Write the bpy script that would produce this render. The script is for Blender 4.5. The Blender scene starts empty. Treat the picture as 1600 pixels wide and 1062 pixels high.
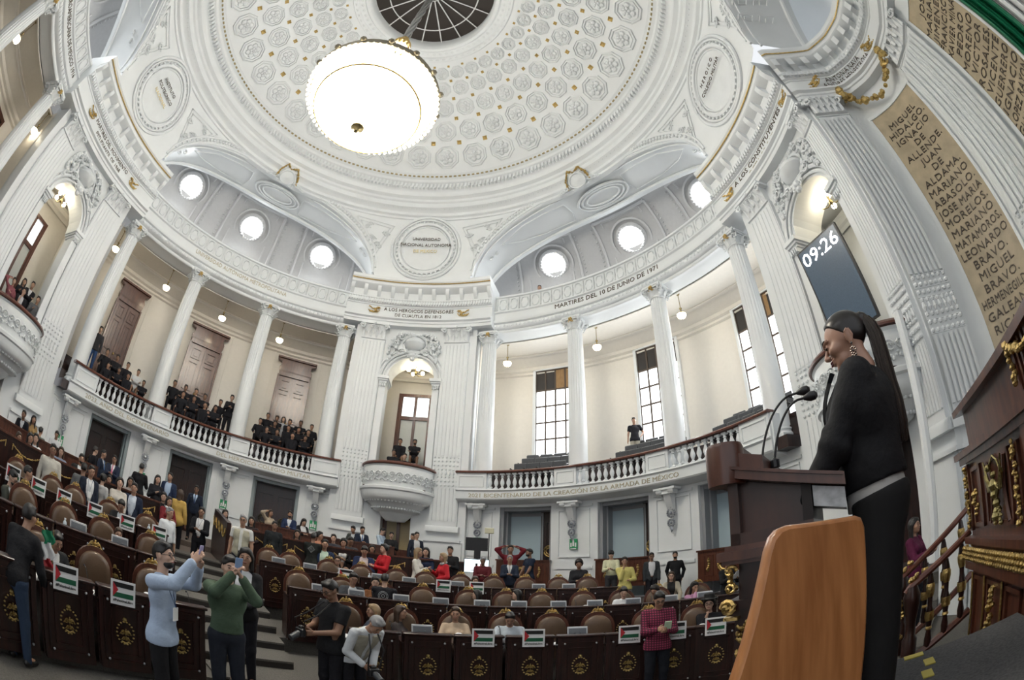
import bpy, math, random
import numpy as np
from mathutils import Matrix, Vector
R = math.radians
sc = bpy.context.scene
COL = sc.collection
rng = random.Random(7)

# ------------------------------------------------------------------ materials
MATS = {}
def mat(name, col, rough=.5, metal=0., emit=None, estr=0., noise=0., nscale=8., bump=0., bscale=20., spec=.5, wood=None, alpha=None, coat=0.):
    if name in MATS: return MATS[name]
    m = bpy.data.materials.new(name); m.use_nodes = True
    nt = m.node_tree; b = nt.nodes['Principled BSDF']
    b.inputs['Base Color'].default_value = (*col, 1)
    b.inputs['Roughness'].default_value = rough
    b.inputs['Metallic'].default_value = metal
    b.inputs['Specular IOR Level'].default_value = spec
    if coat: b.inputs['Coat Weight'].default_value = coat; b.inputs['Coat Roughness'].default_value = .12
    if emit:
        b.inputs['Emission Color'].default_value = (*emit, 1); b.inputs['Emission Strength'].default_value = estr
    tc = None
    def coord():
        nonlocal tc
        if tc is None: tc = nt.nodes.new('ShaderNodeTexCoord')
        return tc
    if wood:
        c2, sx, ang = wood
        mp = nt.nodes.new('ShaderNodeMapping'); mp.inputs['Scale'].default_value = sx
        nt.links.new(coord().outputs['Object'], mp.inputs['Vector'])
        n = nt.nodes.new('ShaderNodeTexNoise'); n.inputs['Scale'].default_value = ang; n.inputs['Detail'].default_value = 6
        nt.links.new(mp.outputs[0], n.inputs['Vector'])
        cr = nt.nodes.new('ShaderNodeValToRGB'); cr.color_ramp.elements[0].position = .32; cr.color_ramp.elements[1].position = .68
        cr.color_ramp.elements[0].color = (*c2, 1); cr.color_ramp.elements[1].color = (*col, 1)
        nt.links.new(n.outputs['Fac'], cr.inputs[0]); nt.links.new(cr.outputs[0], b.inputs['Base Color'])
    elif noise:
        n = nt.nodes.new('ShaderNodeTexNoise'); n.inputs['Scale'].default_value = nscale; n.inputs['Detail'].default_value = 5
        nt.links.new(coord().outputs['Object'], n.inputs['Vector'])
        cr = nt.nodes.new('ShaderNodeValToRGB')
        cr.color_ramp.elements[0].position = .3; cr.color_ramp.elements[1].position = .7
        cr.color_ramp.elements[0].color = (*[c*(1-noise) for c in col], 1); cr.color_ramp.elements[1].color = (*[min(1, c*(1+noise)) for c in col], 1)
        nt.links.new(n.outputs['Fac'], cr.inputs[0]); nt.links.new(cr.outputs[0], b.inputs['Base Color'])
    if bump:
        n2 = nt.nodes.new('ShaderNodeTexNoise'); n2.inputs['Scale'].default_value = bscale; n2.inputs['Detail'].default_value = 4
        nt.links.new(coord().outputs['Object'], n2.inputs['Vector'])
        bp = nt.nodes.new('ShaderNodeBump'); bp.inputs['Strength'].default_value = bump; bp.inputs['Distance'].default_value = .02
        nt.links.new(n2.outputs['Fac'], bp.inputs['Height']); nt.links.new(bp.outputs[0], b.inputs['Normal'])
    MATS[name] = m
    return m
WHITE = mat('white_paint', (.79, .815, .825), .45, noise=.02, nscale=1.5)
WHITE2 = mat('white_relief', (.75, .775, .785), .5, noise=.03, nscale=3)
CREAM = mat('cream_plaster', (.80, .765, .70), .6, noise=.02)
VAULT = mat('shade_toned_vault_plaster', (.55, .55, .55), .6, noise=.03)  # dimness of the vaults is put into this grey
GREYP = mat('grey_frame_paint', (.30, .31, .325), .5)
BLUEP = mat('pale_blue_glass_panel', (.42, .53, .585), .35)
GOLD = mat('gilding', (.55, .39, .15), .36, metal=1., noise=.25, nscale=14, bump=.5, bscale=45)
GOLDT = mat('dull_gold_letters', (.50, .45, .33), .45, metal=.35)
DWOOD = mat('dark_mahogany', (.036, .011, .008), .32, wood=((.014, .006, .005), (6, 6, .8), 3), coat=.15)
MWOOD = mat('mahogany', (.13, .045, .025), .3, wood=((.06, .02, .013), (6, 6, .8), 3), coat=.25)
RWOOD = mat('red_brown_rail_wood', (.16, .05, .03), .3, wood=((.09, .028, .018), (4, 4, 4), 3), coat=.25)
OWOOD = mat('orange_brown_board_wood', (.50, .215, .075), .35, wood=((.33, .125, .04), (14, 14, .9), 3.2), coat=.2)
LEATHER = mat('brown_leather', (.125, .078, .048), .33, noise=.15, nscale=5, bump=.08, bscale=60)
BLACKM = mat('black_plastic', (.012, .012, .014), .4)
DGREY = mat('dark_grey_plastic', (.05, .053, .06), .4)
SILVER = mat('silver_plastic', (.45, .46, .48), .35, metal=.5)
CARPET = mat('taupe_carpet', (.12, .112, .10), .95, noise=.25, nscale=60, bump=.3, bscale=200)
RISER = mat('dark_riser', (.03, .025, .022), .7)
STONE = mat('tan_stone', (.47, .385, .26), .3, noise=.14, nscale=3.5)
LETTER = mat('dark_bronze_letters', (.09, .07, .05), .4, metal=.3)
GLOBE = mat('lit_opal_glass', (.9, .85, .7), .3, emit=(1, .86, .62), estr=9)
DAY = mat('daylight_glass', (.9, .95, 1), .3, emit=(.95, .98, 1), estr=1.3)
OCULUS = mat('bright_oculus_glass', (.9, .95, 1), .3, emit=(.97, .99, 1), estr=4.0)
CRYSTAL = mat('lit_crystal', (1, .96, .88), .15, emit=(1, .95, .85), estr=7.)
CRYSTAL2 = mat('crystal_drop', (1, .93, .8), .1, emit=(1, .80, .5), estr=.9)
BRASS = mat('aged_brass', (.33, .26, .13), .35, metal=1.)
NET = mat('grey_dark_glass', (.035, .03, .028), .25)
GREENS = mat('green_sign', (.02, .33, .12), .4)
PAPER = mat('paper_white', (.82, .82, .82), .5)
SHUT = mat('ply_shutter', (.34, .2, .08), .5, wood=((.25, .14, .05), (3, 3, 1), 5))

# ------------------------------------------------------------------ mesh builder
class MB:
    def __init__(s): s.V = []; s.F = []; s.M = []; s.n = 0
    def add(s, V, F, m=0):
        V = np.asarray(V, float).reshape(-1, 3); o = s.n
        s.V.append(V); s.n += len(V)
        for f in F: s.F.append(tuple(int(i)+o for i in f)); s.M.append(m)
        return s
    def grid(s, G, m=0, cu=False, cv=False):            # G: (a,b,3)
        a, b = G.shape[:2]
        ia = np.arange(a if cu else a-1); ib = np.arange(b if cv else b-1)
        A, B = np.meshgrid(ia, ib, indexing='ij')
        A2 = (A+1) % a; B2 = (B+1) % b
        F = np.stack([A*b+B, A2*b+B, A2*b+B2, A*b+B2], -1).reshape(-1, 4)
        return s.add(G, F, m)
    def box(s, c, d, rz=0., m=0, M=None):
        x, y, z = [v/2 for v in d]
        V = np.array([(-x,-y,-z),(x,-y,-z),(x,y,-z),(-x,y,-z),(-x,-y,z),(x,-y,z),(x,y,z),(-x,y,z)])
        if M is not None: V = V @ np.array(M).T
        if rz: V = V @ np.array([[math.cos(rz), math.sin(rz), 0], [-math.sin(rz), math.cos(rz), 0], [0, 0, 1]])
        return s.add(V+np.array(c), [(0,3,2,1),(4,5,6,7),(0,1,5,4),(1,2,6,5),(2,3,7,6),(3,0,4,7)], m)
    def bev(s, c, d, b, rz=0., m=0, axis=2):             # box with chamfered vertical edges + top bevel, axis = extrusion axis
        x, y, z = [v/2 for v in d]
        pts = [(-x+b,-y),(x-b,-y),(x,-y+b),(x,y-b),(x-b,y),(-x+b,y),(-x,y-b),(-x,-y+b)]
        k = max(0, 1-b/max(x, 1e-6)); k2 = max(0, 1-b/max(y, 1e-6))
        L = []
        for zz, f in ((-z, 0), (-z+b, 1), (z-b, 1), (z, 0)):
            L += [(px*(1 if f else k), py*(1 if f else k2), zz) for px, py in pts]
        V = np.array(L)
        if axis == 1: V = V[:, [0, 2, 1]]
        if axis == 0: V = V[:, [2, 1, 0]]
        if rz: V = V @ np.array([[math.cos(rz), math.sin(rz), 0], [-math.sin(rz), math.cos(rz), 0], [0, 0, 1]])
        F = [tuple(range(7, -1, -1)), tuple(range(24, 32))]
        for k in range(3):
            for i in range(8): F.append((k*8+i, k*8+(i+1) % 8, k*8+8+(i+1) % 8, k*8+8+i))
        return s.add(V+np.array(c), F, m)
    def rev(s, prof, a0, a1, n=None, c=(0, 0), m=0, caps=True):   # revolve about the vertical axis, azimuth degrees
        n = n or max(2, int(abs(a1-a0)/1.5))
        az = np.radians(np.linspace(a0, a1, n+1)); P = np.array(prof, float)
        G = np.stack([c[0]+np.sin(az)[:, None]*P[None, :, 0], c[1]+np.cos(az)[:, None]*P[None, :, 0], np.repeat(P[None, :, 1], n+1, 0)], -1)
        s.grid(G, m)
        return s
    def revc(s, prof, a0, a1, n=None, c=(0, 0), m=0):    # closed profile, capped
        P = list(prof)+[prof[0]]
        s.rev(P, a0, a1, n, c, m)
        k = len(prof)
        for a in (a0, a1):
            az = R(a)
            s.add([(c[0]+math.sin(az)*r, c[1]+math.cos(az)*r, z) for r, z in prof], [tuple(range(k))], m)
        return s
    def pbox(s, a0, a1, r0, r1, z0, z1, n=1, c=(0, 0), m=0):
        return s.revc([(r0, z0), (r1, z0), (r1, z1), (r0, z1)], a0, a1, n, c, m)
    def lathe(s, prof, c=(0, 0, 0), n=12, m=0, M=None):
        a = np.linspace(0, 2*np.pi, n, endpoint=False); P = np.array(prof, float)
        G = np.stack([np.cos(a)[:, None]*P[None, :, 0], np.sin(a)[:, None]*P[None, :, 0], np.repeat(P[None, :, 1], n, 0)], -1)
        if M is not None: G = G @ np.array(M).T
        return s.grid(G+np.array(c), m, cu=True)
    def tube(s, pts, r, n=8, m=0, closed=False):
        P = np.array(pts, float); k = len(P)
        rr = np.full(k, r) if np.isscalar(r) else np.array(r, float)
        T = np.gradient(P, axis=0)
        if closed: T = np.roll(P, -1, 0)-np.roll(P, 1, 0)
        T /= np.linalg.norm(T, axis=1)[:, None]+1e-12
        ref = np.array([0, 0, 1.]) if abs(T[:, 2]).mean() < .8 else np.array([1., 0, 0])
        a = np.linspace(0, 2*np.pi, n, endpoint=False)
        U = np.cross(T, ref); U /= np.linalg.norm(U, axis=1)[:, None]+1e-12
        W = np.cross(T, U)
        G = P[:, None]+rr[:, None, None]*(np.cos(a)[None, :, None]*U[:, None]+np.sin(a)[None, :, None]*W[:, None])
        s.grid(G, m, cu=closed, cv=True)
        if not closed:
            s.add(G[0], [tuple(range(n))], m); s.add(G[-1], [tuple(range(n-1, -1, -1))], m)
        return s
    def sphere(s, c, r, n=10, k=6, m=0, sc=(1, 1, 1)):
        th = np.linspace(0, np.pi, k+1)
        return s.lathe([(max(1e-4, math.sin(t))*r, -math.cos(t)*r) for t in th], c, n, m, M=np.diag(sc))
    def poly(s, pts2, fr, z0, z1, m=0):                  # extrude a 2-D outline; fr(u,v,w)->xyz
        k = len(pts2)
        V = [fr(u, v, z0) for u, v in pts2]+[fr(u, v, z1) for u, v in pts2]
        F = [tuple(range(k-1, -1, -1)), tuple(range(k, 2*k))]+[(i, (i+1) % k, k+(i+1) % k, k+i) for i in range(k)]
        return s.add(V, F, m)
    def xf(s, M, t=(0, 0, 0)):
        s.V = [v @ np.array(M).T+np.array(t) for v in s.V]; return s
    def merge(s, o, M=None, t=(0, 0, 0), m=None):
        V = np.concatenate(o.V)
        if M is not None: V = V @ np.array(M).T
        off = s.n; s.V.append(V+np.array(t)); s.n += len(V)
        s.F += [tuple(i+off for i in f) for f in o.F]; s.M += (o.M if m is None else [m]*len(o.M))
        return s
    def mesh(s, name, mats, smooth=35):
        me = bpy.data.meshes.new(name)
        V = np.concatenate(s.V) if s.V else np.zeros((0, 3))
        me.from_pydata(V.tolist(), [], s.F)
        for mm in mats: me.materials.append(mm)
        if len(mats) > 1: me.polygons.foreach_set('material_index', s.M)
        if smooth:
            me.polygons.foreach_set('use_smooth', [True]*len(me.polygons))
            me.set_sharp_from_angle(angle=R(smooth))
        me.validate(); me.update()
        return me
    def obj(s, name, mats, parent=None, smooth=35, **kw):
        if not isinstance(mats, (list, tuple)): mats = [mats]
        o = bpy.data.objects.new(name, s.mesh(name, mats, smooth))
        return put(o, parent, **kw)
def put(o, parent=None, label=None, cat=None, group=None, kind=None):
    COL.objects.link(o)
    if parent is not None: o.parent = parent
    return tag(o, label, cat, group, kind)
def tag(o, label=None, cat=None, group=None, kind=None):
    if label: o['label'] = label
    if cat: o['category'] = cat
    if group: o['group'] = group
    if kind: o['kind'] = kind
    return o
def empty(name, loc=(0, 0, 0), rz=0., **kw):
    o = bpy.data.objects.new(name, None); o.location = loc; o.rotation_euler = (0, 0, rz)
    o.empty_display_size = .1
    return put(o, None, **kw)
def dup(root, loc=None, rz=None, label=None, group=None):
    r = root.copy(); COL.objects.link(r)
    if loc is not None: r.location = loc
    if rz is not None: r.rotation_euler = (0, 0, rz)
    if label: r['label'] = label
    if group: r['group'] = group
    for ch in list(root.children):
        c = ch.copy(); COL.objects.link(c); c.parent = r
        for g in list(ch.children):
            d = g.copy(); COL.objects.link(d); d.parent = c
    return r
def P(az, r, z, c=(0, 0)): return np.array([c[0]+math.sin(R(az))*r, c[1]+math.cos(R(az))*r, z])
ORD = ['first','second','third','fourth','fifth','sixth','seventh','eighth','ninth','tenth','eleventh','twelfth','thirteenth','fourteenth','fifteenth','sixteenth']

# text as mesh, bent round the hall or set in any frame
_dg = None
def text_pts(body, size=1., ext=.0, spacing=1.0):
    cu = bpy.data.curves.new('t', 'FONT'); cu.body = body; cu.size = size; cu.extrude = ext; cu.align_x = 'CENTER'; cu.align_y = 'CENTER'
    cu.resolution_u = 2; cu.space_character = spacing; cu.space_line = .85; cu.offset = .0
    o = bpy.data.objects.new('t', cu); COL.objects.link(o)
    dg = bpy.context.evaluated_depsgraph_get(); me = o.evaluated_get(dg).to_mesh()
    V = np.array([v.co[:] for v in me.vertices]); F = [tuple(p.vertices) for p in me.polygons]
    o.evaluated_get(dg).to_mesh_clear(); bpy.data.objects.remove(o); bpy.data.curves.remove(cu)
    return V, F
def bent_text(body, azc, r, z, width_deg=None, size=.3, ext=.008, tilt=0., dr=.012):
    """letters on the inside of a cylinder, read from the centre; width_deg squeezes them into that arc"""
    V, F = text_pts(body, size, ext)
    w = V[:, 0].max()-V[:, 0].min()
    k = (R(width_deg)*r/w) if width_deg else 1.
    a = R(azc)+V[:, 0]*k/r
    rr = r-dr-V[:, 2]+V[:, 1]*tilt
    return np.stack([np.sin(a)*rr, np.cos(a)*rr, z+V[:, 1]], 1), F
def frame_text(body, o, ux, uy, size, ext=.004, width=None):
    V, F = text_pts(body, size, ext); ux = np.array(ux, float); uy = np.array(uy, float); un = np.cross(ux, uy)
    k = width/(V[:, 0].max()-V[:, 0].min()) if width else 1.
    return np.array(o)+V[:, :1]*k*ux+V[:, 1:2]*uy+(V[:, 2:3]+ext)*un, F
# ================================================================== THE HALL (setting)
S_ = dict(kind='structure')
HALL0, HALL1 = -152, 106
CC = np.array([.7071, -.7071])*6.2          # centre of the curved rows of desks
# ---- floor and tiers
fl = MB()
fl.box((0, 0, -.06), (44, 44, .1))
TIERS = [(5.12, .10), (6.9, .35), (8.55, .60), (10.1, .86)]
AIS0, AIS1 = -50.5, -37.5                    # carpeted aisle between the two blocks
def tier_z(rr):
    z = 0.
    for r0, zz in TIERS:
        if rr >= r0: z = zz
    return z
for i, (r0, zz) in enumerate(TIERS):
    r1 = TIERS[i+1][0] if i < 3 else 10.4
    for a0, a1 in ((-125, AIS0), (AIS1, 62)):
        fl.revc([(r0, -.02), (r1, -.02), (r1, zz), (r0, zz)], a0, a1, 60, CC)
floor = fl.obj('floor', CARPET, **S_)
fb = MB()
for r0, r1, zz, a0, a1 in ((10.35, 12.6, 1.1, -125, -8.6), (12.6, 19.5, 1.25, -125, -9), (10.05, 14.2, .86, -8.8, 74)):
    fb.revc([(r0, -.02), (r1, -.02), (r1, zz), (r0, zz)], a0, a1, 60, CC)
fb.obj('floor', mat('rear_floor_carpet', (.13, .10, .085), .9, noise=.2, nscale=30), **S_)
st = MB(); stn = MB()
k = 0
for i in range(9):                           # aisle steps
    r0 = 5.15+i*.62; z1 = .125*(i+1)
    st.revc([(r0, z1-.03), (r0+.64, z1-.03), (r0+.64, z1), (r0, z1)], AIS0-.1, AIS1+.1, 8, CC)
    stn.revc([(r0+.012, z1-.16), (r0+.6, z1-.16), (r0+.6, z1-.031), (r0+.012, z1-.031)], AIS0-.1, AIS1+.1, 8, CC)
s0 = st.obj('trim_1', CARPET, label='carpeted aisle steps climbing between the two blocks of desks', **S_)
stn.obj('riser', RISER, s0)

# ---- lower wall ring with door openings under the galleries
OPEN = [(20, 29.8), (38.5, 47.9), (56.8, 66.0)]
def lower_wall(side):
    b = MB(); g = MB()
    ops = OPEN if side > 0 else [(-q, -p) for p, q in OPEN][::-1]
    lo, hi = (12.5, 76) if side > 0 else (-76, -12.5)
    edges = [lo]+[e for o_ in ops for e in o_]+[hi]
    for i in range(0, len(edges), 2):
        a0, a1 = edges[i], edges[i+1]
        b.revc([(11.05, 0), (12.0, 0), (12.0, 4.3), (11.05, 4.3)], a0, a1, max(4, int(a1-a0)))
        if a1-a0 > 3:                        # raised panel mouldings
            m = .9
            for x0, x1, z0, z1 in ((a0+m, a1-m, 1.9, 2.0), (a0+m+.5, a1-m-.5, 2.3, 2.34), (a0+m+.5, a1-m-.5, 3.9, 3.94), (a0+m, a1-m, 4.02, 4.1)):
                b.pbox(x0, x1, 11.0, 11.06, z0, z1, 4)
            for x in (a0+m+.5, a1-m-.65): b.pbox(x, x+.15, 11.0, 11.06, 2.3, 3.94, 1)
    for p, q in ops: b.revc([(11.05, 4.12), (12.0, 4.12), (12.0, 4.3), (11.05, 4.3)], p, q, 8)
    o = b.obj('wall_lower_right' if side > 0 else 'wall_lower_left', WHITE, label='white lower wall under the %s gallery' % ('right' if side > 0 else 'left'), **S_)
    for i, (p, q) in enumerate(ops):
        j = MB()                             # grey jambs
        for a, sgn in ((p, 1), (q, -1)):
            j.pbox(a if sgn > 0 else a-.55, a+.55 if sgn > 0 else a, 11.2, 12.0, .9, 4.12, 1)
            j.pbox(a+sgn*.55 if sgn > 0 else a-.85, a+.85 if sgn > 0 else a-.55, 11.5, 12.0, .9, 4.12, 1)
        j.pbox(p, q, 11.25, 12.0, 4.0, 4.12, 6)
        dn = i+1 if side > 0 else i+4
        dr = j.obj('door_%d' % dn, GREYP if side > 0 else mat('grey_blue_frame', (.33, .385, .40), .5), label='doorway number %d of the %s lower wall' % (i+1, 'right' if side > 0 else 'left'), **S_)
        if side > 0:
            pb = MB(); pb.pbox(p+.5, p+6.6, 11.86, 11.9, .9, 4.14, 5); pb.obj('panel', BLUEP, dr)
            fr = MB(); fr.pbox(p+6.6, p+6.9, 11.8, 11.92, .9, 3.98, 1); fr.pbox(p+.9, p+6.9, 11.83, 11.9, 3.86, 3.98, 5); fr.obj('frame', GREYP, dr)
            a0, a1 = p+6.9, q-.3
        else: a0, a1 = p+.9, q-.9
        w = MB(); w.pbox(a0-.5, a1+.5, 11.84, 11.92, .9, 4.14, 5)
        n = 1 if side > 0 else 2
        for kk in range(n):
            b0 = a0+(a1-a0)*kk/n; b1 = a0+(a1-a0)*(kk+1)/n; e = .45
            for z0, z1 in ((1.35, 2.35), (2.6, 3.65)):
                for x0, x1, y0, y1 in ((b0+e, b1-e, z0, z0+.05), (b0+e, b1-e, z1-.05, z1)): w.pbox(x0, x1, 11.79, 11.85, y0, y1, 1)
                for x in (b0+e, b1-e-.2): w.pbox(x, x+.2, 11.79, 11.85, z0, z1, 1)
        w.obj('door_leaf', DWOOD, dr)
        for kk in range(n):
            em = MB(); c = P(a0+(a1-a0)*(kk+.5)/n, 11.76, 2.55); az = (a0+a1)/2
            ring_deco(em, c, az, .2, .03); ring_deco(em, c, az, .12, .02)
            for t in range(8):
                th = t*math.pi/4; rt = P(az+90, 1, 0)
                em.sphere(c+rt*.16*math.cos(th)+np.array([0, 0, .16*math.sin(th)]), .035, 6, 4)
            em.obj('emblem', GOLD if side > 0 else mat('dark_bronze', (.12, .1, .07), .4, metal=.8), dr)
        if side < 0 or i == 2:
            pass
    return o
def ring_deco(mb, c, az, r, t, sx=1., n=20, m=0, sz=1.):
    rt = P(az+90, 1, 0)
    th = np.linspace(0, 2*np.pi, n, endpoint=False)
    pts = [np.array(c)+rt*r*sx*math.cos(a)+np.array([0, 0, r*sz*math.sin(a)]) for a in th]
    mb.tube(pts, t, 6, m, closed=True)
lower_wall(1); lower_wall(-1)
# bay left of the left pier (front-left quadrant): plain lower wall with two dark doorways
b = MB(); b.revc([(11.05, 0), (12.0, 0), (12.0, 4.3), (11.05, 4.3)], -152, -104, 30)
b.obj('wall_lower_front_left', WHITE, label='white lower wall at the near left', **S_)

# ---- piers with arched balconies
def arch_top(a, half=5.25, z0=9.0, h=1.0): return z0+h*math.sqrt(max(0, 1-(a/half)**2))
def fluted_pilaster(b, a0, a1, r=10.8, zb=3.15, zt=10.62, nf=7):
    b.pbox(a0, a1, r-.14, r+.02, zb, zt, 3)
    b.revc([(r-.24, zb-.05), (r, zb-.05), (r, zb+.16), (r-.19, zb+.16), (r-.24, zb+.08)], a0-.5, a1+.5, 3)
    b.pbox(a0-.9, a1+.9, r-.2, r, zb-.42, zb-.34, 3)
    w = (a1-a0)/(nf+.0)
    for i in range(nf):
        x = a0+w*(i+.5); h = w*.27
        for z0, z1 in ((zb+.35, 4.72), (5.95, zt-.1)):
            b.rev([(r-.14, z0)] and [(r-.165, z0), (r-.165, z1)], x-h, x+h, 1)
            for s in (-1, 1):
                b.rev([(r-.139, z0), (r-.139, z1)], x+s*h, x+s*h*.99, 1)
                b.add([P(x+s*h, r-.165, z0), P(x+s*h, r-.165, z1), P(x+s*h*1.25, r-.14, z1), P(x+s*h*1.25, r-.14, z0)], [(0, 1, 2, 3)])
        for z in (4.82, 4.98, 5.14, 5.42, 5.58, 5.74, 5.88):
            c = P(x, r-.16, z); b.sphere(c, .042, 6, 4)
        for z0 in (5.2, ): b.lathe([(.02, 0), (.045, .06), (.03, .13), (.015, .18)], P(x, r-.16, z0), 6)
def capital_pil(b, a0, a1, r=10.62, z0=10.62, z1=11.28):
    n = 4; w = (a1-a0)
    b.pbox(a0-.1, a1+.1, r-.02, r+.3, z0, z0+.05, 3)
    b.revc([(r+.25, z0+.05), (r-.02, z0+.05), (r-.05, z0+.35), (r-.2, z1-.1), (r+.25, z1-.1)], a0+.1, a1-.1, 3)
    b.pbox(a0-.6, a1+.6, r-.26, r+.3, z1-.09, z1, 3)
    for row, (zz, hh, out) in enumerate(((z0+.05, .26, .0), (z0+.2, .3, .05))):
        for i in range(n-(row % 2)):
            x = a0+w*(i+.5+.5*(row % 2))/n
            leaf(b, x, r-.03-out, zz, .13, hh)
    for s, x in ((-1, a0), (1, a1)):
        spiral(b, P(x+s*.1, r-.2, z1-.2), x, .13, s, .035)
        spiral(b, P((a0+a1)/2+s*.5, r-.18, z1-.18), x, .08, -s, .025)
    b.sphere(P((a0+a1)/2, r-.24, z1-.05), .07, 8, 5)
def leaf(b, az, r, z, w, h):
    rt = P(az+90, 1, 0); out = -P(az, 1, 0)
    rows = []
    for t, ww, o_ in ((0, .6, 0), (.35, 1, .02), (.7, .9, .05), (.93, .55, .12), (1., .2, .15), (.9, .05, .17)):
        c = P(az, r, z+h*t)+out*o_
        rows.append([c-rt*w*ww*.5, c+out*.03, c+rt*w*ww*.5])
    b.grid(np.array(rows))
def spiral(b, c, az, r, s, t, turns=1.6):
    rt = P(az+90, 1, 0); out = -P(az, 1, 0)
    pts = []; n = 16
    for i in range(n):
        u = i/(n-1); th = u*turns*2*math.pi; q = r*(1-u*.85)
        pts.append(np.array(c)+rt*s*q*math.cos(th)+np.array([0, 0, q*math.sin(th)])+out*u*.05)
    b.tube(pts, [t*(1-.4*i/n) for i in range(n)], 5)
def garland(b, pts, r=.05, seed=1, blob=8, jitter=.5):
    rg = random.Random(seed); pts = [np.array(p, float) for p in pts]
    L = []
    for i in range(len(pts)-1):
        d = np.linalg.norm(pts[i+1]-pts[i]); n = max(1, int(d/(r*.9)))
        for k in range(n): L.append(pts[i]+(pts[i+1]-pts[i])*k/n)
    for p in L:
        q = r*rg.uniform(.6, 1.25); off = np.array([rg.uniform(-1, 1) for _ in range(3)])*r*jitter
        b.sphere(p+off, q, 6, 4, sc=(1, 1, rg.uniform(.7, 1.2)))
def pier(c, name, label, half=13.8, door=True):
    b = MB()
    hi = half
    for s in (-1, 1):
        rs = c == 90 and s == 1
        if rs: hi = 9.3
        a0, a1 = sorted((c+s*5.25, c+s*hi))
        b.revc([(10.8, 1.), (11.6, 1.), (11.6, 11.5), (10.8, 11.5)], a0, a1, 8)
        # base course, lower face (plinth) a little proud
        b.pbox(*sorted((c+s*5.8, c+s*(9.2 if rs else 13.4))), 10.68, 10.82, 0, 2.75, 5)
        pe_ = (6.0, 9.1) if rs else (6.75, 12.3)
        fluted_pilaster(b, *sorted((c+s*pe_[0], c+s*pe_[1])))
        capital_pil(b, *sorted((c+s*(pe_[0]+.1), c+s*(pe_[1]-.1))))
        # impost block and inner strip
        b.pbox(*sorted((c+s*5.1, c+s*6.5)), 10.7, 11.3, 5.3, 8.75, 2)
        for z0, z1, o_ in ((8.75, 8.83, .04), (8.83, 8.9, .1), (8.9, 9.02, .16)): b.pbox(*sorted((c+s*(5.1-o_*4), c+s*(6.5+o_*3))), 10.7-o_, 11.5, z0, z1, 2)
        for k in range(4): b.pbox(c+s*5.2+s*k*.4-.1, c+s*5.2+s*k*.4+.1, 10.6, 10.72, 8.6, 8.74, 1)
    n = 20
    aa = np.linspace(-5.25, 5.25, n+1)
    for i in range(n):                       # wall above the arch
        z0, z1 = arch_top(aa[i]), arch_top(aa[i+1])
        for r in (10.8,): b.add([P(c+aa[i], r, z0), P(c+aa[i+1], r, z1), P(c+aa[i+1], r, 11.5), P(c+aa[i], r, 11.5)], [(0, 1, 2, 3)])
        b.add([P(c+aa[i], 10.8, z0), P(c+aa[i+1], 10.8, z1), P(c+aa[i+1], 11.9, z1), P(c+aa[i], 11.9, z0)], [(0, 1, 2, 3)])
    th = np.linspace(0, math.pi, 25)         # archivolt
    for rr, o_, t in ((1.12, .09, .05), (1.26, .12, .06), (1.40, .09, .04)):
        b.tube([P(c+math.degrees(rr*math.cos(a)/10.8)*-1, 10.8-o_+.05, 9.0+rr*math.sin(a)*.98) for a in th], t, 6)
    # wall panel between the small door and the balcony
    b.revc([(10.8, 3.67), (11.6, 3.67), (11.6, 4.45), (10.8, 4.45)], c-5.25, c+5.25, 6)
    for s in (-1, 1): b.revc([(10.8, 1.), (11.6, 1.), (11.6, 3.67), (10.8, 3.67)], *sorted((c+s*3.0, c+s*5.25)), 3)
    w = b.obj('wall_'+name, WHITE, label=label, **S_)
    # relief cartouche above the arch
    d = MB()
    cz = 10.62
    ring_deco(d, P(c, 10.72, cz-.05), c, .42, .06, 1.25, 24)
    d.sphere(P(c, 10.8, cz-.05), .4, 12, 6, sc=(1.15, 1.15, .8))
    for s in (-1, 1):
        garland(d, [P(c+s*.5, 10.7, cz+.38), P(c+s*2.6, 10.7, cz+.42), P(c+s*4.4, 10.7, cz+.3), P(c+s*5.3, 10.7, cz), P(c+s*5.8, 10.7, cz-.6)], .085, 3+int(s))
        garland(d, [P(c+s*3.6, 10.7, cz+.3), P(c+s*3.9, 10.7, cz-.1), P(c+s*4.6, 10.7, cz-.5), P(c+s*5.6, 10.7, cz-.95)], .08, 9)
        spiral(d, P(c+s*3.1, 10.7, cz+.25), c, .2, s, .05); spiral(d, P(c+s*4.6, 10.7, cz-.1), c, .17, -s, .045)
        spiral(d, P(c+s*2.7, 10.7, cz-.45), c, .2, -s, .05)
    d.sphere(P(c, 10.62, 10.0), .14, 8, 6); d.sphere(P(c, 10.62, 9.85), .1, 8, 6)
    for s in (-1, 1): spiral(d, P(c+s*.8, 10.65, 9.98), c, .1, s, .04)
    d.obj('cartouche', WHITE2, w)
    # niche room behind the arch
    nb = MB()
    nb.rev([(13.3, 4.4), (13.3, 10.45)], c-7.5, c+7.5, 10)
    for s in (-1, 1):
        nb.add([P(c+s*5.4, 11.55, 4.4), P(c+s*7.4, 13.35, 4.4), P(c+s*7.4, 13.35, 10.5), P(c+s*5.4, 11.55, 10.5)], [(0, 1, 2, 3)])
    nb.rev([(11.55, 10.4), (13.4, 10.4)], c-7.5, c+7.5, 8)
    nb.rev([(13.2, 9.9), (13.15, 10.0), (13.05, 10.05), (13.0, 10.2), (12.9, 10.25)], c-7, c+7, 8)
    nb.obj('wall_'+name+'_niche', CREAM if c < 50 else WHITE, label='wall of the niche behind the %s arch' % name.replace('_', ' '), **S_)
    f = MB(); f.pbox(c-6.5, c+6.5, 10.0, 13.3, 4.38, 4.5, 6); f.pbox(c-6.5, c+6.5, 11.7, 13.3, 4.5, 4.85, 6)
    f.obj('floor', DWOOD, **S_)
    return w
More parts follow.
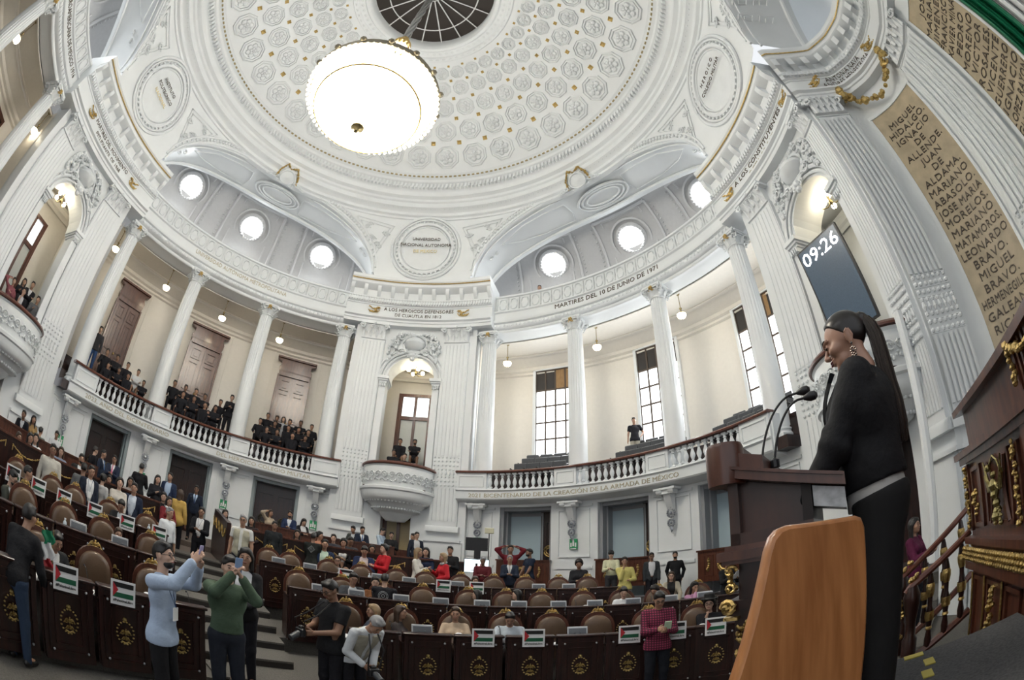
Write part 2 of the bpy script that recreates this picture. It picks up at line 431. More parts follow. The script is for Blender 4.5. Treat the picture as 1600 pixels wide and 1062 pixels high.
wc = pier(0, 'back', 'white pier at the back with fluted pilasters and an arch')
wl = pier(-90, 'left', 'white pier at the left with fluted pilasters and an arch')
wr = pier(90, 'right', 'white pier at the right with the arch behind the clock screen')

# ---- bowed balconies in the arches
def bowl_balcony(c, label):
    q = P(c, 10.75, 0)
    root = empty('bowed_balcony', (0, 0, 0), label=label, cat='balcony', group='bowed balconies in the arches')
    b = MB()
    prof = [(0.05, 3.3), (.35, 3.32), (.55, 3.5), (.62, 3.62), (.8, 3.66), (.95, 3.82), (1.08, 3.95), (1.22, 4.0), (1.32, 4.1), (1.34, 4.2), (1.36, 4.32), (1.42, 4.36), (1.42, 4.44), (1.32, 4.5), (1.34, 4.75), (1.36, 5.0), (1.32, 5.18), (1.36, 5.24), (1.3, 5.26), (1.2, 5.26), (1.2, 4.5), (.05, 4.5)]
    b.rev([(r*1.0, z) for r, z in prof], c+180-88, c+180+88, 40, (q[0], q[1]))
    for k in range(26):                      # beads under the bowl
        a = c+180-84+k*6.6
        b.sphere(P(a, 1.14, 3.98, q), .05, 6, 4); b.sphere(P(a, .9, 3.74, q), .045, 6, 4)
    b.obj('bowl', WHITE2, root)
    r = MB(); rg = random.Random(5)
    for k in range(15):
        a = c+180-80+k*11.2
        spiral(r, P(a, 1.37, 4.86, q), a+180, .13, 1 if k % 2 else -1, .028)
        garland(r, [P(a, 1.36, 4.65, q), P(a+4, 1.37, 4.72, q), P(a+8, 1.36, 4.66, q)], .035, k)
    r.obj('relief', WHITE2, root)
    h = MB(); h.revc([(1.24, 5.26), (1.42, 5.26), (1.43, 5.3), (1.38, 5.36), (1.26, 5.36), (1.23, 5.3)], c+180-88, c+180+88, 40, (q[0], q[1]))
    h.obj('handrail', RWOOD, root)
    return root
bowl_balcony(0, 'white bowed balcony with a wooden handrail under the central arch')
bowl_balcony(-90, 'white bowed balcony with spectators at the far left')
bowl_balcony(90, 'white bowed balcony behind the speaking woman')

# ---- gallery walls, floors, ceilings
def gallery(lo, hi, name, label):
    b = MB()
    b.rev([(13.8, 4.5), (13.8, 10.35), (13.7, 10.4), (13.72, 10.5), (13.6, 10.56), (13.6, 10.7), (13.45, 10.78), (13.3, 10.95), (13.2, 11.0)], lo-1.5, hi+1.5, 60)
    for a in (lo-.6, hi+.6):
        b.add([P(a, 11.4, 4.5), P(a, 13.9, 4.5), P(a, 13.9, 11.1), P(a, 11.4, 11.1)], [(0, 1, 2, 3)])
    b.obj('wall_'+name, CREAM, label=label, **S_)
    c = MB(); c.rev([(13.9, 11.02), (11.62, 11.02)], lo-1, hi+1, 60)
    for r in (11.7, 13.0):
        c.rev([(r-.04, 11.02), (r-.04, 10.97), (r+.04, 10.97), (r+.04, 11.02)], lo-1, hi+1, 60)
    c.obj('ceiling', CREAM, label='cream ceiling of the %s' % name.replace('_', ' '), **S_)
    f = MB()
    f.revc([(10.55, 4.3), (13.9, 4.3), (13.9, 5.62), (12.35, 5.62), (12.35, 5.28), (11.75, 5.28), (11.75, 4.95), (11.15, 4.95), (11.15, 4.6), (10.55, 4.6)], lo-1, hi+1, 60)
    f.obj('floor', DWOOD, label='dark wooden stepped floor of the %s' % name.replace('_', ' '), **S_)
    d = MB(); d.rev([(13.74, 5.6), (13.74, 6.0)], lo, hi, 50); d.obj('baseboard_'+name, DWOOD, **S_)
gallery(14.5, 74, 'gallery_right', 'cream wall behind the right gallery')
gallery(-74, -14.5, 'gallery_left', 'cream wall behind the left gallery')
gallery(-150, -104.5, 'gallery_front_left', 'cream wall behind the near left gallery')

# gallery doors (left) and windows (right)
GDOOR = [(-66.6, -60.0, 10.1), (-49.0, -41.0, 10.1), (-29.6, -21.9, 10.1)]
def gallery_door(i, a0, a1, zt):
    am = (a0+a1)/2; w = R(a1-a0)*13.7; f = P(am, 13.62, 0); rt = P(am+90, 1, 0); inn = -P(am, 1, 0)
    fr = lambda u, v, d: f+rt*u+inn*d+np.array([0, 0, v])
    b = MB(); hw = w/2*.84
    b.poly([(-hw, 5.62), (hw, 5.62), (hw, 9.2), (-hw, 9.2)], fr, -.1, .12)
    b.poly([(-hw*.98, 9.2), (hw*.98, 9.2), (hw*1.0, 9.45), (-hw*1.0, 9.45)], fr, -.1, .2)
    pr = [(-hw*1.02, 9.4), (hw*1.02, 9.4), (hw*1.05, 9.6), (hw*.94, 9.75), (hw*.95, 9.9), (hw*1.22, zt), (hw*1.22, zt+.1), (-hw*1.22, zt+.1), (-hw*1.22, zt), (-hw*.95, 9.9), (-hw*.94, 9.75), (-hw*1.05, 9.6)]
    b.poly(pr, fr, -.1, .2)
    b.poly([(-hw*1.25, zt+.05), (hw*1.25, zt+.05), (hw*1.25, zt+.13), (-hw*1.25, zt+.13)], fr, -.1, .3)
    for s in (-1, 1): b.poly([(s*hw*.93, 5.62), (s*hw*1.05, 5.62), (s*hw*1.05, 9.25), (s*hw*.93, 9.25)][::s], fr, -.1, .2)
    o = b.obj('door_%d' % (7+i), MWOOD, label='tall carved wooden gallery door, number %d from the left' % (i+1), **S_)
    for s in (-1, 1):
        l = MB(); x0, x1 = sorted((s*.02, s*hw*.9))
        l.poly([(x0, 5.62), (x1, 5.62), (x1, 9.15), (x0, 9.15)], fr, .12, .17)
        for z0, z1 in ((5.9, 6.9), (7.05, 8.35), (8.5, 9.0)):
            m = .12
            for (p, q, r_, t) in ((x0+m, x1-m, z0, z0+.05), (x0+m, x1-m, z1-.05, z1), (x0+m, x0+m+.05, z0, z1), (x1-m-.05, x1-m, z0, z1)):
                l.poly([(p, r_), (q, r_), (q, t), (p, t)], fr, .17, .21)
            l.poly([(x0+m+.12, z0+.12), (x1-m-.12, z0+.12), (x1-m-.12, z1-.12), (x0+m+.12, z1-.12)], fr, .165, .195)
        l.obj('door_leaf', MWOOD, o)
    h = MB(); h.sphere(fr(.06, 7.0, .24), .05, 8, 5); h.obj('door_knob', GOLD, o)
    p = MB()                                 # plaster moulding round the door
    for (u0, u1, v0, v1) in ((-hw*1.55, -hw*1.48, 5.7, 10.55), (hw*1.48, hw*1.55, 5.7, 10.55), (-hw*1.55, hw*1.55, 10.5, 10.56)):
        p.poly([(u0, v0), (u1, v0), (u1, v1), (u0, v1)], fr, -.22, -.1)
    p.obj('plaster_surround', CREAM, o)
for i, (a0, a1, zt) in enumerate(GDOOR): gallery_door(i, a0, a1, 9.98)
GWIN = [(22.3, 29.8, 10.5), (41.7, 49.2, 10.5), (60.9, 68.4, 10.5)]
def gallery_window(i, a0, a1, zt):
    am = (a0+a1)/2; hw = R(a1-a0)*13.7/2; f = P(am, 13.7, 0); rt = P(am+90, 1, 0); inn = -P(am, 1, 0)
    fr = lambda u, v, d: f+rt*u+inn*d+np.array([0, 0, v])
    z0 = 6.0; zs = zt-.95
    b = MB()
    for (u0, u1, v0, v1, d) in ((-hw-.12, -hw, z0, zt+.12, .1), (hw, hw+.12, z0, zt+.12, .1), (-hw-.12, hw+.12, zt, zt+.12, .1), (-hw-.12, hw+.12, z0-.12, z0, .14)):
        b.poly([(u0, v0), (u1, v0), (u1, v1), (u0, v1)], fr, -.05, d)
    o = b.obj('window_%d' % (i+1), WHITE, label='tall gridded gallery window, number %d from the centre, bright with daylight' % (i+1), **S_)
    g = MB(); g.poly([(-hw, z0), (hw, z0), (hw, zs), (-hw, zs)], fr, -.03, -.01); g.obj('pane', DAY, o)
    t = MB(); t.poly([(-hw, zs), (-hw*.0, zs), (0, zt), (-hw, zt)], fr, -.03, -.01); t.obj('dark_pane', NET, o)
    t = MB(); t.poly([(0, zs), (hw*.72, zs), (hw*.72, zt), (0, zt)], fr, -.03, .01); t.obj('wooden_shutter', SHUT, o)
    t = MB(); t.poly([(hw*.72, zs), (hw, zs), (hw, zt), (hw*.72, zt)], fr, -.03, -.01); t.obj('dark_pane', NET, o)
    m = MB()
    for k in range(5):
        u = -hw+2*hw*k/4; m.poly([(u-.032, z0), (u+.032, z0), (u+.032, zt), (u-.032, zt)], fr, -.01, .03)
    for k in range(7):
        v = zs-k*.74
        if v > z0-.02: m.poly([(-hw, v-.032), (hw, v-.032), (hw, v+.032), (-hw, v+.032)], fr, -.01, .035)
    m.poly([(-hw, zt-.04), (hw, zt-.04), (hw, zt), (-hw, zt)], fr, -.01, .04)
    m.obj('glazing_bars', mat('rusty_dark_iron', (.07, .045, .03), .5), o)
for i, (a0, a1, zt) in enumerate(GWIN): gallery_window(i, a0, a1, zt)
# dark openings in the near left gallery
for i, a in enumerate((-110.5, -125.5)):
    am = a; hw = .62; f = P(am, 13.7, 0); rt = P(am+90, 1, 0); inn = -P(am, 1, 0)
    fr = lambda u, v, d: f+rt*u+inn*d+np.array([0, 0, v])
    b = MB()
    for (u0, u1, v0, v1) in ((-hw-.1, -hw, 5.6, 10), (hw, hw+.1, 5.6, 10), (-hw-.1, hw+.1, 9.9, 10.05)): b.poly([(u0, v0), (u1, v0), (u1, v1), (u0, v1)], fr, -.05, .12)
    o = b.obj('door_%d' % (10+i), MWOOD, label='dark glazed gallery door, number %d at the near left' % (i+1), **S_)
    g = MB(); g.poly([(-hw, 5.6), (hw, 5.6), (hw, 9.9), (-hw, 9.9)], fr, -.03, 0); g.obj('pane', NET, o)
    m = MB()
    for u in (-.02,): m.poly([(u-.03, 5.6), (u+.06, 5.6), (u+.06, 9.9), (u-.03, 9.9)], fr, 0, .05)
    m.poly([(-hw, 8.6), (hw, 8.6), (hw, 8.7), (-hw, 8.7)], fr, 0, .05); m.obj('rail', MWOOD, o)

# glazed doors at the back of the arch niches
def glazed_door(idx, c, off, z0, zt, hw, r, label, cols=3, transom=True, glass=None, wall=False):
    am = c+off; f = P(am, r, 0); rt = P(am+90, 1, 0); inn = -P(am, 1, 0)
    fr = lambda u, v, d: f+rt*u+inn*d+np.array([0, 0, v])
    b = MB(); zs = zt-.95 if transom else zt
    b.poly([(-hw-.14, z0), (-hw, z0), (-hw, zt+.14), (-hw-.14, zt+.14)], fr, -.05, .12)
    b.poly([(hw, z0), (hw+.14, z0), (hw+.14, zt+.14), (hw, zt+.14)], fr, -.05, .12)
    b.poly([(-hw, zt), (hw, zt), (hw, zt+.14), (-hw, zt+.14)], fr, -.05, .12)
    if transom: b.poly([(-hw, zs-.12), (hw, zs-.12), (hw, zs+.04), (-hw, zs+.04)], fr, -.02, .1)
    for k in range(cols+1):
        u = -hw+2*hw*k/cols; b.poly([(u-.06, z0), (u+.06, z0), (u+.06, zt), (u-.06, zt)], fr, -.02, .08)
    b.poly([(-hw, z0), (hw, z0), (hw, z0+1.1), (-hw, z0+1.1)], fr, -.02, .06)
    o = b.obj('door_%d' % idx, MWOOD, label=label, **S_)
    for k in range(cols):
        u0 = -hw+2*hw*k/cols+.06; u1 = u0+2*hw/cols-.12
        g = MB(); g.poly([(u0, z0+1.1), (u1, z0+1.1), (u1, zs-.12), (u0, zs-.12)], fr, 0, .02); g.obj('pane', glass or mat('frosted_pane', (.55, .58, .56), .3), o)
        if transom: g = MB(); g.poly([(u0, zs+.04), (u1, zs+.04), (u1, zt), (u0, zt)], fr, 0, .02); g.obj('pane', mat('lit_transom', (.8, .85, .88), .3, emit=(.9, 1, 1), estr=.8), o)
    return o
glazed_door(12, 0, 1.1, 4.5, 9.1, .98, 13.1, 'brown glazed double door behind the central arch')
glazed_door(13, -90, -1.5, 4.5, 9.1, .8, 13.1, 'brown glazed door behind the arch at the far left')
glazed_door(14, 0, .1, 1.2, 3.6, .52, 11.4, 'small glazed door under the central bowed balcony', cols=2, transom=False, glass=mat('amber_pane', (.42, .33, .17), .35))
glazed_door(15, -90, -.5, 1.2, 3.6, .52, 11.4, 'small dark door under the bowed balcony at the far left', cols=2, transom=False, glass=mat('blue_grey_pane', (.25, .33, .33), .35))
b = MB(); b.pbox(-3.2, 3.2, 11.45, 11.6, 1., 3.7, 3); b.pbox(-93.2, -86.8, 11.45, 11.6, 1., 3.7, 3); b.pbox(86.8, 93.2, 11.45, 11.6, 1., 3.7, 3)
b.obj('wall_behind_small_doors', DWOOD, **S_)

# ---- entablature, parapet
def arc_prof(cr, cz, r, t0, t1, n=6): return [(cr+r*math.cos(t0+(t1-t0)*i/n), cz+r*math.sin(t0+(t1-t0)*i/n)) for i in range(n+1)]
PROF_BAY = [(11.75, 11.02), (11.55, 11.02), (11.3, 11.16), (11.08, 11.16), (11.05, 11.2), (11.05, 11.28), (11.0, 11.3)]+arc_prof(11.0, 11.42, .11, -math.pi*.6, -math.pi*1.3, 6)+[(10.84, 11.54), (10.82, 11.6), (10.82, 11.66), (10.93, 11.7), (10.93, 12.02), (10.9, 12.04), (10.86, 12.06), (10.86, 12.12), (11.0, 12.16), (11.0, 12.8), (10.93, 12.82), (10.93, 12.9), (11.3, 12.9), (11.3, 12.2), (11.75, 12.2)]
def relief_scrolls(b, a0, a1, r=10.99, z0=12.2, z1=12.76):
    n = int(round((a1-a0)/2.5)); w = (a1-a0)/n
    for i in range(n):
        c = a0+w*(i+.5); zc = (z0+z1)/2; hz = (z1-z0)/2*.9; hx = w*.30
        pts = []
        for t in np.linspace(0, 2*np.pi, 12, endpoint=False):
            u = np.sign(math.cos(t))*abs(math.cos(t))**.6*hx; v = np.sign(math.sin(t))*abs(math.sin(t))**.8*hz
            pts.append(P(c+u, r-.005, zc+v))
        b.tube(pts, .035, 4, closed=True)
        for s in (-1, 1): b.tube([P(c+w*.5*s, r, z0+.02+k*.11) for k in range(6)], [.03, .015, .035, .03, .015, .03], 4)
def bay(a0, a1, name):
    e = MB(); e.revc(PROF_BAY, a0, a1, int(a1-a0))
    n = int((a1-a0)/.9)
    for i in range(n): e.sphere(P(a0+(i+.5)*.9, 10.9, 11.42), .055, 5, 4, sc=(1, 1, 1.3))
    o = e.obj('trim_2', WHITE, label='white entablature and parapet over the %s' % name, **S_)
    rl = MB(); relief_scrolls(rl, a0+.5, a1-.5); rl.obj('parapet_relief', WHITE2, o)
    return o
tb_r = bay(17.2, 72.8, 'right gallery'); tb_l = bay(-72.8, -17.2, 'left gallery'); tb_f = bay(-150, -107.2, 'near left gallery')
PROF_PIER = [(11.4, 11.28), (10.5, 11.28), (10.48, 11.4), (10.44, 11.42), (10.44, 11.5), (10.34, 11.54), (10.34, 11.62), (10.52, 11.66), (10.52, 12.16), (10.48, 12.18), (10.48, 12.22), (10.4, 12.24), (10.4, 12.42), (10.36, 12.46), (10.42, 12.5), (10.42, 12.85), (10.12, 12.95), (10.08, 13.0), (10.08, 13.12), (9.98, 13.22), (9.96, 13.34), (10.0, 13.36), (11.4, 13.36)]
def pier_entab(c, a0, a1):
    e = MB(); e.revc(PROF_PIER, a0, a1, 20)
    n = int((a1-a0)/.62)
    for i in range(n):
        x = a0+(i+.5)*(a1-a0)/n
        e.pbox(x-.18, x+.18, 10.32, 10.42, 12.25, 12.4, 1)
        e.sphere(P(x, 10.4, 12.48), .04, 5, 4)
    n = int(round((a1-a0)/3.4))
    o = e.obj('trim_3', WHITE, **S_)
    md = MB()
    for i in range(n+1):                     # modillions with sunk panels between
        x = a0+.5+i*(a1-a0-1)/n
        md.revc([(10.12, 12.96), (10.14, 12.84), (10.22, 12.7), (10.42, 12.56), (10.42, 12.96)], x-.42, x+.42, 1)
    md.obj('modillion', WHITE, o)
    g = MB(); g.rev([(10.05, 13.13), (10.04, 13.17)], a0, a1, 20)
    g.tube([P(a, 10.03, 13.15) for a in np.linspace(a0, a1, 40)], .022, 5)
    g.obj('gilt_line', GOLD, o)
    return o
pe = {}
for c, a0, a1, nm in ((0, -17.3, 17.3, 'back'), (-90, -107.3, -72.7, 'left'), (90, 72.7, 99.3, 'right')):
    pe[nm] = pier_entab(c, a0, a1); pe[nm]['label'] = 'white projecting entablature with modillions over the %s pier' % nm
def griffin(b, c, az, s, k=1.):
    """gilt winged ornament"""
    rt = P(az+90, 1, 0)*s*k; up = np.array([0, 0, 1.])*k; o = -P(az, .03, 0)
    pt = lambda u, v: np.array(c)+rt*u+up*v+o
    garland(b, [pt(-.2, -.12), pt(0, -.16), pt(.15, -.08), pt(.05, .0), pt(-.1, .04)], .05*k, 3, jitter=.3)
    garland(b, [pt(.05, 0), pt(.2, .12), pt(.34, .16)], .035*k, 5, jitter=.3)
    garland(b, [pt(-.1, .04), pt(-.22, .14), pt(-.32, .17)], .035*k, 6, jitter=.3)
    b.tube([pt(-.3, -.05), pt(-.2, -.18), pt(0, -.2), pt(.2, -.17), pt(.3, -.05), pt(.25, .02)], .025*k, 5)
    for q in range(5): b.tube([pt(.02, -.02), pt(.1+q*.05, .05+q*.01), pt(.16+q*.05, .18-q*.03)], [.02*k, .022*k, .008*k], 4)
for nm, c, A in (('back', 0, (-10.6, 10.6)), ('left', -90, (-99.5, -79.5)), ('right', 90, (76.5, 97.5))):
    for s, a in zip((1, -1), A):
        g = MB(); griffin(g, P(a, 10.5, 11.95), a, s, .8); g.obj('gilt_griffin', GOLD, pe[nm])
def inscription(body, parent, azc, r, z, size, wd=None, m=LETTER, lab=None):
    b = MB(); V, F = bent_text(body, azc, r, z, wd, size); b.add(V, F); o = b.obj('lettering', m, parent, smooth=0)
    if lab: o['label'] = lab
    return o
inscription('UNIVERSIDAD AUTÓNOMA METROPOLITANA', tb_l, -44.3, 10.93, 11.86, .26, 24.5, GOLDT)
inscription('MARTIRES DEL 10 DE JUNIO DE 1971', tb_r, 43.1, 10.93, 11.86, .27, 24)
inscription('UNIVERSIDAD IBEROAMERICANA DE MEXICO 1916', tb_f, -120.5, 10.93, 11.86, .26, 24)
inscription('A LOS HEROICOS DEFENSORES', pe['back'], 0, 10.52, 12.03, .22, 16.5)
inscription('DE CUAUTLA EN 1812', pe['back'], 0, 10.52, 11.78, .22, 11)
inscription('MARTIRES DEL MOVIMIENTO', pe['left'], -89.8, 10.52, 12.03, .22, 15)
inscription('ESTUDIANTIL DE 1968', pe['left'], -89.8, 10.52, 11.78, .22, 11)
inscription('A LOS CONSTITUYENTES', pe['right'], 87, 10.52, 12.03, .24, 17)
inscription('OCTAVIO PAZ', pe['right'], 87, 10.52, 11.78, .24, 9, GOLDT)

# ---- pendentives, arches, lunettes, dome
def arch_z(t):                               # t = distance in degrees from the bay centre
    t = min(1., abs(t)/32.3); return 13.3+3.2*math.sqrt(max(0, 1-t**2.4))
def pend_r(z): u = (z-13.3)/3.1; return 10.0-.55*max(0, min(1, u))**1.6
pend = MB(); soff = MB(); am_ = MB()
for q in (-135, -45, 45, 135):
    aa = np.linspace(-45, 45, 91)
    G = []
    for t in aa:
        zb = arch_z(t) if abs(t) < 32.3 else 13.3
        G.append([P(q+t, pend_r(zb+(16.45-zb)*k/8) if zb < 16.45 else 9.45, max(zb, 16.4) if zb > 16.4 else zb+(16.45-zb)*k/8) for k in range(9)])
    pend.grid(np.array(G))
    ta = np.concatenate([np.linspace(-32.29, -30, 8), np.linspace(-29, 29, 40), np.linspace(30, 32.29, 8)])
    # raised arch mouldings
    for off, rr in ((.08, .05), (.46, .045)):
        pts = []
        for t in ta:
            z = arch_z(t)+off*.75; pts.append(P(q+t*(1+off*.028), pend_r(min(z, 16.4))-.03, z))
        soff.tube(pts, rr, 5)
    G = [[P(q+t*(1-.0*k), pend_r(min(arch_z(t), 16.4))+.0+[0, .06, .12, 1.9, 2.2][k], arch_z(t)-[0, .03, .0, .1, .1][k]*1.0) for k in range(5)] for t in ta]
    soff.grid(np.array(G))
    soff.tube([P(q+t, pend_r(min(arch_z(t), 16.4))+1.9, arch_z(t)-.16) for t in ta], .08, 6)
    soff.tube([P(q+t, pend_r(min(arch_z(t), 16.4))+.25, arch_z(t)-.05) for t in ta], .04, 5)
    for i, t in enumerate(np.linspace(-31.5, 31.5, 76)):   # leaf moulding blobs along the arch
        z = arch_z(t)+.2; am_.sphere(P(q+t*1.006, pend_r(min(z, 16.4))-.02, z+.04), .12, 6, 4, sc=(.7, .7, .8))
ce = pend.obj('ceiling', WHITE, label='white pendentives under the dome', **S_)
so = soff.obj('ceiling', WHITE, label='white soffits of the great arches', **S_)
am_.obj('leaf_moulding', WHITE2, so)
# medallions on pendentives
def medal(c, text, gold):
    b = MB(); cz = 14.88
    for rr, t in ((1.55, .07), (1.42, .05), (1.22, .09), (1.08, .04)):
        n = 44; pts = []
        for a in np.linspace(0, 2*np.pi, n, endpoint=False):
            z = cz+rr*math.sin(a); pts.append(P(c+math.degrees(rr*math.cos(a)/9.85), pend_r(z)-.05, z))
        b.tube(pts, t, 6, closed=True)
    for a in np.linspace(0, 2*np.pi, 40, endpoint=False):
        z = cz+1.31*math.sin(a); b.sphere(P(c+math.degrees(1.31*math.cos(a)/9.85), pend_r(z)-.05, z), .07, 5, 4)
    # disc
    rows = []
    for rr in (0.02, .5, 1.05):
        rows.append([P(c+math.degrees(rr*math.cos(a)/9.85), pend_r(cz+rr*math.sin(a))-.04, cz+rr*math.sin(a)) for a in np.linspace(0, 2*np.pi, 32, endpoint=False)])
    b.grid(np.array(rows), cv=True)
    # triangular panels with scrolls either side above
    for s in (-1, 1):
        tri = [(s*9.5, 15.9), (s*20.5, 16.1), (s*13.6, 14.1)]
        for sh in (1., .78):
            cx = sum(p[0] for p in tri)/3; czz = sum(p[1] for p in tri)/3
            pp = [(cx+(p[0]-cx)*sh, czz+(p[1]-czz)*sh) for p in tri]; pts = []
            for i in range(3):
                for k in range(8):
                    u = k/8; x = pp[i][0]+(pp[(i+1) % 3][0]-pp[i][0])*u; z = pp[i][1]+(pp[(i+1) % 3][1]-pp[i][1])*u
                    bow = math.sin(u*math.pi)*(.18 if i == 2 else .1); 
                    pts.append(P(c+x+(bow*1.2*s if i == 2 else 0), pend_r(z)-.03, z+(bow*.4 if i != 2 else 0)))
            b.tube(pts, .03, 4, closed=True)
        rg = random.Random(8)
        for k in range(9):
            u, v = rg.random(), rg.random()
            if u+v > 1: u, v = 1-u, 1-v
            x = tri[0][0]+(tri[1][0]-tri[0][0])*u*.7+(tri[2][0]-tri[0][0])*v*.7+s*.8; z = tri[0][1]+(tri[1][1]-tri[0][1])*u*.7+(tri[2][1]-tri[0][1])*v*.7-.12
            spiral(b, P(c+x, pend_r(z)-.04, z), c+x, .14, s if k % 2 else -s, .03)
    o = b.obj('medallion', WHITE2, ce)
    lines = text.split('\n')
    for i, ln in enumerate(lines):
        z = 15.28-i*.3; t = MB(); V, F = bent_text(ln, c, pend_r(z)-.13, z, None, .205, tilt=-.15); t.add(V, F)
        t.obj('lettering', LETTER if i < len(lines)-gold else mat('bright_gold_letters', (.8, .66, .33), .35, metal=.3), o, smooth=0)
medal(0, 'UNIVERSIDAD\nNACIONAL AUTONOMA\nDE MEXICO', 1); medal(-90, 'INSTITUTO\nPOLITECNICO\nNACIONAL', 1); medal(90, 'H E R O I C O\nCOLEGIO MILITAR', 0)
# lunette vaults behind the arches with round windows
COVE = [(14.0, 12.9), (14.0, 14.3), (13.85, 15.1), (13.6, 15.7), (13.25, 16.15), (12.7, 16.55), (12.1, 16.78), (11.6, 16.85)]
oc_i = 0
for q, nm in ((-135, 'near left'), (-45, 'left'), (45, 'right')):
    v = MB(); v.rev(COVE, q-36, q+36, 50)
    v.rev([(11.3, 12.2), (14.05, 12.2)], q-36, q+36, 40)
    cv = v.obj('ceiling', VAULT, label='shade-toned vault behind the %s arch' % nm, **S_)
    w = MB()
    def cove(az, s, d=.0):                   # s 0..1 along the cove
        L = np.array(COVE[1:7]); x = s*(len(L)-1); i = min(int(x), len(L)-2); p = L[i]+(L[i+1]-L[i])*(x-i)
        return P(az, p[0]-d, p[1]-d*.6)
    for o_ in (-19.2, -.2, 19.0):
        am0 = q+o_
        for e in (-6.6, 6.6):
            w.tube([cove(am0+e, s, .05) for s in np.linspace(0, .96, 9)], .08, 5)
            for k in range(14): w.sphere(cove(am0+e*1.13, .03+k*.065, .04), .05, 5, 4)
            w.tube([cove(am0+e*.72, s, .03) for s in np.linspace(.05, .35, 4)], .05, 4); w.tube([cove(am0+e*.72, s, .03) for s in np.linspace(.82, .93, 3)], .05, 4)
        w.tube([cove(am0+t, .96, .05) for t in np.linspace(-6.6, 6.6, 8)], .08, 5)
        w.tube([cove(am0+t, .93, .03) for t in np.linspace(-4.7, 4.7, 8)], .05, 4); w.tube([cove(am0+t, .06, .03) for t in np.linspace(-4.7, 4.7, 8)], .05, 4)
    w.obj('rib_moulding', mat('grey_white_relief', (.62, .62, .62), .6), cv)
    for o_ in (-18.2, -.2, 18.0):
        am0 = q+o_; cpt = P(am0, 13.28, 16.0); n_ = -P(am0, 1, 0)*.62+np.array([0, 0, -.78]); n_ /= np.linalg.norm(n_)
        rt = P(am0+90, 1, 0); up = np.cross(rt, n_); up = up if up[2] > 0 else -up
        M = np.stack([rt, up, n_], 1)
        oc_i += 1
        f = MB(); f.lathe([(.74, -.1), (.76, .06), (.67, .14), (.6, .12), (.56, .05), (.52, -.02)], cpt, 28, M=M)
        for a in np.linspace(0, 2*np.pi, 26, endpoint=False): f.sphere(cpt+(rt*math.cos(a)+up*math.sin(a))*.65+n_*.14, .055, 5, 4)
        f.lathe([(1.02, -.03), (1.02, .09), (.93, .09), (.93, -.03)], cpt, 28, M=M)
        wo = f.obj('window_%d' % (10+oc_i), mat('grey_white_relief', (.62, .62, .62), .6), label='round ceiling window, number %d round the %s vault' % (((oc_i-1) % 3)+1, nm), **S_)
        g = MB(); g.lathe([(.001, .03), (.54, .03)], cpt, 28, M=M); g.obj('pane', OCULUS, wo)
        g = MB(); g.sphere(cpt+n_*.05, .03, 6, 4); g.obj('boss', BLACKM, wo)
    # soffit oval medallion and long panels, gilt garland on the crown
    o2 = MB()
    for sx, sy, t in ((1.25, .62, .06), (1.05, .5, .05), (.82, .36, .05)):
        pts = []
        for a in np.linspace(0, 2*np.pi, 36, endpoint=False):
            t_ = math.degrees(sx*math.cos(a)/10.6); rr = 10.55+sy*math.sin(a); pts.append(P(q+1+t_, rr, arch_z(t_+1)-.12))
        o2.tube(pts, t, 6, closed=True)
    for s in (-1, 1):
        pts = [P(q+s*t, rr, arch_z(t)-.1) for t, rr in [(8.5, 10.0), (14, 9.95), (20, 10.0), (26, 10.3), (22, 10.8), (16, 11.1), (8.5, 11.15), (7.8, 10.6)]]
        o2.tube(pts, .03, 4, closed=True)
        for t in (27.5, 28.8): spiral(o2, P(q+s*t, 10.6, arch_z(t)-.1), q, .12, s, .04)
    o2.obj('oval_moulding', WHITE2, so)
    g = MB(); c0 = q-1.2 if q > 0 else q+.6
    def rp(t, u, d=0.): r_, z_ = np.interp(u, [0, .5, 1], [9.38, 9.1, 8.8]), np.interp(u, [0, .5, 1], [16.2, 16.5, 16.9]); return P(c0+t, r_-d*.6, z_-d*.8)
    garland(g, [rp(-3.4, .15), rp(-3.1, .6), rp(-1.7, .95), rp(0, .8), rp(1.7, .95), rp(3.1, .6), rp(3.4, .15)], .055, 4, jitter=.3)
    g.obj('gilt_garland', GOLD, so)
    g = MB(); g.tube([rp(2.3*math.cos(t), .38+.36*math.sin(t), .02) for t in np.linspace(0, 2*np.pi, 22, endpoint=False)], .045, 6, closed=True)
    rows = [[rp(2.2*k*math.cos(t), .38+.34*k*math.sin(t), -.02+.05*(1-k)) for t in np.linspace(0, 2*np.pi, 22, endpoint=False)] for k in (.02, .5, 1)]; g.grid(np.array(rows), cv=True)
    for s in (-1, 1):
        for k in range(4): spiral(g, rp(s*(3.6+k*.8), .2-.05*k, .03), c0, .16-.03*k, s if k % 2 else -s, .035)
        garland(g, [rp(s*2.6, .0), rp(s*1.2, -.12), rp(0, -.16)], .05, 4)
    g.obj('cartouche', WHITE2, so)
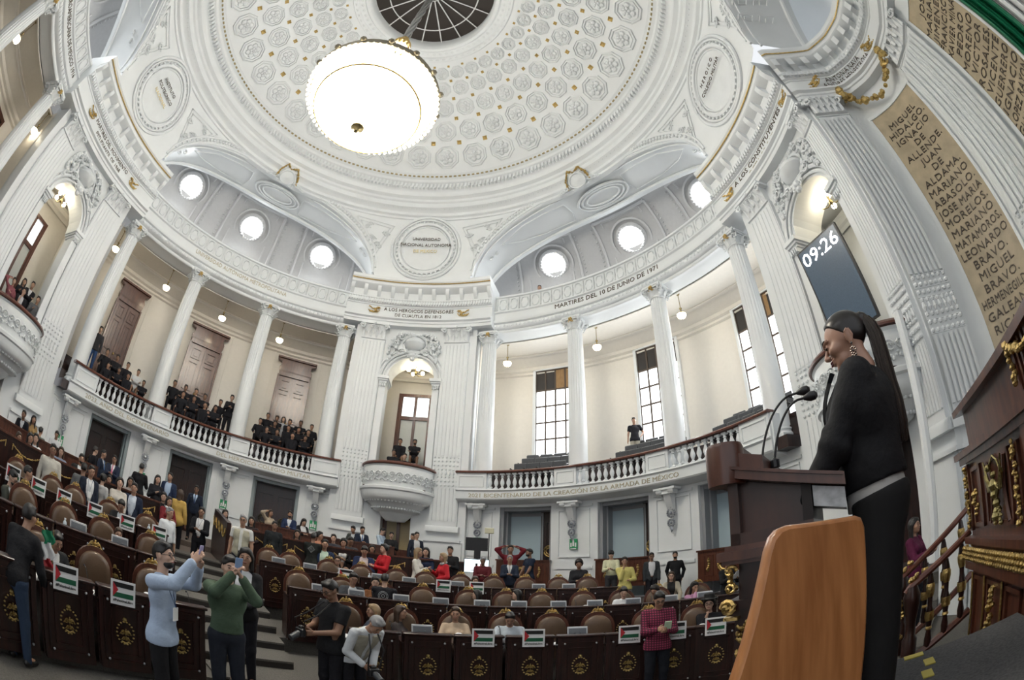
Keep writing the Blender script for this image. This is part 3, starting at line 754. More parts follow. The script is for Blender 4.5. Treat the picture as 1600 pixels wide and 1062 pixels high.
# dome
RS, ZC = 12.55, 8.35
def dome_z(r): return ZC+math.sqrt(RS*RS-r*r)
dm = MB()
ringp = [(9.62, 16.3), (9.42, 16.32), (9.4, 16.42), (9.28, 16.46), (9.26, 16.6), (9.2, 16.66), (9.0, 16.72), (8.98, 16.95), (8.9, 17.0), (8.86, 17.1), (8.7, 17.16), (8.66, 17.34), (8.6, 17.4), (8.52, 17.42), (8.5, 17.62), (8.42, 17.68), (8.32, 17.72), (8.28, 17.84), (8.2, 17.88), (8.12, 17.9), (8.1, 17.96), (8.02, 18.0)]
dm.rev(ringp, 0, 360, 180)
dm.rev([(r, dome_z(r)) for r in np.linspace(8.02, 3.0, 14)], 0, 360, 120)
dm.rev([(3.3, dome_z(3.3)-.02), (3.25, dome_z(3.25)-.12), (3.1, dome_z(3.1)-.12), (3.05, dome_z(3.05)-.03), (2.8, 20.52), (2.72, 20.42), (2.6, 20.42), (2.55, 20.5), (2.5, 20.6), (2.5, 21.2)], 0, 360, 90)
do = dm.obj('ceiling', WHITE, label='white coffered dome with mouldings', **S_)
d2 = MB()
for i in range(300):
    a = i*1.2; d2.pbox(a-.3, a+.3, 8.38, 8.62, 17.42, 17.68, 1)
for i in range(260): a = i*360/260; d2.sphere(P(a, 9.1, 16.72), .05, 5, 3)
for i in range(70):
    a = i*360/70; r = 2.92; d2.sphere(P(a, r, dome_z(r)-.01), .1, 6, 4, sc=(1, 1, .6))
    spiral(d2, P(a+2.5, 3.17, dome_z(3.17)-.13), a, .07, 1, .02)
d2.obj('ring_moulding', WHITE2, do)
gd = MB()
for i in range(240): a = i*1.5; gd.pbox(a-.42, a+.42, 8.105, 8.16, 17.89, 17.95, 1)
gd.obj('gilt_dashes', mat('dull_gilt', (.42, .34, .18), .4, metal=.7), do)
cof = MB(); gs = MB()
def dome_frame(az, r):
    p = P(az, r, dome_z(r)); n_ = (np.array([0, 0, ZC])-p); n_ /= np.linalg.norm(n_)
    rt = P(az+90, 1, 0); up = np.cross(n_, rt); return p, rt, up, n_
CR = [7.41, 6.38, 5.43, 4.58, 3.86]; base = {}
for k, cr in enumerate(CR):
    s = cr*R(10)*.40
    c = MB()
    oct_ = lambda q, h: [(q*math.cos(R(22.5+45*i)), q*math.sin(R(22.5+45*i)), h) for i in range(8)]
    G = np.array([oct_(s*1.15, 0), oct_(s*1.13, .10), oct_(s*1.04, .11), oct_(s*1.01, .04), oct_(s*.93, .04), oct_(s*.91, .09), oct_(s*.84, .09), oct_(s*.80, .005)])
    c.grid(G, cv=True)
    for i in range(6 if k < 4 else 5):       # flower: outer and inner petals
        a = R(i*60+15); c.sphere((s*.42*math.cos(a), s*.42*math.sin(a), .04), s*.27, 7, 4, sc=(1, 1, .62))
    for i in range(5):
        a = R(i*72); c.sphere((s*.2*math.cos(a), s*.2*math.sin(a), .14), s*.15, 6, 4, sc=(1, 1, .8))
    c.sphere((0, 0, .2), s*.1, 7, 4)
    for j in range(36):
        p, rt, up, n_ = dome_frame(5+10*j, cr); cof.merge(c, np.stack([rt, up, n_], 1), p)
    if k < 5:
        gr = [6.87, 5.88, 5.02, 4.22, 3.55][k]; g = .1*gr/6.87
        for j in range(36):
            p, rt, up, n_ = dome_frame(10*j, gr)
            V = [p+rt*g*u+up*g*v+n_*w for u, v, w in ((-1, -1, .0), (1, -1, 0), (1, 1, 0), (-1, 1, 0), (-.8, -.8, .03), (.8, -.8, .03), (.8, .8, .03), (-.8, .8, .03), (0, 0, .0))]
            gs.add(V, [(0, 1, 5, 4), (1, 2, 6, 5), (2, 3, 7, 6), (3, 0, 4, 7), (4, 5, 8), (5, 6, 8), (6, 7, 8), (7, 4, 8)])
cof.obj('coffer_rosettes', WHITE2, do)
gs.obj('gilt_studs', GOLD, do, smooth=0)
# oculus skylight
oc = MB(); oc.lathe([(.001, 21.1), (2.52, 21.1)], (0, 0, 0), 48)
ow = oc.obj('window_20', mat('dark_skylight_mesh', (.03, .022, .018), .6), label='dark round skylight at the top of the dome', **S_)
ob = MB()
for i in range(18):
    a = i*20+6; ob.tube([P(a, .35, 20.95), P(a, 2.5, 20.95)], .028, 4)
for r in (.35, 1.85): ob.tube([P(a, r, 20.95) for a in np.linspace(0, 360, 60, endpoint=False)], .028, 4, closed=True)
ob.obj('glazing_bars', mat('white_bars', (.8, .8, .8), .4), ow)
# ================================================================== gallery balconies, columns, lamps
def baluster_mesh():
    b = MB()
    b.box((0, 0, .02), (.15, .15, .04)); b.box((0, 0, .545), (.15, .15, .05))
    b.lathe([(.035, .04), (.06, .05), (.06, .07), (.03, .09), (.045, .13), (.075, .22), (.07, .28), (.045, .36), (.03, .42), (.055, .44), (.055, .46), (.03, .47), (.05, .5), (.055, .52)], (0, 0, 0), 10)
    return b.mesh('baluster', [WHITE])
BAL = baluster_mesh()
def balcony(lo, hi, peds, label, pedtxt=None):
    root = empty('gallery_balcony', label=label, cat='balcony')
    b = MB()
    b.revc([(10.42, 4.34), (10.46, 4.3), (11.1, 4.2), (11.1, 4.6), (10.62, 4.6), (10.6, 4.68), (10.36, 4.68), (10.34, 4.64), (10.42, 4.6)], lo, hi, 60)
    b.obj('slab', WHITE, root)
    for i, (a0, a1) in enumerate(peds):
        p = MB(); p.revc([(10.42, 4.66), (10.62, 4.66), (10.62, 5.27), (10.42, 5.27)], a0, a1, 4)
        m = .45
        for x0, x1, z0, z1 in ((a0+m, a1-m, 4.76, 4.79), (a0+m, a1-m, 5.14, 5.17), (a0+m, a0+m+.14, 4.76, 5.17), (a1-m-.14, a1-m, 4.76, 5.17)): p.pbox(x0, x1, 10.39, 10.43, z0, z1, 2)
        if i in (0, len(peds)-1):            # returning side wall of the balcony
            e = a0 if (i == 0) else a1
            if abs(e-lo) < 1.5 or abs(e-hi) < 1.5:
                p.pbox(min(e, e+.3), max(e, e+.3), 10.5, 11.0, 4.3, 5.27, 1)
        p.obj('pedestal', WHITE, root)
    for i in range(len(peds)-1):
        a0, a1 = peds[i][1], peds[i+1][0]; n = max(3, int(round((a1-a0)/1.23)))
        for k in range(n):
            a = a0+(a1-a0)*(k+.5)/n
            o = bpy.data.objects.new('baluster', BAL); q = P(a, 10.52, 4.68); o.location = q; o.rotation_euler = (0, 0, -R(a)); COL.objects.link(o); o.parent = root
    h = MB(); h.revc([(10.34, 5.27), (10.68, 5.27), (10.7, 5.3), (10.66, 5.35), (10.38, 5.35), (10.33, 5.31)], lo-.2, hi+.2, 70)
    h.obj('handrail', RWOOD, root)
    return root
PR_ = [(12.2, 18.2), (31.7, 36.0), (49.5, 53.8), (67.3, 72.8)]
bR = balcony(12.2, 72.8, PR_, 'curved white balustraded balcony with empty seats, right half of the hall')
bL = balcony(-73.4, -12.2, [(-b_, -a_) for a_, b_ in PR_][::-1], 'curved white balustraded balcony full of spectators, left half of the hall')
bF = balcony(-151, -107, [(-151, -149), (-134, -129), (-117, -112.5), (-109, -107)], 'curved white balustraded balcony, cut by the left edge of the photo')
inscription('2021 BICENTENARIO DE LA CREACIÓN DE LA ARMADA DE MÉXICO', bR, 35.2, 10.42, 4.45, .2, 40.8, GOLDT)
inscription('2023, AÑO DEL BICENTENARIO', bL, -59.3, 10.42, 4.46, .2, 20, GOLDT)
inscription('DEL HEROICO COLEGIO MILITAR', bL, -28.2, 10.42, 4.46, .2, 20.5, GOLDT)

def column_parts():
    s = MB(); n = 72
    a = np.linspace(0, 2*np.pi, n, endpoint=False)
    zs = [4.72, 5.6, 6.5, 7.35, 7.38, 8.6, 9.8, 10.62]
    G = []
    for z in zs:
        t = (z-4.72)/5.9; r = .335-.055*t**1.4
        fl_ = .028 if z > 7.36 else 0
        G.append(np.stack([(r-fl_*(0.5+.5*np.cos(a*20))**2*1.)*np.cos(a), (r-fl_*(0.5+.5*np.cos(a*20))**2)*np.sin(a), np.full(n, z)], 1))
    s.grid(np.array(G), cv=True)
    base = MB(); base.box((0, 0, 4.665), (.8, .8, .1)); base.lathe([(.40, 4.7), (.41, 4.72), (.40, 4.75), (.37, 4.78), (.36, 4.82), (.39, 4.85), (.38, 4.89), (.33, 4.91)], (0, 0, 0), 28)
    c = MB()
    c.lathe([(.29, 10.6), (.31, 10.63), (.29, 10.66), (.28, 10.68), (.3, 10.78), (.36, 10.9), (.34, 10.97)], (0, 0, 0), 24)
    for row, (zz, h, n_, w) in enumerate(((10.66, .2, 8, .15),)):
        for i in range(n_):
            az = i*45; lf = MB(); leaf(lf, 0, 0, 0, w, h); c.merge(lf, np.array([[math.cos(R(az)), -math.sin(R(az)), 0], [math.sin(R(az)), math.cos(R(az)), 0], [0, 0, 1]]), (math.sin(R(az))*.30, -math.cos(R(az))*.30, zz))
    for i in range(4):
        th = math.pi/4+i*math.pi/2; q = np.array([math.cos(th)*.43, math.sin(th)*.43, 10.93]); tn = np.array([math.cos(th), math.sin(th), 0])
        sd = np.array([-tn[1], tn[0], 0])
        for s2 in (-1, 1):
            pts = []
            for k in range(14):
                u = k/13; an = u*3.2*math.pi; rr = .13*(1-.8*u); pts.append(q+sd*s2*.05+tn*rr*math.cos(an)+np.array([0, 0, rr*math.sin(an)])+sd*s2*.03*u)
            c.tube(pts, [.045*(1-.5*k/13) for k in range(14)], 5)
        c.sphere(q, .07, 8, 5)
        for k in range(3): c.sphere(q+np.array([0, 0, -.14-.08*k])-tn*.04*k, .045-.008*k, 6, 4)
    c.box((0, 0, 11.03), (.70, .70, .07)); c.box((0, 0, 11.1), (.74, .74, .07))
    g = MB()
    for k in range(5): th = k*1.257; g.sphere((.05*math.cos(th), -.40, 10.98+.05*math.sin(th)), .04, 6, 4)
    g.sphere((0, -.43, 10.98), .035, 6, 4); g.tube([(-.1, -.36, 10.9), (0, -.4, 10.86), (.1, -.36, 10.9)], .022, 5)
    return s, base, c, g
cs, cb, cc_, cg = column_parts()
COLAZ = [('right', a) for a in (16.3, 34.9, 53.3, 71.8)]+[('left', a) for a in (-16.3, -34.9, -53.3, -71.8)]+[('near left', a) for a in (-108.8, -127, -145)]
col0 = None
for nm, a in COLAZ:
    seq = [x for n_, x in COLAZ if n_ == nm]; k = seq.index(a)
    ref = 'from the central pier' if nm != 'near left' else 'from the left pier'
    lab = 'white fluted column, %s %s along the %s gallery' % (ORD[k], ref, nm)
    loc = P(a, 11.08, 0)
    if col0 is None:
        col0 = empty('fluted_column', loc, -R(a), label=lab, cat='column', group='fluted columns of the galleries', kind='thing')
        cs.obj('shaft', WHITE, col0, smooth=50); cb.obj('base', WHITE, col0); cc_.obj('capital', WHITE2, col0); cg.obj('gilt_flower', GOLD, col0)
    else: dup(col0, loc, -R(a), label=lab)

# hanging opal lamps
LMP = [(-30.6, 'left'), (-44.3, 'left'), (-58.7, 'left'), (-73.1, 'left'), (19.1, 'right'), (37.8, 'right'), (55.6, 'right'), (-104.5, 'near left'), (-122.5, 'near left')]
l0 = None
for a, nm in LMP:
    seq = [x for x, n_ in LMP if n_ == nm]; k = seq.index(a)
    lab = 'hanging opal lamp, %s along the %s gallery ceiling' % (ORD[k], nm)
    loc = P(a, 11.8, 0)
    if l0 is None:
        l0 = empty('pendant_lamp', loc, -R(a), label=lab, cat='lamp', group='opal lamps hanging in the galleries')
        m = MB(); m.tube([(0, 0, 11.02), (0, 0, 10.3)], .014, 6); m.lathe([(.001, 11.02), (.07, 11.02), (.05, 10.97), (.015, 10.95)], (0, 0, 0), 10)
        m.lathe([(.015, 10.45), (.05, 10.42), (.04, 10.36), (.02, 10.34), (.05, 10.26), (.17, 10.2), (.17, 10.17), (.15, 10.17)], (0, 0, 0), 14); m.sphere((0, 0, 9.98), .025, 6, 4)
        m.obj('rod', BRASS, l0)
        g = MB(); g.lathe([(.16, 10.18), (.165, 10.12), (.13, 10.05), (.07, 10.01), (.001, 10.0)], (0, 0, 0), 16); g.obj('lamp_shade', GLOBE, l0)
    else: dup(l0, loc, -R(a), label=lab)
# little three-globe chandeliers in the arches
t0 = None
for c, nm in ((0, 'central arch'), (-90, 'left arch'), (90, 'arch behind the clock screen')):
    lab = 'small brass chandelier with globe lamps in the %s' % nm
    if t0 is None:
        t0 = empty('globe_chandelier', P(c, 11.7, 0), -R(c), label=lab, cat='chandelier', group='globe chandeliers in the arches')
        m = MB(); m.tube([(0, 0, 10.4), (0, 0, 9.75)], .02, 6); m.lathe([(.001, 9.6), (.06, 9.66), (.07, 9.72), (.03, 9.8)], (0, 0, 0), 10)
        for k in range(4):
            th = k*math.pi/2+.5; m.tube([(0, 0, 9.68), (.15*math.cos(th), .15*math.sin(th), 9.6), (.3*math.cos(th), .3*math.sin(th), 9.64), (.32*math.cos(th), .32*math.sin(th), 9.7)], .018, 6)
        m.obj('brass_arms', BRASS, t0)
        for k in range(4):
            th = k*math.pi/2+.5; g = MB(); g.sphere((.32*math.cos(th), .32*math.sin(th), 9.78), .085, 12, 8); g.obj('globe', GLOBE, t0)
    else: dup(t0, P(c, 11.7, 0), -R(c), label=lab)

# consoles under the balconies, exit signs
CON = [(16.0, 'right'), (34.0, 'right'), (52.3, 'right'), (-16.5, 'left'), (-35.2, 'left'), (-53.0, 'left'), (-71.6, 'left')]
c0 = None
for a, nm in CON:
    seq = [x for x, n_ in CON if n_ == nm]; k = seq.index(a)
    lab = 'scroll bracket with silver wreath, %s from the centre under the %s balcony' % (ORD[k], nm)
    loc = P(a, 10.97, 0)
    if c0 is None:
        c0 = empty('scroll_bracket', loc, -R(a), label=lab, cat='bracket', group='scroll brackets under the balconies')
        m = MB()
        for s in (-1, 1): m.lathe([(.001, -.09), (.1, -.09), (.11, 0), (.1, .09), (.001, .09)], (s*.2, -.34, 4.1), 12, M=np.array([[0, 0, 1.], [1, 0, 0], [0, 1, 0]]))
        m.box((0, -.25, 4.15), (.72, .44, .06)); m.box((0, -.22, 4.07), (.5, .34, .14))
        m.add([(-.12, 0, 3.4), (.12, 0, 3.4), (.12, 0, 4.05), (-.12, 0, 4.05), (-.1, -.06, 3.45), (.1, -.06, 3.45), (.12, -.34, 4.05), (-.12, -.34, 4.05)], [(4, 5, 6, 7), (0, 4, 7, 3), (1, 2, 6, 5), (0, 1, 5, 4)])
        m.obj('bracket', WHITE, c0)
        w = MB()
        for z, r in ((3.45, .12), (3.15, .1)):
            th = np.linspace(0, 2*np.pi, 12, endpoint=False)
            for t in th: w.sphere((r*math.cos(t), -.08, z+r*math.sin(t)), .04, 5, 4)
            w.sphere((0, -.1, z), .05, 6, 4)
        w.tube([(0, -.1, 3.02), (.03, -.1, 2.94), (0, -.08, 2.86)], [.05, .04, .01], 5); w.tube([(-.1, -.14, 3.9), (0, -.12, 3.75), (.02, -.1, 3.6)], .04, 6)
        w.obj('wreath', mat('silvered_wreath', (.36, .38, .42), .35, metal=.6), c0)
    else: dup(c0, loc, -R(a), label=lab)
e0 = None
for a, z, nm in ((34.2, 2.75, 'right wall, by the desks'), (16.0, 2.8, 'right wall, behind the stand of the screen'), (-16.5, 2.72, 'wall left of the central arch'), (-35.2, 2.7, 'left wall between the dark doors'), (-53.0, 2.7, 'left wall nearer the aisle'), (-71.6, 2.7, 'far left wall')):
    lab = 'small green emergency exit sign on the %s' % nm
    if e0 is None:
        e0 = empty('exit_sign', P(a, 10.99, z), -R(a), label=lab, cat='sign', group='green exit signs on the lower wall')
        m = MB(); m.box((0, -.01, 0), (.28, .02, .36)); m.obj('plate', GREENS, e0)
        m = MB(); m.box((0, -.03, .04), (.06, .008, .22)); m.sphere((0, -.03, .15), .03, 8, 5); m.box((-.08, -.03, -.02), (.05, .008, .14)); m.box((.08, -.03, -.02), (.05, .008, .14)); m.box((0, -.03, -.15), (.2, .008, .03)); m.obj('pictogram', PAPER, e0)
    else: dup(e0, P(a, 10.99, z), -R(a), label=lab)

# great chandelier
ch = empty('crystal_chandelier', (0, 0, 0), label='huge blazing round crystal chandelier hanging under the dome', cat='chandelier')
m = MB(); Rr = 1.62
m.revc([(Rr-.03, 11.72), (Rr+.06, 11.74), (Rr+.1, 11.85), (Rr+.05, 11.98), (Rr-.03, 12.0)], 0, 360, 60)
for k in range(16):
    a = k*22.5; m.sphere(P(a, Rr+.1, 11.86), .09, 8, 5, sc=(1, 1, .8))
    m.tube([P(a, Rr-.02, 11.98), P(a, .9, 13.3), P(a, .28, 15.0)], .012, 4)
m.obj('brass_hoop', mat('pewter_brass', (.24, .22, .17), .4, metal=.8), ch)
m = MB()
for k in range(12): th = k*math.pi/6; m.lathe([(.02, 14.95), (.06, 15.1), (.03, 15.3)], (.24*math.cos(th), .24*math.sin(th), 0), 6)
m.lathe([(.1, 15.0), (.28, 15.1), (.3, 15.2), (.16, 15.4), (.1, 15.55), (.12, 15.7), (.05, 15.8)], (0, 0, 0), 18); m.obj('gilt_crown', GOLD, ch)
m = MB()
for k in range(5):
    pts = [(.09*math.cos(k*1.257+t*.55), .09*math.sin(k*1.257+t*.55), 15.7+t*.35) for t in range(17)]; m.tube(pts, .045, 5)
m.tube([(0, 0, 15.6), (0, 0, 21.1)], .07, 8)
m.obj('silver_sleeve', mat('silver_fabric', (.42, .42, .41), .35, metal=.5, bump=.4, bscale=18), ch)
m = MB()                                     # basket of lit crystal: stacked rings of strands
prof = [(1.60, 11.74), (1.54, 11.57), (1.42, 11.42), (1.27, 11.25), (1.08, 11.05), (.85, 10.86), (.6, 10.7), (.3, 10.58), (.05, 10.52)]
for i in range(len(prof)-1):
    (r0, z0), (r1, z1) = prof[i], prof[i+1]; n = max(8, int(r0*46))
    for k in range(n):
        a = k*360/n; m.sphere(P(a, (r0+r1)/2, (z0+z1)/2), .06, 5, 3, sc=(.8, .8, 1.3))
m.lathe([(r, z) for r, z in prof[1:]][::-1], (0, 0, 0), 48)
m.lathe([(1.58, 11.74), (1.36, 12.3), (1.0, 13.1), (.6, 14.0), (.25, 14.9)], (0, 0, 0), 40)
mc = m.obj('crystal_basket', CRYSTAL, ch)
m = MB()
for k in range(72):
    a = k*5; m.sphere(P(a, 1.70, 11.62), .045, 5, 4, sc=(1, 1, 1.5)); m.sphere(P(a+2.5, 1.58, 11.5), .035, 5, 3, sc=(1, 1, 1.6)); m.tube([P(a, 1.68, 11.76), P(a, 1.70, 11.66)], .012, 3)
m.obj('hanging_drops', CRYSTAL2, ch, kind='stuff')
m = MB(); m.lathe([(.001, 10.3), (.05, 10.33), (.08, 10.4), (.16, 10.46), (.17, 10.52), (.1, 10.56)], (0, 0, 0), 12); m.obj('finial', BRASS, ch)
m = MB(); m.tube([P(a, 1.35, 11.2) for a in np.linspace(0, 360, 60, endpoint=False)], .03, 5, closed=True); m.obj('brass_ring', GOLD, ch)

# black stacking seats in the right gallery and the central arch
def seat_obj():
    root = empty('auditorium_chair', (0, 0, 0))
    b = MB(); b.bev((0, .2, .68), (.52, .06, .42), .03); b.xf(np.eye(3)); b.obj('backrest', DGREY, root)
    b = MB(); b.bev((0, -.02, .44), (.5, .42, .07), .03); b.obj('seat', DGREY, root)
    b = MB()
    for s in (-1, 1):
        b.tube([(s*.26, -.2, .62), (s*.27, .22, .62), (s*.27, .22, .0)], .018, 5); b.tube([(s*.26, -.2, .62), (s*.26, -.18, 0)], .018, 5)
    b.obj('frame', BLACKM, root)
    return root
seat0 = None
def put_seat(az, r, z, lab, grp):
    global seat0
    if seat0 is None: seat0 = seat_obj(); o = seat0; o.location = P(az, r, z); o.rotation_euler = (0, 0, -R(az)); o['label'] = lab; o['group'] = grp
    else: o = dup(seat0, P(az, r, z), -R(az), label=lab, group=grp)
    o['category'] = 'seat'
for blk, (a0, a1) in enumerate(((21.5, 31.5), (40.8, 50.4), (58.6, 69.4))):
    for row, (r, z, n) in enumerate(((11.4, 4.96, 4), (12.0, 5.29, 4), (12.85, 5.63, 4))):
        for k in range(n):
            az = a0+(a1-a0)*(k+.5)/n+(.4 if row == 1 else 0)
            put_seat(az, r, z, 'empty dark seat, right gallery, %s bay, %s row, %s from the left' % (ORD[blk], ORD[row], ORD[k]), 'empty seats in the right gallery')
for k, (az, r, z) in enumerate(((-4.2, 12.1, 4.86), (-1.6, 12.1, 4.86), (1.4, 12.1, 4.86), (4.2, 12.1, 4.86), (3.6, 11.2, 4.51), (-3.9, 11.2, 4.51))):
    put_seat(az, r, z+.15, 'dark grey seat inside the central arch, %s of six' % ORD[k], 'seats inside the central arch')
# ================================================================== desks, chairs, barriers
def PC(a, r, z): return P(a, r, z, CC)
TZ = {1: .10, 2: .35, 3: .60}
DR = {1: 4.95, 2: 6.75, 3: 8.40}
def crest(b, c, k=1.):
    """gilt eagle-like crest ornament, in the x-z plane facing -y"""
    c = np.array(c, float); pt = lambda x, z, y=0: c+np.array([x*k, y, z*k])
    for s in (-1, 1):
        for j in range(4): b.tube([pt(s*.015, .02-.008*j), pt(s*(.05+.012*j), .045-.012*j, -.012), pt(s*(.085+.012*j), .03-.022*j)], [.010*k, .013*k, .005*k], 5)
        garland(b, [pt(s*.03, -.03), pt(s*.08, -.035), pt(s*.125, -.03)], .011*k, 5, jitter=.6)
    b.sphere(pt(0, .02, -.012), .026*k, 8, 5, sc=(.8, .8, 1.3)); b.sphere(pt(0, .065, -.012), .016*k, 6, 4); b.sphere(pt(0, -.025, -.01), .02*k, 6, 4)
def deputy_desk(w, mirror=False):
    root = empty('deputy_desk')
    h = .92
    b = MB(); b.box((0, .03, h/2), (w-.05, .05, h-.02))
    for (x0, x1, z0, z1) in ((-w/2+.08, w/2-.08, .12, .135), (-w/2+.08, w/2-.08, .83, .845), (-w/2+.08, -w/2+.1, .12, .845), (w/2-.1, w/2-.08, .12, .845), (-w/2+.16, w/2-.16, .2, .215), (-w/2+.16, w/2-.16, .74, .755), (-w/2+.16, -w/2+.18, .2, .755), (w/2-.18, w/2-.16, .2, .755)):
        b.box(((x0+x1)/2, 0, (z0+z1)/2), (x1-x0, .03, z1-z0))
    b.obj('front_panel', DWOOD, root)
    b = MB(); b.bev((0, .05, h+.012), (w+.0, .14, .035), .008); b.box((0, .3, .77), (w, .5, .03)); b.box((0, .12, .85), (w, .02, .14)); b.obj('top', DWOOD, root)
    b = MB()
    for s in (-1, 1): b.box((s*(w/2-.02), .3, .4), (.03, .5, .74))
    b.obj('side_panel', DWOOD, root)
    b = MB()
    th = np.linspace(0, 2*np.pi, 18, endpoint=False)
    for t in th: b.sphere((.105*math.cos(t), -.01, .47+.13*math.sin(t)), .016, 5, 4, sc=(1, 1, .7))
    crest(b, (0, -.015, .48), .6); crest(b, (0, -.015, .41), .45); b.tube([(-.05, 0, .37), (0, -.01, .35), (.05, 0, .37)], .012, 5); b.sphere((0, 0, .62), .03, 6, 4)
    b.obj('gilt_emblem', mat('old_gilt', (.40, .29, .11), .4, metal=.9), root)
    for x in (-w/2+.12, w/2-.12):
        for z in (.14, .82):
            k = MB(); k.sphere((x, -.02, z), .016, 8, 5); k.obj('knob', SILVER, root)
    return root
def deputy_chair():
    root = empty('deputy_chair')
    def outline(w, h, z0, n=14):
        pts = [(-w*.92, z0), (w*.92, z0)]
        for i in range(n+1):
            t = math.pi*i/n; pts.append((w*math.cos(t)**1 if True else 0, z0+h*.55+h*.45*math.sin(t)**.75))
        return pts
    fr = lambda u, v, d: np.array([u, d+.10*(v-.5)*.35, v])
    b = MB(); b.poly(outline(.275, .72, .46), fr, .0, .05); b.obj('back_frame', MWOOD, root)
    b = MB(); o1 = outline(.235, .62, .5); V = []
    c = np.mean(np.array(o1), 0)
    rings = [(1., -.0), (.98, -.035), (.88, -.055), (.6, -.07), (.02, -.075)]
    G = np.array([[fr(c[0]+(u-c[0])*k, c[1]+(v-c[1])*k, d) for u, v in o1] for k, d in rings]); b.grid(G, cv=True)
    G2 = np.array([[fr(c[0]+(u-c[0])*k, c[1]+(v-c[1])*k, .05-d*.5) for u, v in o1] for k, d in rings]); b.grid(G2, cv=True)
    b.obj('backrest', LEATHER, root, smooth=60)
    b = MB(); b.bev((0, -.26, .43), (.5, .48, .1), .04); b.obj('seat', LEATHER, root)
    b = MB(); crest(b, (0, .05, 1.195), .85); b.tube([(-.11, .04, 1.155), (0, .04, 1.175), (.11, .04, 1.155)], .011, 6); b.obj('gilt_crest', GOLD, root)
    for s in (-1, 1):
        b = MB(); b.tube([(s*.26, .0, .66), (s*.28, -.3, .68), (s*.28, -.44, .64), (s*.27, -.42, .42)], .022, 6); b.obj('arm', MWOOD, root)
        for y in (-.46, .0):
            b = MB(); b.tube([(s*.22, y, .4), (s*.23, y, .0)], [.028, .018], 6); b.obj('leg', MWOOD, root)
    return root
ROWN = {1: 'front', 2: 'second', 3: 'third'}
DESK = {1: [-27.6, -19.5, -11.6, -3.6, 4.3, 12.0, 19.4, 26.4, 33.6], 2: [-33.6+5.75*k for k in range(12)], 3: [-35.9+4.65*k for k in range(11)]}
DESKL = {1: [-56.4, -64.5, -72.6, -80.7, -88.8], 2: [-55.0, -60.8, -66.6, -72.4, -78.2, -84.0], 3: [-53.2, -57.9, -62.5, -67.2, -71.8, -76.5, -81.1]}
SPC = {1: 7.95, 2: 5.75, 3: 4.65}
for row in (1, 2, 3):
    w = R(SPC[row])*DR[row]-.015; first = None
    for blk, L in (('right', DESK[row]), ('left', DESKL[row])):
        for k, a in enumerate(L):
            lab = 'dark desk with gilt emblem, %s row of %s block, %s from the aisle' % (ROWN[row], blk, ORD[k])
            loc = PC(a, DR[row], TZ[row])
            if first is None:
                first = deputy_desk(w); first.location = loc; first.rotation_euler = (0, 0, -R(a)); tag(first, lab, 'desk', 'curved rows of deputy desks')
            else: dup(first, loc, -R(a), label=lab)
CH = {1: ([-29.6, -21.5, -13.4, -6.0, 1.0, 8.0, 15.8, 23.4], [-57.5, -65.6, -73.8]),
      2: ([-33.5, -27.4, -21.7, -16.0, -9.5, -4.1, 1.0, 7.0, 12.7, 18.0, 24.0], [-54.3, -61.0, -66.5, -72.3]),
      3: ([-36.0, -33.0, -27.7, -23.2, -18.3, -14.3, -9.4, -4.8, -.3, 4.3, 8.4], [-52.9, -58.2, -63.2, -66.4, -71.5])}
c0 = None
for row in (1, 2, 3):
    for blk, L in (('right', CH[row][0]), ('left', CH[row][1])):
        for k, a in enumerate(L):
            lab = 'brown armchair with gilt crest, %s row of %s block, %s from the aisle' % (ROWN[row], blk, ORD[k])
            loc = PC(a, DR[row]+.98, TZ[row])
            if c0 is None: c0 = deputy_chair(); c0.location = loc; c0.rotation_euler = (0, 0, -R(a)); tag(c0, lab, 'chair', 'leather armchairs behind the desks')
            else: dup(c0, loc, -R(a), label=lab)
# tablet terminals on the desks
m0 = None
TER = {1: [(-20.0, 'right'), (4.0, 'right')], 2: [(-31.6, 'right'), (-26.4, 'right'), (-20, 'right'), (-14.3, 'right'), (-8.3, 'right'), (-2.9, 'right'), (2.9, 'right'), (8.3, 'right'), (14, 'right'), (19.6, 'right'), (24.9, 'right'), (-65.8, 'left'), (-59.9, 'left')],
       3: [(-35.4, 'right'), (-31.0, 'right'), (-21.5, 'right'), (-17.2, 'right'), (-10.4, 'right'), (1.1, 'right'), (5.4, 'right')]}
for row in (1, 2, 3):
    cnt = {'right': 0, 'left': 0}
    for a, blk in TER[row]:
        lab = 'grey tablet on the desks, %s row of %s block, %s from the aisle' % (ROWN[row], blk, ORD[cnt[blk]]); cnt[blk] += 1
        loc = PC(a, DR[row]+.16, TZ[row]+.786)
        if m0 is None:
            m0 = empty('tablet_terminal', loc, -R(a)); tag(m0, lab, 'tablet', 'tablet terminals on the desks')
            T = np.array([[1, 0, 0], [0, math.cos(.3), -math.sin(.3)], [0, math.sin(.3), math.cos(.3)]])
            b = MB(); b.bev((0, 0, .17), (.29, .02, .2), .008, axis=2); b.xf(T.T); b.box((0, .06, .03), (.1, .14, .06)); b.obj('case', SILVER, m0)
            b = MB(); b.box((0, -.012, .165), (.25, .008, .15)); b.sphere((-.04, -.017, .17), .012, 6, 4); b.sphere((.04, -.017, .17), .012, 6, 4); b.xf(T.T); b.obj('dark_back', mat('tablet_back', (.10, .11, .125), .4), m0)
        else: dup(m0, loc, -R(a), label=lab)
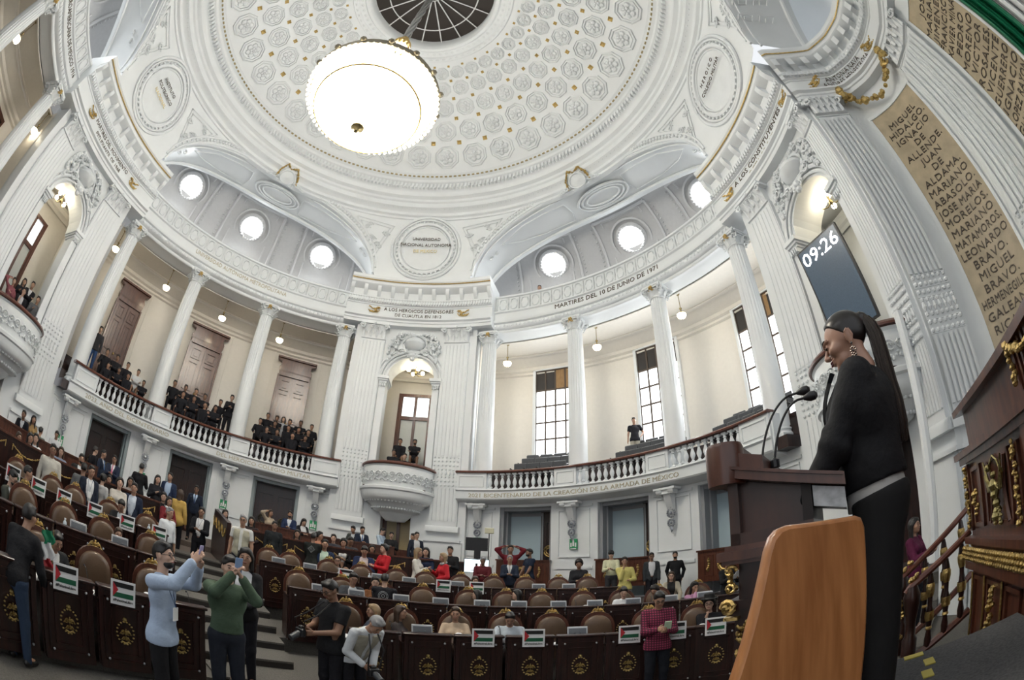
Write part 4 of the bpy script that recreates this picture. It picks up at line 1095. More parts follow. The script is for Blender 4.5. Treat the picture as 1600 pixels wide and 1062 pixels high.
# placards with a striped flag
SG = [(1, 'right', -11.2), (1, 'right', -3.3), (1, 'right', 12.0), (1, 'right', 19.5), (1, 'right', 26.1), (1, 'left', -65.0), (1, 'left', -73.2), (2, 'left', -54.2),
      (3, 'right', -26.3), (3, 'right', -12.6), (3, 'right', -7.9), (3, 'left', -52.4), (3, 'left', -56.9), (3, 'left', -61.5), (3, 'left', -65.9), (3, 'left', -69.6), (3, 'left', -73.3)]
s0 = None; cnt = {}
for row, blk, a in SG:
    k = cnt.get((row, blk), 0); cnt[(row, blk)] = k+1
    if (row, blk) == (1, 'left'): w_ = 'left block front row, %s from the aisle' % ORD[k]
    else: w_ = '%s row of %s block, %s placard from the aisle' % (ROWN[row], blk, ORD[k])
    lab = 'placard with striped flag, '+w_
    loc = PC(a, DR[row]-.06, TZ[row]+.80)
    if s0 is None:
        s0 = empty('flag_placard', loc, -R(a)); tag(s0, lab, 'placard', 'flag placards on the desks')
        b = MB(); b.bev((0, .13, 0), (.30, .27, .006), .002, axis=1) if 0 else b.box((0, 0, .13), (.30, .006, .27)); b.obj('card', PAPER, s0)
        for nm, c, z in (('black_stripe', (.01, .01, .01), .215), ('green_stripe', (.01, .11, .05), .105)):
            b = MB(); b.box((0, -.006, z), (.25, .004, .052)); b.obj(nm, mat(nm, c, .6), s0)
        b = MB(); b.add([(-.125, -.0085, .24), (-.06, -.0085, .16), (-.125, -.0085, .08)], [(0, 1, 2)]); b.obj('red_triangle', mat('flag_red', (.45, .02, .03), .6), s0)
        b = MB(); V, F = frame_text('#PalestinaLibre', (0, -.006, .045), (1, 0, 0), (0, 0, 1), .042, .002, .24); b.add(V, F); b.obj('lettering', mat('ink', (.01, .01, .01), .6), s0, smooth=0)
    else: dup(s0, loc, -R(a), label=lab)

# wooden barriers with gilt swags
def swag(b, p0, p1, out, drop=.13, r=.017):
    p0 = np.array(p0, float); p1 = np.array(p1, float)
    pts = [p0+(p1-p0)*t+np.array([0, 0, -drop*4*t*(1-t)])+out for t in np.linspace(0, 1, 9)]
    garland(b, pts, r, 7, jitter=.25)
    for q in (p0, p1): garland(b, [q+out, q+out+np.array([0, 0, -.12])], r*.8, 2, jitter=.2)
def barrier(a0, a1, r, z0, z1, label, sw=True, step=5.4, c=CC):
    root = empty('wooden_barrier', label=label, cat='barrier')
    b = MB(); n = max(2, int((a1-a0)/2))
    b.revc([(r, z0), (r+.1, z0), (r+.1, z1-.04), (r, z1-.04)], a0, a1, n, c)
    for z in (z0+.18, z1-.14): b.revc([(r-.015, z), (r, z), (r, z+.03), (r-.015, z+.03)], a0, a1, n, c)
    b.obj('panel', DWOOD if sw else MWOOD, root)
    h = MB(); h.revc([(r-.05, z1-.04), (r+.15, z1-.04), (r+.15, z1), (r-.05, z1)], a0, a1, n, c); h.obj('rail', MWOOD, root)
    if sw:
        g = MB(); k = int((a1-a0)/step)
        for i in range(k):
            x0 = a0+.6+i*step; swag(g, PC(x0, r-.02, z1-.16), PC(x0+step*.8, r-.02, z1-.16), -P(x0, .02, 0))
        g.obj('gilt_swag', GOLD, root)
    return root
barrier(-37.8, -8.5, 10.35, .6, 2.08, 'curved wooden barrier with gilt swags behind the right block of desks', True)
barrier(-94, -50.6, 10.35, .6, 2.10, 'curved wooden barrier with gilt swags behind the left block of desks', True)
barrier(-98, -58, 12.7, 1.1, 2.36, 'plain curved wooden barrier nearest the far left wall', False)
barrier(-36, -17, 12.7, 1.1, 2.33, 'plain curved wooden bench back by the central pier', False)
# radial side wall along the aisle
root = empty('wooden_barrier', label='sloping wooden barrier with gilt swags running back along the aisle', cat='barrier')
b = MB(); g = MB(); pts = [(9.9, 2.10), (11.2, 2.24), (12.7, 2.38)]
q = [PC(-41.3, r, 0) for r, z in pts]; sd = P(-41.3+90, .05, 0)
V = []
for (r, z), p in zip(pts, q):
    for s in (-1, 1):
        V += [p+sd*s+np.array([0, 0, .6]), p+sd*s+np.array([0, 0, z])]
b.add(V, [(0, 1, 5, 4), (4, 5, 9, 8), (2, 6, 7, 3), (6, 10, 11, 7), (1, 3, 7, 5), (5, 7, 11, 9), (0, 2, 3, 1), (8, 9, 11, 10)]); b.obj('panel', DWOOD, root)
for i in range(4): swag(g, PC(-41.3, 10.0+i*.65, 1.95+i*.06), PC(-41.3, 10.0+i*.65+.55, 1.99+i*.06), -sd*1.4, .22)
g.obj('gilt_swag', GOLD, root)
# parapets closing the right-hand doorways
for i, (p, q) in enumerate(OPEN):
    root = empty('doorway_parapet', label='mahogany parapet with gilt ornaments across the %s blue doorway of the right wall' % ORD[i], cat='parapet', group='parapets across the right doorways')
    b = MB(); b.pbox(p-.1, q+.1, 10.92, 11.02, 1.3, 2.2, 6); b.pbox(p-.2, q+.2, 10.86, 11.04, 2.17, 2.22, 6)
    pn = [(p+1, p+2.6), (p+3.2, q-3.2), (q-2.6, q-1)]
    for x0, x1 in pn:
        for a, c, z0, z1 in ((x0, x1, 1.45, 1.48), (x0, x1, 2.03, 2.06), (x0, x0+.15, 1.45, 2.06), (x1-.15, x1, 1.45, 2.06)): b.pbox(a, c, 10.9, 10.93, z0, z1, 2)
    b.obj('panel', MWOOD, root)
    g = MB()
    for x in (p+1.8, q-1.8):
        garland(g, [P(x, 10.9, 1.95), P(x+.2, 10.9, 1.8), P(x-.2, 10.9, 1.7), P(x, 10.9, 1.58)], .04, 3)
    c = P((p+q)/2, 10.88, 1.76); ring_deco(g, c, (p+q)/2, .15, .035); garland(g, [c+P((p+q)/2+90, .22*math.cos(t), 0)+np.array([0, 0, .2*math.sin(t)]) for t in np.linspace(0, 6.28, 10)], .03, 5)
    g.obj('gilt_ornament', GOLD, root)

# standing teleprompter and screen by the right doorway
mo = empty('monitor_stand', (0, 0, 0), label='black teleprompter screen on a pole above a bright flat screen, beside the white pillar', cat='monitor')
q = PC(-6.9, 10.3, 0); rz = R(6.9)
fx = lambda V: V
b = MB(); b.box((q[0], q[1], 2.56), (.56, .05, .34), rz); b.obj('black_screen', BLACKM, mo)
b = MB(); b.tube([(q[0]+.02, q[1]+.05, .87), (q[0]+.02, q[1]+.05, 2.4)], .035, 8); b.tube([(q[0]+.3, q[1]+.02, .87), (q[0]+.3, q[1]+.02, 2.9)], .015, 6); b.box((q[0], q[1], .9), (.5, .4, .05), rz); b.box((q[0]+.02, q[1]+.03, 2.3), (.16, .1, .25), rz); b.obj('pole', BLACKM, mo)
b = MB(); b.box((q[0]+.02, q[1]-.08, 1.99), (.62, .04, .36), rz); b.obj('flat_screen_case', DGREY, mo)
b = MB(); b.box((q[0]+.02, q[1]-.105, 1.99), (.59, .01, .33), rz); b.obj('lit_screen', mat('lit_screen', (.7, .9, .95), .3, emit=(.75, .95, 1.), estr=.9), mo)
b = MB()
for dx, w_, c_ in ((-.2, .05, 0), (.0, .06, 0), (.12, .07, 1)):
    b.box((q[0]+.02+dx, q[1]-.113-dx*.12, 2.0), (w_, .006, .12), rz, m=c_)
b.box((q[0]+.02, q[1]-.113, 1.88), (.3, .006, .02), rz, m=0); b.obj('screen_picture', [mat('ink', (.01, .01, .01)), mat('flag_red', (.45, .02, .03))], mo)
b = MB(); b.bev((q[0]+.3, q[1]-.02, 2.93), (.24, .04, .15), .015, rz, axis=2); b.obj('small_light', mat('pale_panel', (.6, .58, .42), .4), mo)
# ================================================================== right niche wall, names, presidium, lectern
CX, CY, CZ = 3.475264, -5.759935, 2.134277
CAMC = (CX, CY)
ND = [(60.8, 8.3), (66.8, 8.95), (69, 9.2), (74, 9.3), (79, 9.22), (84, 8.95), (88.5, 8.5), (93, 8.15), (97.5, 7.8), (106, 7.6), (118, 7.5), (135, 7.6)]
NA = np.array([p[0] for p in ND]); NR = np.array([p[1] for p in ND])
nd = lambda a: float(np.interp(a, NA, NR))
def NP(a, off, z): r = nd(a)-off; return np.array([CX+math.sin(R(a))*r, CY+math.cos(R(a))*r, z])
def nrev(b, prof, a0, a1, step=1.5, m=0):
    n = max(1, int((a1-a0)/step)); A = np.linspace(a0, a1, n+1)
    b.grid(np.array([[NP(a, o, z) for o, z in prof] for a in A]), m)
def nbox(b, a0, a1, o0, o1, z0, z1, step=3):
    prof = [(o0, z0), (o1, z0), (o1, z1), (o0, z1), (o0, z0)]; nrev(b, prof, a0, a1, step)
    for a in (a0, a1): b.add([NP(a, o, z) for o, z in prof[:4]], [(0, 1, 2, 3)])
b = MB(); nrev(b, [(0, 0), (0, 13.3)], 60.8, 135)
ex = P(99.3, 10.8, 0)
b.add([ex, ex+np.array([0, 0, 11.5]), NP(60.8, 0, 11.5), NP(60.8, 0, 0)], [(0, 1, 2, 3)])
def npil(b, a0, a1, nf=7, thick=.16):
    zb, zt = 3.15, 10.62
    nbox(b, a0, a1, 0, thick, zb, zt, 2); nbox(b, a0-.4, a1+.4, 0, thick+.08, zb-.05, zb+.14); nbox(b, a0-.8, a1+.8, 0, thick+.04, zb-.42, zb-.34)
    nbox(b, a0-.2, a1+.2, 0, thick-.04, 0, 2.7)
    w = (a1-a0)/nf
    for i in range(nf):
        x = a0+w*(i+.5); h = w*.27
        for z0, z1 in ((zb+.35, 4.72), (5.95, zt-.1)): nbox(b, x-h, x+h, thick, thick+.075, z0, z1, 5)
        for z in (4.82, 4.98, 5.14, 5.42, 5.58, 5.74, 5.88): b.sphere(NP(x, thick+.02, z), .05, 6, 4)
        b.lathe([(.02, 0), (.055, .07), (.035, .15), (.015, .2)], NP(x, thick+.02, 5.2), 6)
    for z in (4.76, 5.02, 5.47, 5.66, 5.92): nbox(b, a0, a1, thick, thick+.02, z, z+.025, 2)
    # capital
    nbox(b, a0-.1, a1+.1, 0, thick+.02, 10.62, 10.67); nbox(b, a0, a1, 0, thick+.12, 10.67, 11.15); nbox(b, a0-.6, a1+.6, 0, thick+.26, 11.17, 11.28)
    for row, zz in ((0, 10.67), (1, 10.85)):
        for i in range(5-row):
            x = a0+(a1-a0)*(i+.5+.5*row)/5; r = nd(x)-thick-.12-.06*row; q = MB(); leaf(q, 0, 0, 0, .17, .3)
            ca, sa = math.cos(R(x)), math.sin(R(x)); b.merge(q, np.array([[ca, sa, 0], [-sa, ca, 0], [0, 0, 1]]), (CX+math.sin(R(x))*r, CY+math.cos(R(x))*r, zz))
    for s, x in ((-1, a0), (1, a1)): spiral(b, NP(x, thick+.2, 11.05), x, .14, s, .04); spiral(b, NP((a0+a1)/2+s*.7, thick+.2, 11.08), x, .1, -s, .03)
npil(b, 61.2, 66.5); npil(b, 80.2, 87.6, 8)
nw = b.obj('wall_niche_right', WHITE, label='white curved wall with fluted pilasters beside the right pier', **S_)
# stone panels with names
def npanel(a0, a1, z1, lines, lab, z0=2.9, dz=.266, widths=None):
    p = MB(); nbox(p, a0, a1, 0, .07, z0, z1, 1.5); o = p.obj('stone_panel', STONE, nw, label=lab)
    fr = MB(); nbox(fr, a0-.5, a0, 0, .1, z0-.1, z1+.08); nbox(fr, a1, a1+.5, 0, .1, z0-.1, z1+.08); nbox(fr, a0-.5, a1+.5, 0, .1, z1, z1+.1, 1.5); fr.obj('panel_frame', WHITE, nw)
    ac = (a0+a1)/2; t = MB()
    for i, ln in enumerate(lines):
        if not ln: continue
        z = z1-.53-i*dz; V, F = text_pts(ln, .25, .012, 1.08); x = V[:, 0]; w = x.max()-x.min(); mx = R(a1-a0)*9*.93
        k = min(1.12, mx/w); A = ac+np.degrees(x*k/nd(ac))
        W = np.array([NP(a, .08+v2, z+v1) for a, v1, v2 in zip(A, V[:, 1], V[:, 2])]); t.add(W, F)
    t.obj('lettering', LETTER, o, smooth=0)
npanel(69.2, 78.9, 10.3, ['MIGUEL', 'HIDALGO.', 'IGNACIO', 'DE', 'ALLENDE.', 'JUAN', 'DE', 'ALDAMA.', 'MARIANO', 'ABASOLO.', 'JOSE MARIA', 'MORELOS.', 'MARIANO', 'MATAMOROS.', 'LEONARDO', 'BRAVO.', 'MIGUEL', 'BRAVO.', 'HERMENEGILDO', 'GALEANA.', 'RICARDO', 'FLORES'], 'tan stone panel with the first list of names')
npanel(88.7, 97.6, 10.6, ['JOSE', 'MARIANO', 'JIMENEZ.', 'FRANCISCO', 'XAVIER MINA.', 'PEDRO', 'MORENO.', 'VICTOR', 'ROSALES.', 'VICENTE', 'GUERRERO.', 'IGNACIO', 'LOPEZ RAYON.', 'GUADALUPE', 'VICTORIA.'], 'tan stone panel with the second list of names')
# entablature of the niche
e = MB(); prof = [(10.8-r, z) for r, z in PROF_PIER]; nrev(e, prof, 60.0, 135, 1.2)
for i in range(60):
    x = 61+i*.75; 
    if x < 104: nbox(e, x-.2, x+.2, .38, .5, 12.25, 12.4, 1)
eo = e.obj('trim_4', WHITE, label='white entablature following the curved right niche', **S_)
m = MB()
for i in range(16): x = 61.5+i*2.7; nbox(m, x-.55, x+.55, .38, .68, 12.6, 12.95, 1)
m.obj('modillion', WHITE, eo)
g = MB(); g.tube([NP(a, .77, 13.15) for a in np.linspace(60, 110, 50)], .022, 5)
g.obj('gilt_line', GOLD, eo)
g = MB()
for s, a in ((-1, 64.5), (1, 79.5)): griffin(g, NP(a, .3, 11.95), a, -s, .95)
g.obj('gilt_griffin', GOLD, eo)
g = MB()
for k in range(13):
    a = 68.6+k*.85; zz = 11.15-.55*math.sin(math.pi*k/12)**.8; garland(g, [NP(a, .32, zz), NP(a+.85, .32, 11.15-.55*math.sin(math.pi*(k+1)/12)**.8)], .1, k, jitter=.5)
for a, s in ((68.6, -1), (79.2, 1)):
    garland(g, [NP(a, .34, 11.2), NP(a+s*.5, .36, 11.35), NP(a+s*.8, .34, 11.05)], .11, 5); spiral(g, NP(a, .36, 11.05), a, .16, s, .05); 
g.obj('gilt_wreath', GOLD, eo)
def ntext(body, parent, az, off, z, size, wd, m=LETTER):
    V, F = text_pts(body, size, .008); k = R(wd)*nd(az)/(V[:, 0].max()-V[:, 0].min())
    t = MB(); t.add(np.array([NP(az+math.degrees(x*k/nd(az)), off+.012+w_, z+y) for x, y, w_ in V]), F); t.obj('lettering', m, parent, smooth=0)
ntext('ANTONIA NAVA', eo, 71.5, .33, 12.03, .27, 8.5); ntext('ANDRES HENESTROSA', eo, 72, .33, 11.78, .25, 11.5)
v = MB(); v.rev(COVE, 99, 171, 50); v.rev([(14.02, 12.3), (14.02, 13.2)], 99, 171, 40)
v.obj('ceiling', WHITE, label='pale vault over the presidium', **S_)
v = MB()                                     # fret band on the presidium arch soffit
for i in range(26):
    t = -30+i*2.3; z = arch_z(t)-.12
    for k in range(2):
        c = [P(135+t+dx, 10.2+k*.7+dy, z-.02) for dx, dy in ((-.8, -.25), (.8, -.25), (.8, .2), (-.5, .2), (-.5, -.05), (.4, -.05))]; v.tube(c, .03, 4)
v.obj('fret_band', WHITE2, so)

# big flag hanging at the top right
fo = empty('national_flag', label='large green, white and red flag hanging at the top right corner', cat='flag')
for nm, c, a0, a1 in (('green_cloth', (.0, .16, .07), 98.2, 102.2), ('white_cloth', (.75, .76, .77), 102.2, 107), ('red_cloth', (.4, .02, .03), 107, 112)):
    f = MB(); A = np.linspace(a0, a1, 24); Z = np.linspace(4.2, 11.2, 20)
    G = np.array([[NP(a, .75+.12*math.sin(a*4.2+z*.25)+.05*math.sin(a*9), z) for z in Z] for a in A]); f.grid(G)
    G2 = np.array([[NP(a, .74+.12*math.sin(a*4.2+z*.25)+.05*math.sin(a*9), z) for z in Z] for a in A]); f.grid(G2); f.obj(nm, mat('flag_'+nm, c, .55), fo)
f = MB(); f.tube([NP(a, .75, 11.25) for a in np.linspace(98, 112.2, 14)], .04, 8); f.obj('pole', BRASS, fo)
# conduit on the wall
k = MB(); k.tube([NP(57.3, 1.0, 9.0) if False else np.array([CX+math.sin(R(a))*d, CY+math.cos(R(a))*d, z]) for a, d, z in ((57.5, 7.6, 5.2), (57.0, 7.55, 4.0), (56.4, 7.5, 2.4), (56.1, 7.5, 1.15))], .09, 8)
tag(k.obj('wall_conduit', WHITE), 'white vertical cable conduit beside the right bowed balcony', 'conduit')

# clock screen in the right arch
so_ = empty('clock_screen', (0, 0, 0), label='tall dark display screen reading 09:26 in front of the right arch', cat='screen')
def camray(px, d): a, el = px; return np.array([CX+math.sin(R(a))*d, CY+math.cos(R(a))*d, CZ+math.tan(R(el))*d])
c = P(91.0, 10.25, 6.85); rt = P(181.0, 1, 0); up = np.array([0, 0, 1.]); nn = -P(91, 1, 0)
Wd, Hd = 1.2, 2.15
rt = rt*.97+nn*(-.24); rt /= np.linalg.norm(rt); nn = np.cross(rt, up); nn = nn if nn@P(91, 1, 0) < 0 else -nn
up = up*.985+nn*.17; up /= np.linalg.norm(up); nn = np.cross(rt, up); nn = nn if nn@P(91, 1, 0) < 0 else -nn
Ms = np.stack([rt, up, nn], 1)
b = MB(); b.box((0, 0, -.05), (Wd+.08, Hd+.08, .1)); b.xf(Ms, c); b.obj('bezel', BLACKM, so_)
b = MB(); b.box((0, 0, .003), (Wd, Hd, .006)); b.xf(Ms, c); b.obj('display', mat('display_blue_black', (.02, .03, .045), .25, emit=(.06, .09, .12), estr=.28, noise=.2, nscale=40), so_)
b = MB(); V, F = text_pts('09:26', .44, .004); V = V*np.array([1.05*Wd*.88/(V[:, 0].max()-V[:, 0].min()), 1, 1])+np.array([0, Hd/2-.26, .014]); b.add(V, F); b.xf(Ms, c)
b.obj('clock_digits', mat('lit_digits', (.9, .95, 1), .3, emit=(.93, .96, 1), estr=1.6), so_, smooth=0)
b = MB(); b.tube([c-nn*.1, c-nn*.6+np.array([0, 0, -.4])], .04, 6); b.tube([c-nn*.1-up*.9, P(91, 10.9, 5.25)], .04, 6); b.obj('bracket', BLACKM, so_)

# ---- near frame: U towards the deputies, V to the right of the camera's left... lectern axis
U = np.array([-.7071, .7071, 0]); Vv = np.array([.7071, .7071, 0]); O = np.array([CX, CY, 0.])
def L(u, v, z): return O+U*u+Vv*v+np.array([0, 0, z])
FL = 1.33
pf = MB()                                    # platform
def lbox(b, u0, u1, v0, v1, z0, z1, m=0):
    V = [L(u, v, z) for z in (z0, z1) for u, v in ((u0, v0), (u1, v0), (u1, v1), (u0, v1))]
    b.add(V, [(0, 3, 2, 1), (4, 5, 6, 7), (0, 1, 5, 4), (1, 2, 6, 5), (2, 3, 7, 6), (3, 0, 4, 7)], m)
lbox(pf, -1.06, .45, -2.5, 2.46, 0, FL)
lbox(pf, -6, -1.2, -2.5, 3.6, 0, 1.15)
pf.obj('floor', mat('dark_grey_carpet', (.075, .075, .08), .95, noise=.3, nscale=60, bump=.3, bscale=200), label='dark grey carpeted platform of the presidium', **S_)
tp = MB()
for i in range(5): lbox(tp, -.44+i*.17, -.44+i*.17+.11, 2.39, 2.45, FL, FL+.006)
for i in range(7):
    v = 2.30-.17*i; lbox(tp, -.197*v-.025, -.197*v+.03, v-.1, v, FL, FL+.006)
tag(tp.obj('hazard_tape', mat('yellow_tape', (.5, .42, .08), .6)), 'yellow hazard tape marking the edge of the platform', 'tape')
# stepped front of the platform down to the pit (right of lectern)
sp = MB()
for i in range(5): lbox(sp, -1.06, -.1, 2.46+.27*i, 2.46+.27*(i+1), 0, FL-.2*(i+1))
sp.obj('trim_5', RISER, label='dark steps going down beside the lectern', **S_)

# lectern
lec = empty('lectern', label='carved dark wooden lectern with slanted top and gilt scrolls', cat='lectern')
sl = .28; zt = CZ+.19
def slab(b, u0, u1, v0, v1, zlo, zhi):
    V = [L(u, v, z+sl*u) for z in (zlo, zhi) for u, v in ((u0, v0), (u1, v0), (u1, v1), (u0, v1))]
    b.add(V, [(0, 3, 2, 1), (4, 5, 6, 7), (0, 1, 5, 4), (1, 2, 6, 5), (2, 3, 7, 6), (3, 0, 4, 7)])
b = MB(); slab(b, -.005, .45, 1.64, 2.42, zt-.045, zt); slab(b, .0, .45, 1.63, 2.43, zt-.012, zt-.0); slab(b, .3, .44, 1.66, 2.4, zt, zt+.055)
b.obj('slanted_top', MWOOD, lec)
b = MB()                                     # rounded raised front rail
ctr = L(.46, 1.69, 0)
for v in np.linspace(1.69, 2.37, 5): pass
pts = []
for zz0, rr in ((zt+.13-.04, .0), ): pass
b.lathe([(.001, zt+.055), (.075, zt+.055), (.078, zt+.09), (.078, zt+.20), (.072, zt+.215), (.001, zt+.215)], L(.46, 1.70, 0), 22)
lbox(b, .40, .53, 1.70, 2.38, zt+.07, zt+.21); b.lathe([(.001, zt+.055), (.075, zt+.055), (.078, zt+.20), (.001, zt+.215)], L(.46, 2.38, 0), 22)
b.obj('front_rail', MWOOD, lec)
b = MB()                                     # body: box with a recessed side panel
zb = CZ+.04
def under(u): return zt-.046+sl*u
def side(b, u0, u1, va, vb, z0, z1a, z1b):
    V = [L(u, v, z) for (u, z) in ((u0, z0), (u1, z0), (u1, z1b), (u0, z1a)) for v in (va, vb)]
    b.add(V, [(0, 2, 4, 6), (1, 7, 5, 3), (0, 1, 3, 2), (2, 3, 5, 4), (4, 5, 7, 6), (6, 7, 1, 0)])
side(b, .17, .455, 1.73, 1.75, zb-.03, under(.17), under(.455))
side(b, .415, .455, 1.68, 2.36, zb-.03, under(.415), under(.455))
side(b, .13, .455, 1.68, 2.36, zb-.03, zb+.015, zb+.015)
side(b, .13, .455, 2.34, 2.36, zb-.03, under(.13), under(.455))
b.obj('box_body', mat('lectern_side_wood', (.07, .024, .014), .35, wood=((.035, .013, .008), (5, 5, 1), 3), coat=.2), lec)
b = MB(); side(b, .13, .17, 1.69, 2.36, zb+.015, under(.13), under(.17)); b.obj('dark_strip', mat('black_brown', (.012, .006, .005), .5), lec)  # near-black strip between the side panel and the open end
b = MB()                                     # cornice moulding under the box
for o_, z0, z1 in ((.02, zb-.05, zb-.03), (.045, zb-.085, zb-.05), (.03, zb-.10, zb-.085)): lbox(b, .1-o_*.3, .455+o_, 1.68-o_, 2.38+o_, z0, z1)
b.obj('cornice', MWOOD, lec)
b = MB()
lbox(b, .06, .43, 1.70, 2.34, CZ-.2, zb-.1); lbox(b, .02, .465, 1.66, 2.4, CZ-.235, CZ-.2); lbox(b, .03, .45, 1.675, 2.38, CZ-.26, CZ-.235); lbox(b, .0, .44, 1.68, 2.38, .9, CZ-.26); lbox(b, -.05, .47, 1.66, 2.42, .0, 1.2)
b.obj('shaft', DWOOD, lec)
g = MB()
def q_(u, dz, v=1.67): return L(u, v, CZ+dz)
garland(g, [q_(.445, -.07), q_(.455, -.10), q_(.45, -.14), q_(.435, -.17)], .013, 3, jitter=.5)
spiral(g, q_(.45, -.085, 1.66), 45, .022, 1, .008); spiral(g, q_(.45, -.155, 1.66), 45, .02, -1, .007)
spiral(g, q_(.455, -.225, 1.65), 45, .03, -1, .012); g.sphere(q_(.45, -.232, 1.65), .018, 10, 6); lbox(g, .42, .475, 1.64, 1.68, CZ-.275, CZ-.262)
garland(g, [q_(.40, -.29), q_(.42, -.33), q_(.40, -.37), q_(.415, -.42), q_(.40, -.5), q_(.41, -.6)], .014, 8, jitter=.6)
for k in range(5): g.tube([q_(.43, -.3-.05*k), q_(.41, -.32-.05*k), q_(.385, -.3-.05*k)], [.006, .008, .003], 5)
g.obj('gilt_scroll', GOLD, lec)
# papers overhanging, microphones
b = MB(); 
V = [L(u, v, z+sl*u) for z in (zt-.125, zt-.05) for u, v in ((.0, 1.69), (.125, 1.69), (.125, 1.95), (.0, 1.95))]
b.add(V, [(0, 3, 2, 1), (4, 5, 6, 7), (0, 1, 5, 4), (1, 2, 6, 5), (2, 3, 7, 6), (3, 0, 4, 7)])
tag(b.obj('metal_drawer_box', mat('brushed_grey', (.42, .43, .44), .4, metal=.4, noise=.3, nscale=25)), 'brushed grey box hanging under the right end of the lectern', 'box')
def mic(a0, e0, d0, a1, e1, d1, bow, lab):
    p0, p1 = camray((a0, e0), d0), camray((a1, e1), d1)
    r_ = empty('gooseneck_microphone', label=lab, cat='microphone', group='gooseneck microphones on the lectern')
    pts = []
    for t in np.linspace(0, 1, 18):
        p = p0+(p1-p0)*t; hmm = math.sin(t*math.pi/2); p[2] = p0[2]+(p1[2]-p0[2])*min(1, (hmm*1.10-.10*t**3)); p[:2] = p0[:2]+(p1[:2]-p0[:2])*(t**1.5)
        pts.append(p)
    b = MB(); b.tube(pts, .0055, 8); b.obj('gooseneck', BLACKM, r_)
    d = pts[-1]-pts[-2]; d /= np.linalg.norm(d); b = MB(); b.tube([pts[-1]-d*.02, pts[-1], pts[-1]+d*.012, pts[-1]+d*.034, pts[-1]+d*.045], [.008, .017, .021, .019, .008], 12); b.obj('foam_head', BLACKM, r_)
    b = MB(); b.lathe([(.001, -.02), (.02, -.02), (.02, .01), (.008, .02)], p0, 10); b.obj('base', BLACKM, r_)
mic(34.7, 10.2, 1.98, 41.2, 17.35, 1.95, 0, 'left gooseneck microphone on the lectern, slightly longer')
mic(36.3, 9.7, 1.86, 42.0, 16.5, 1.86, 0, 'right gooseneck microphone on the lectern, slightly shorter')

# foreground board
fb_ = empty('sloping_board', label='orange-brown wooden board with rounded edges in the near foreground', cat='board')
c4 = {'tl': camray((35.3, 2.0), .80), 'tr': camray((47.3, .9), .92), 'bl': camray((29.4, -22.), .74), 'br': camray((47.6, -22.), .88)}
n_ = np.cross(c4['tr']-c4['bl'], c4['tl']-c4['br']); n_ /= np.linalg.norm(n_)
if n_@(O+np.array([0, 0, CZ])-c4['tl']) < 0: n_ = -n_
def bl(u, v): return (c4['tl']*(1-u)+c4['tr']*u)*(1-v)+(c4['bl']*(1-u)+c4['br']*u)*v
b = MB()
outl = [(.0, 1.), (.0, .12), (.02, .05), (.07, .012), (.14, 0), (.90, 0), (.97, .015), (1., .06), (1., 1.)]
def ring(ins, d): return [bl(.5+(u-.5)*(1-ins*2.2), max(v, 0)+(ins*.9 if v < .5 else 0))+n_*d for u, v in outl]
b.grid(np.array([ring(.03, 0), ring(.012, -.003), ring(0, -.010), ring(0, -.026), ring(.012, -.033), ring(.03, -.035)]), cv=True)
b.add(ring(.03, 0), [tuple(range(len(outl)))]); b.add(ring(.03, -.035), [tuple(range(len(outl)-1, -1, -1))])
b.obj('panel', OWOOD, fb_)
b = MB(); 
for u in (.2, .8): b.tube([bl(u, .85)-n_*.02, np.array([*(bl(u, .9)-n_*.02)[:2], FL])], .02, 6)
b.obj('leg', BLACKM, fb_)

# presidium front, drawn in its own frame
def LT(u, v, z): return L(1.21*u, 1.21*v, 1.21*z-.448)
def lboxT(b, u0, u1, v0, v1, z0, z1, m=0): lbox(b, 1.21*u0, 1.21*u1, 1.21*v0, 1.21*v1, 1.21*z0-.448, 1.21*z1-.448, m)
pr = empty('presidium_tribune', label='carved mahogany presidium tribune with gilt eagle and leaf band', cat='tribune')
b = MB(); u0 = -.91; v1 = 3.06
lboxT(b, -1.35, u0, -1.0, v1, .6, 2.32); lboxT(b, -1.35, u0+.03, -1.0, v1+.03, .6, .8); lboxT(b, -1.4, u0+.05, -1.0, v1+.05, 1.60, 1.65); lboxT(b, -1.4, u0+.05, -1, v1+.05, 1.76, 1.80)
lboxT(b, -1.4, u0+.07, -1.0, v1+.07, 2.30, 2.34); lboxT(b, -1.4, u0+.04, -1.0, v1+.04, 2.26, 2.30); lboxT(b, -1.32, u0-.04, -1., v1-.03, 2.34, 2.57); lboxT(b, -1.38, u0+.03, -1.0, v1+.03, 2.57, 2.61)
lboxT(b, -1.3, u0+.03, -1.0, 1.90, .6, 2.30); lboxT(b, -1.3, u0-.015, -1.0, 1.86, 2.34, 2.57)
b.obj('tribune_body', MWOOD, pr)
b = MB()                                     # panel mouldings
def frame_uv(b, va, vb, za, zb_, u, t=.025, d=.02):
    lboxT(b, u, u+d, va, vb, za, za+t); lboxT(b, u, u+d, va, vb, zb_-t, zb_); lboxT(b, u, u+d, va, va+t, za, zb_); lboxT(b, u, u+d, vb-t, vb, za, zb_)
frame_uv(b, 2.15, 2.62, 1.86, 2.22, u0); frame_uv(b, 2.7, 2.92, 1.86, 2.22, u0); frame_uv(b, 2.0, 2.1, 1.86, 2.22, u0); frame_uv(b, 2.95, 3.04, 1.84, 2.25, u0+.01)
frame_uv(b, 2.05, 2.3, 1.0, 1.56, u0); frame_uv(b, 2.36, 2.66, 1.0, 1.56, u0); frame_uv(b, 2.72, 2.98, 1.0, 1.56, u0)
for k in range(14): lboxT(b, u0-.015, u0+.0, 1.82-k*.05, 1.84-k*.05, 2.38, 2.6)
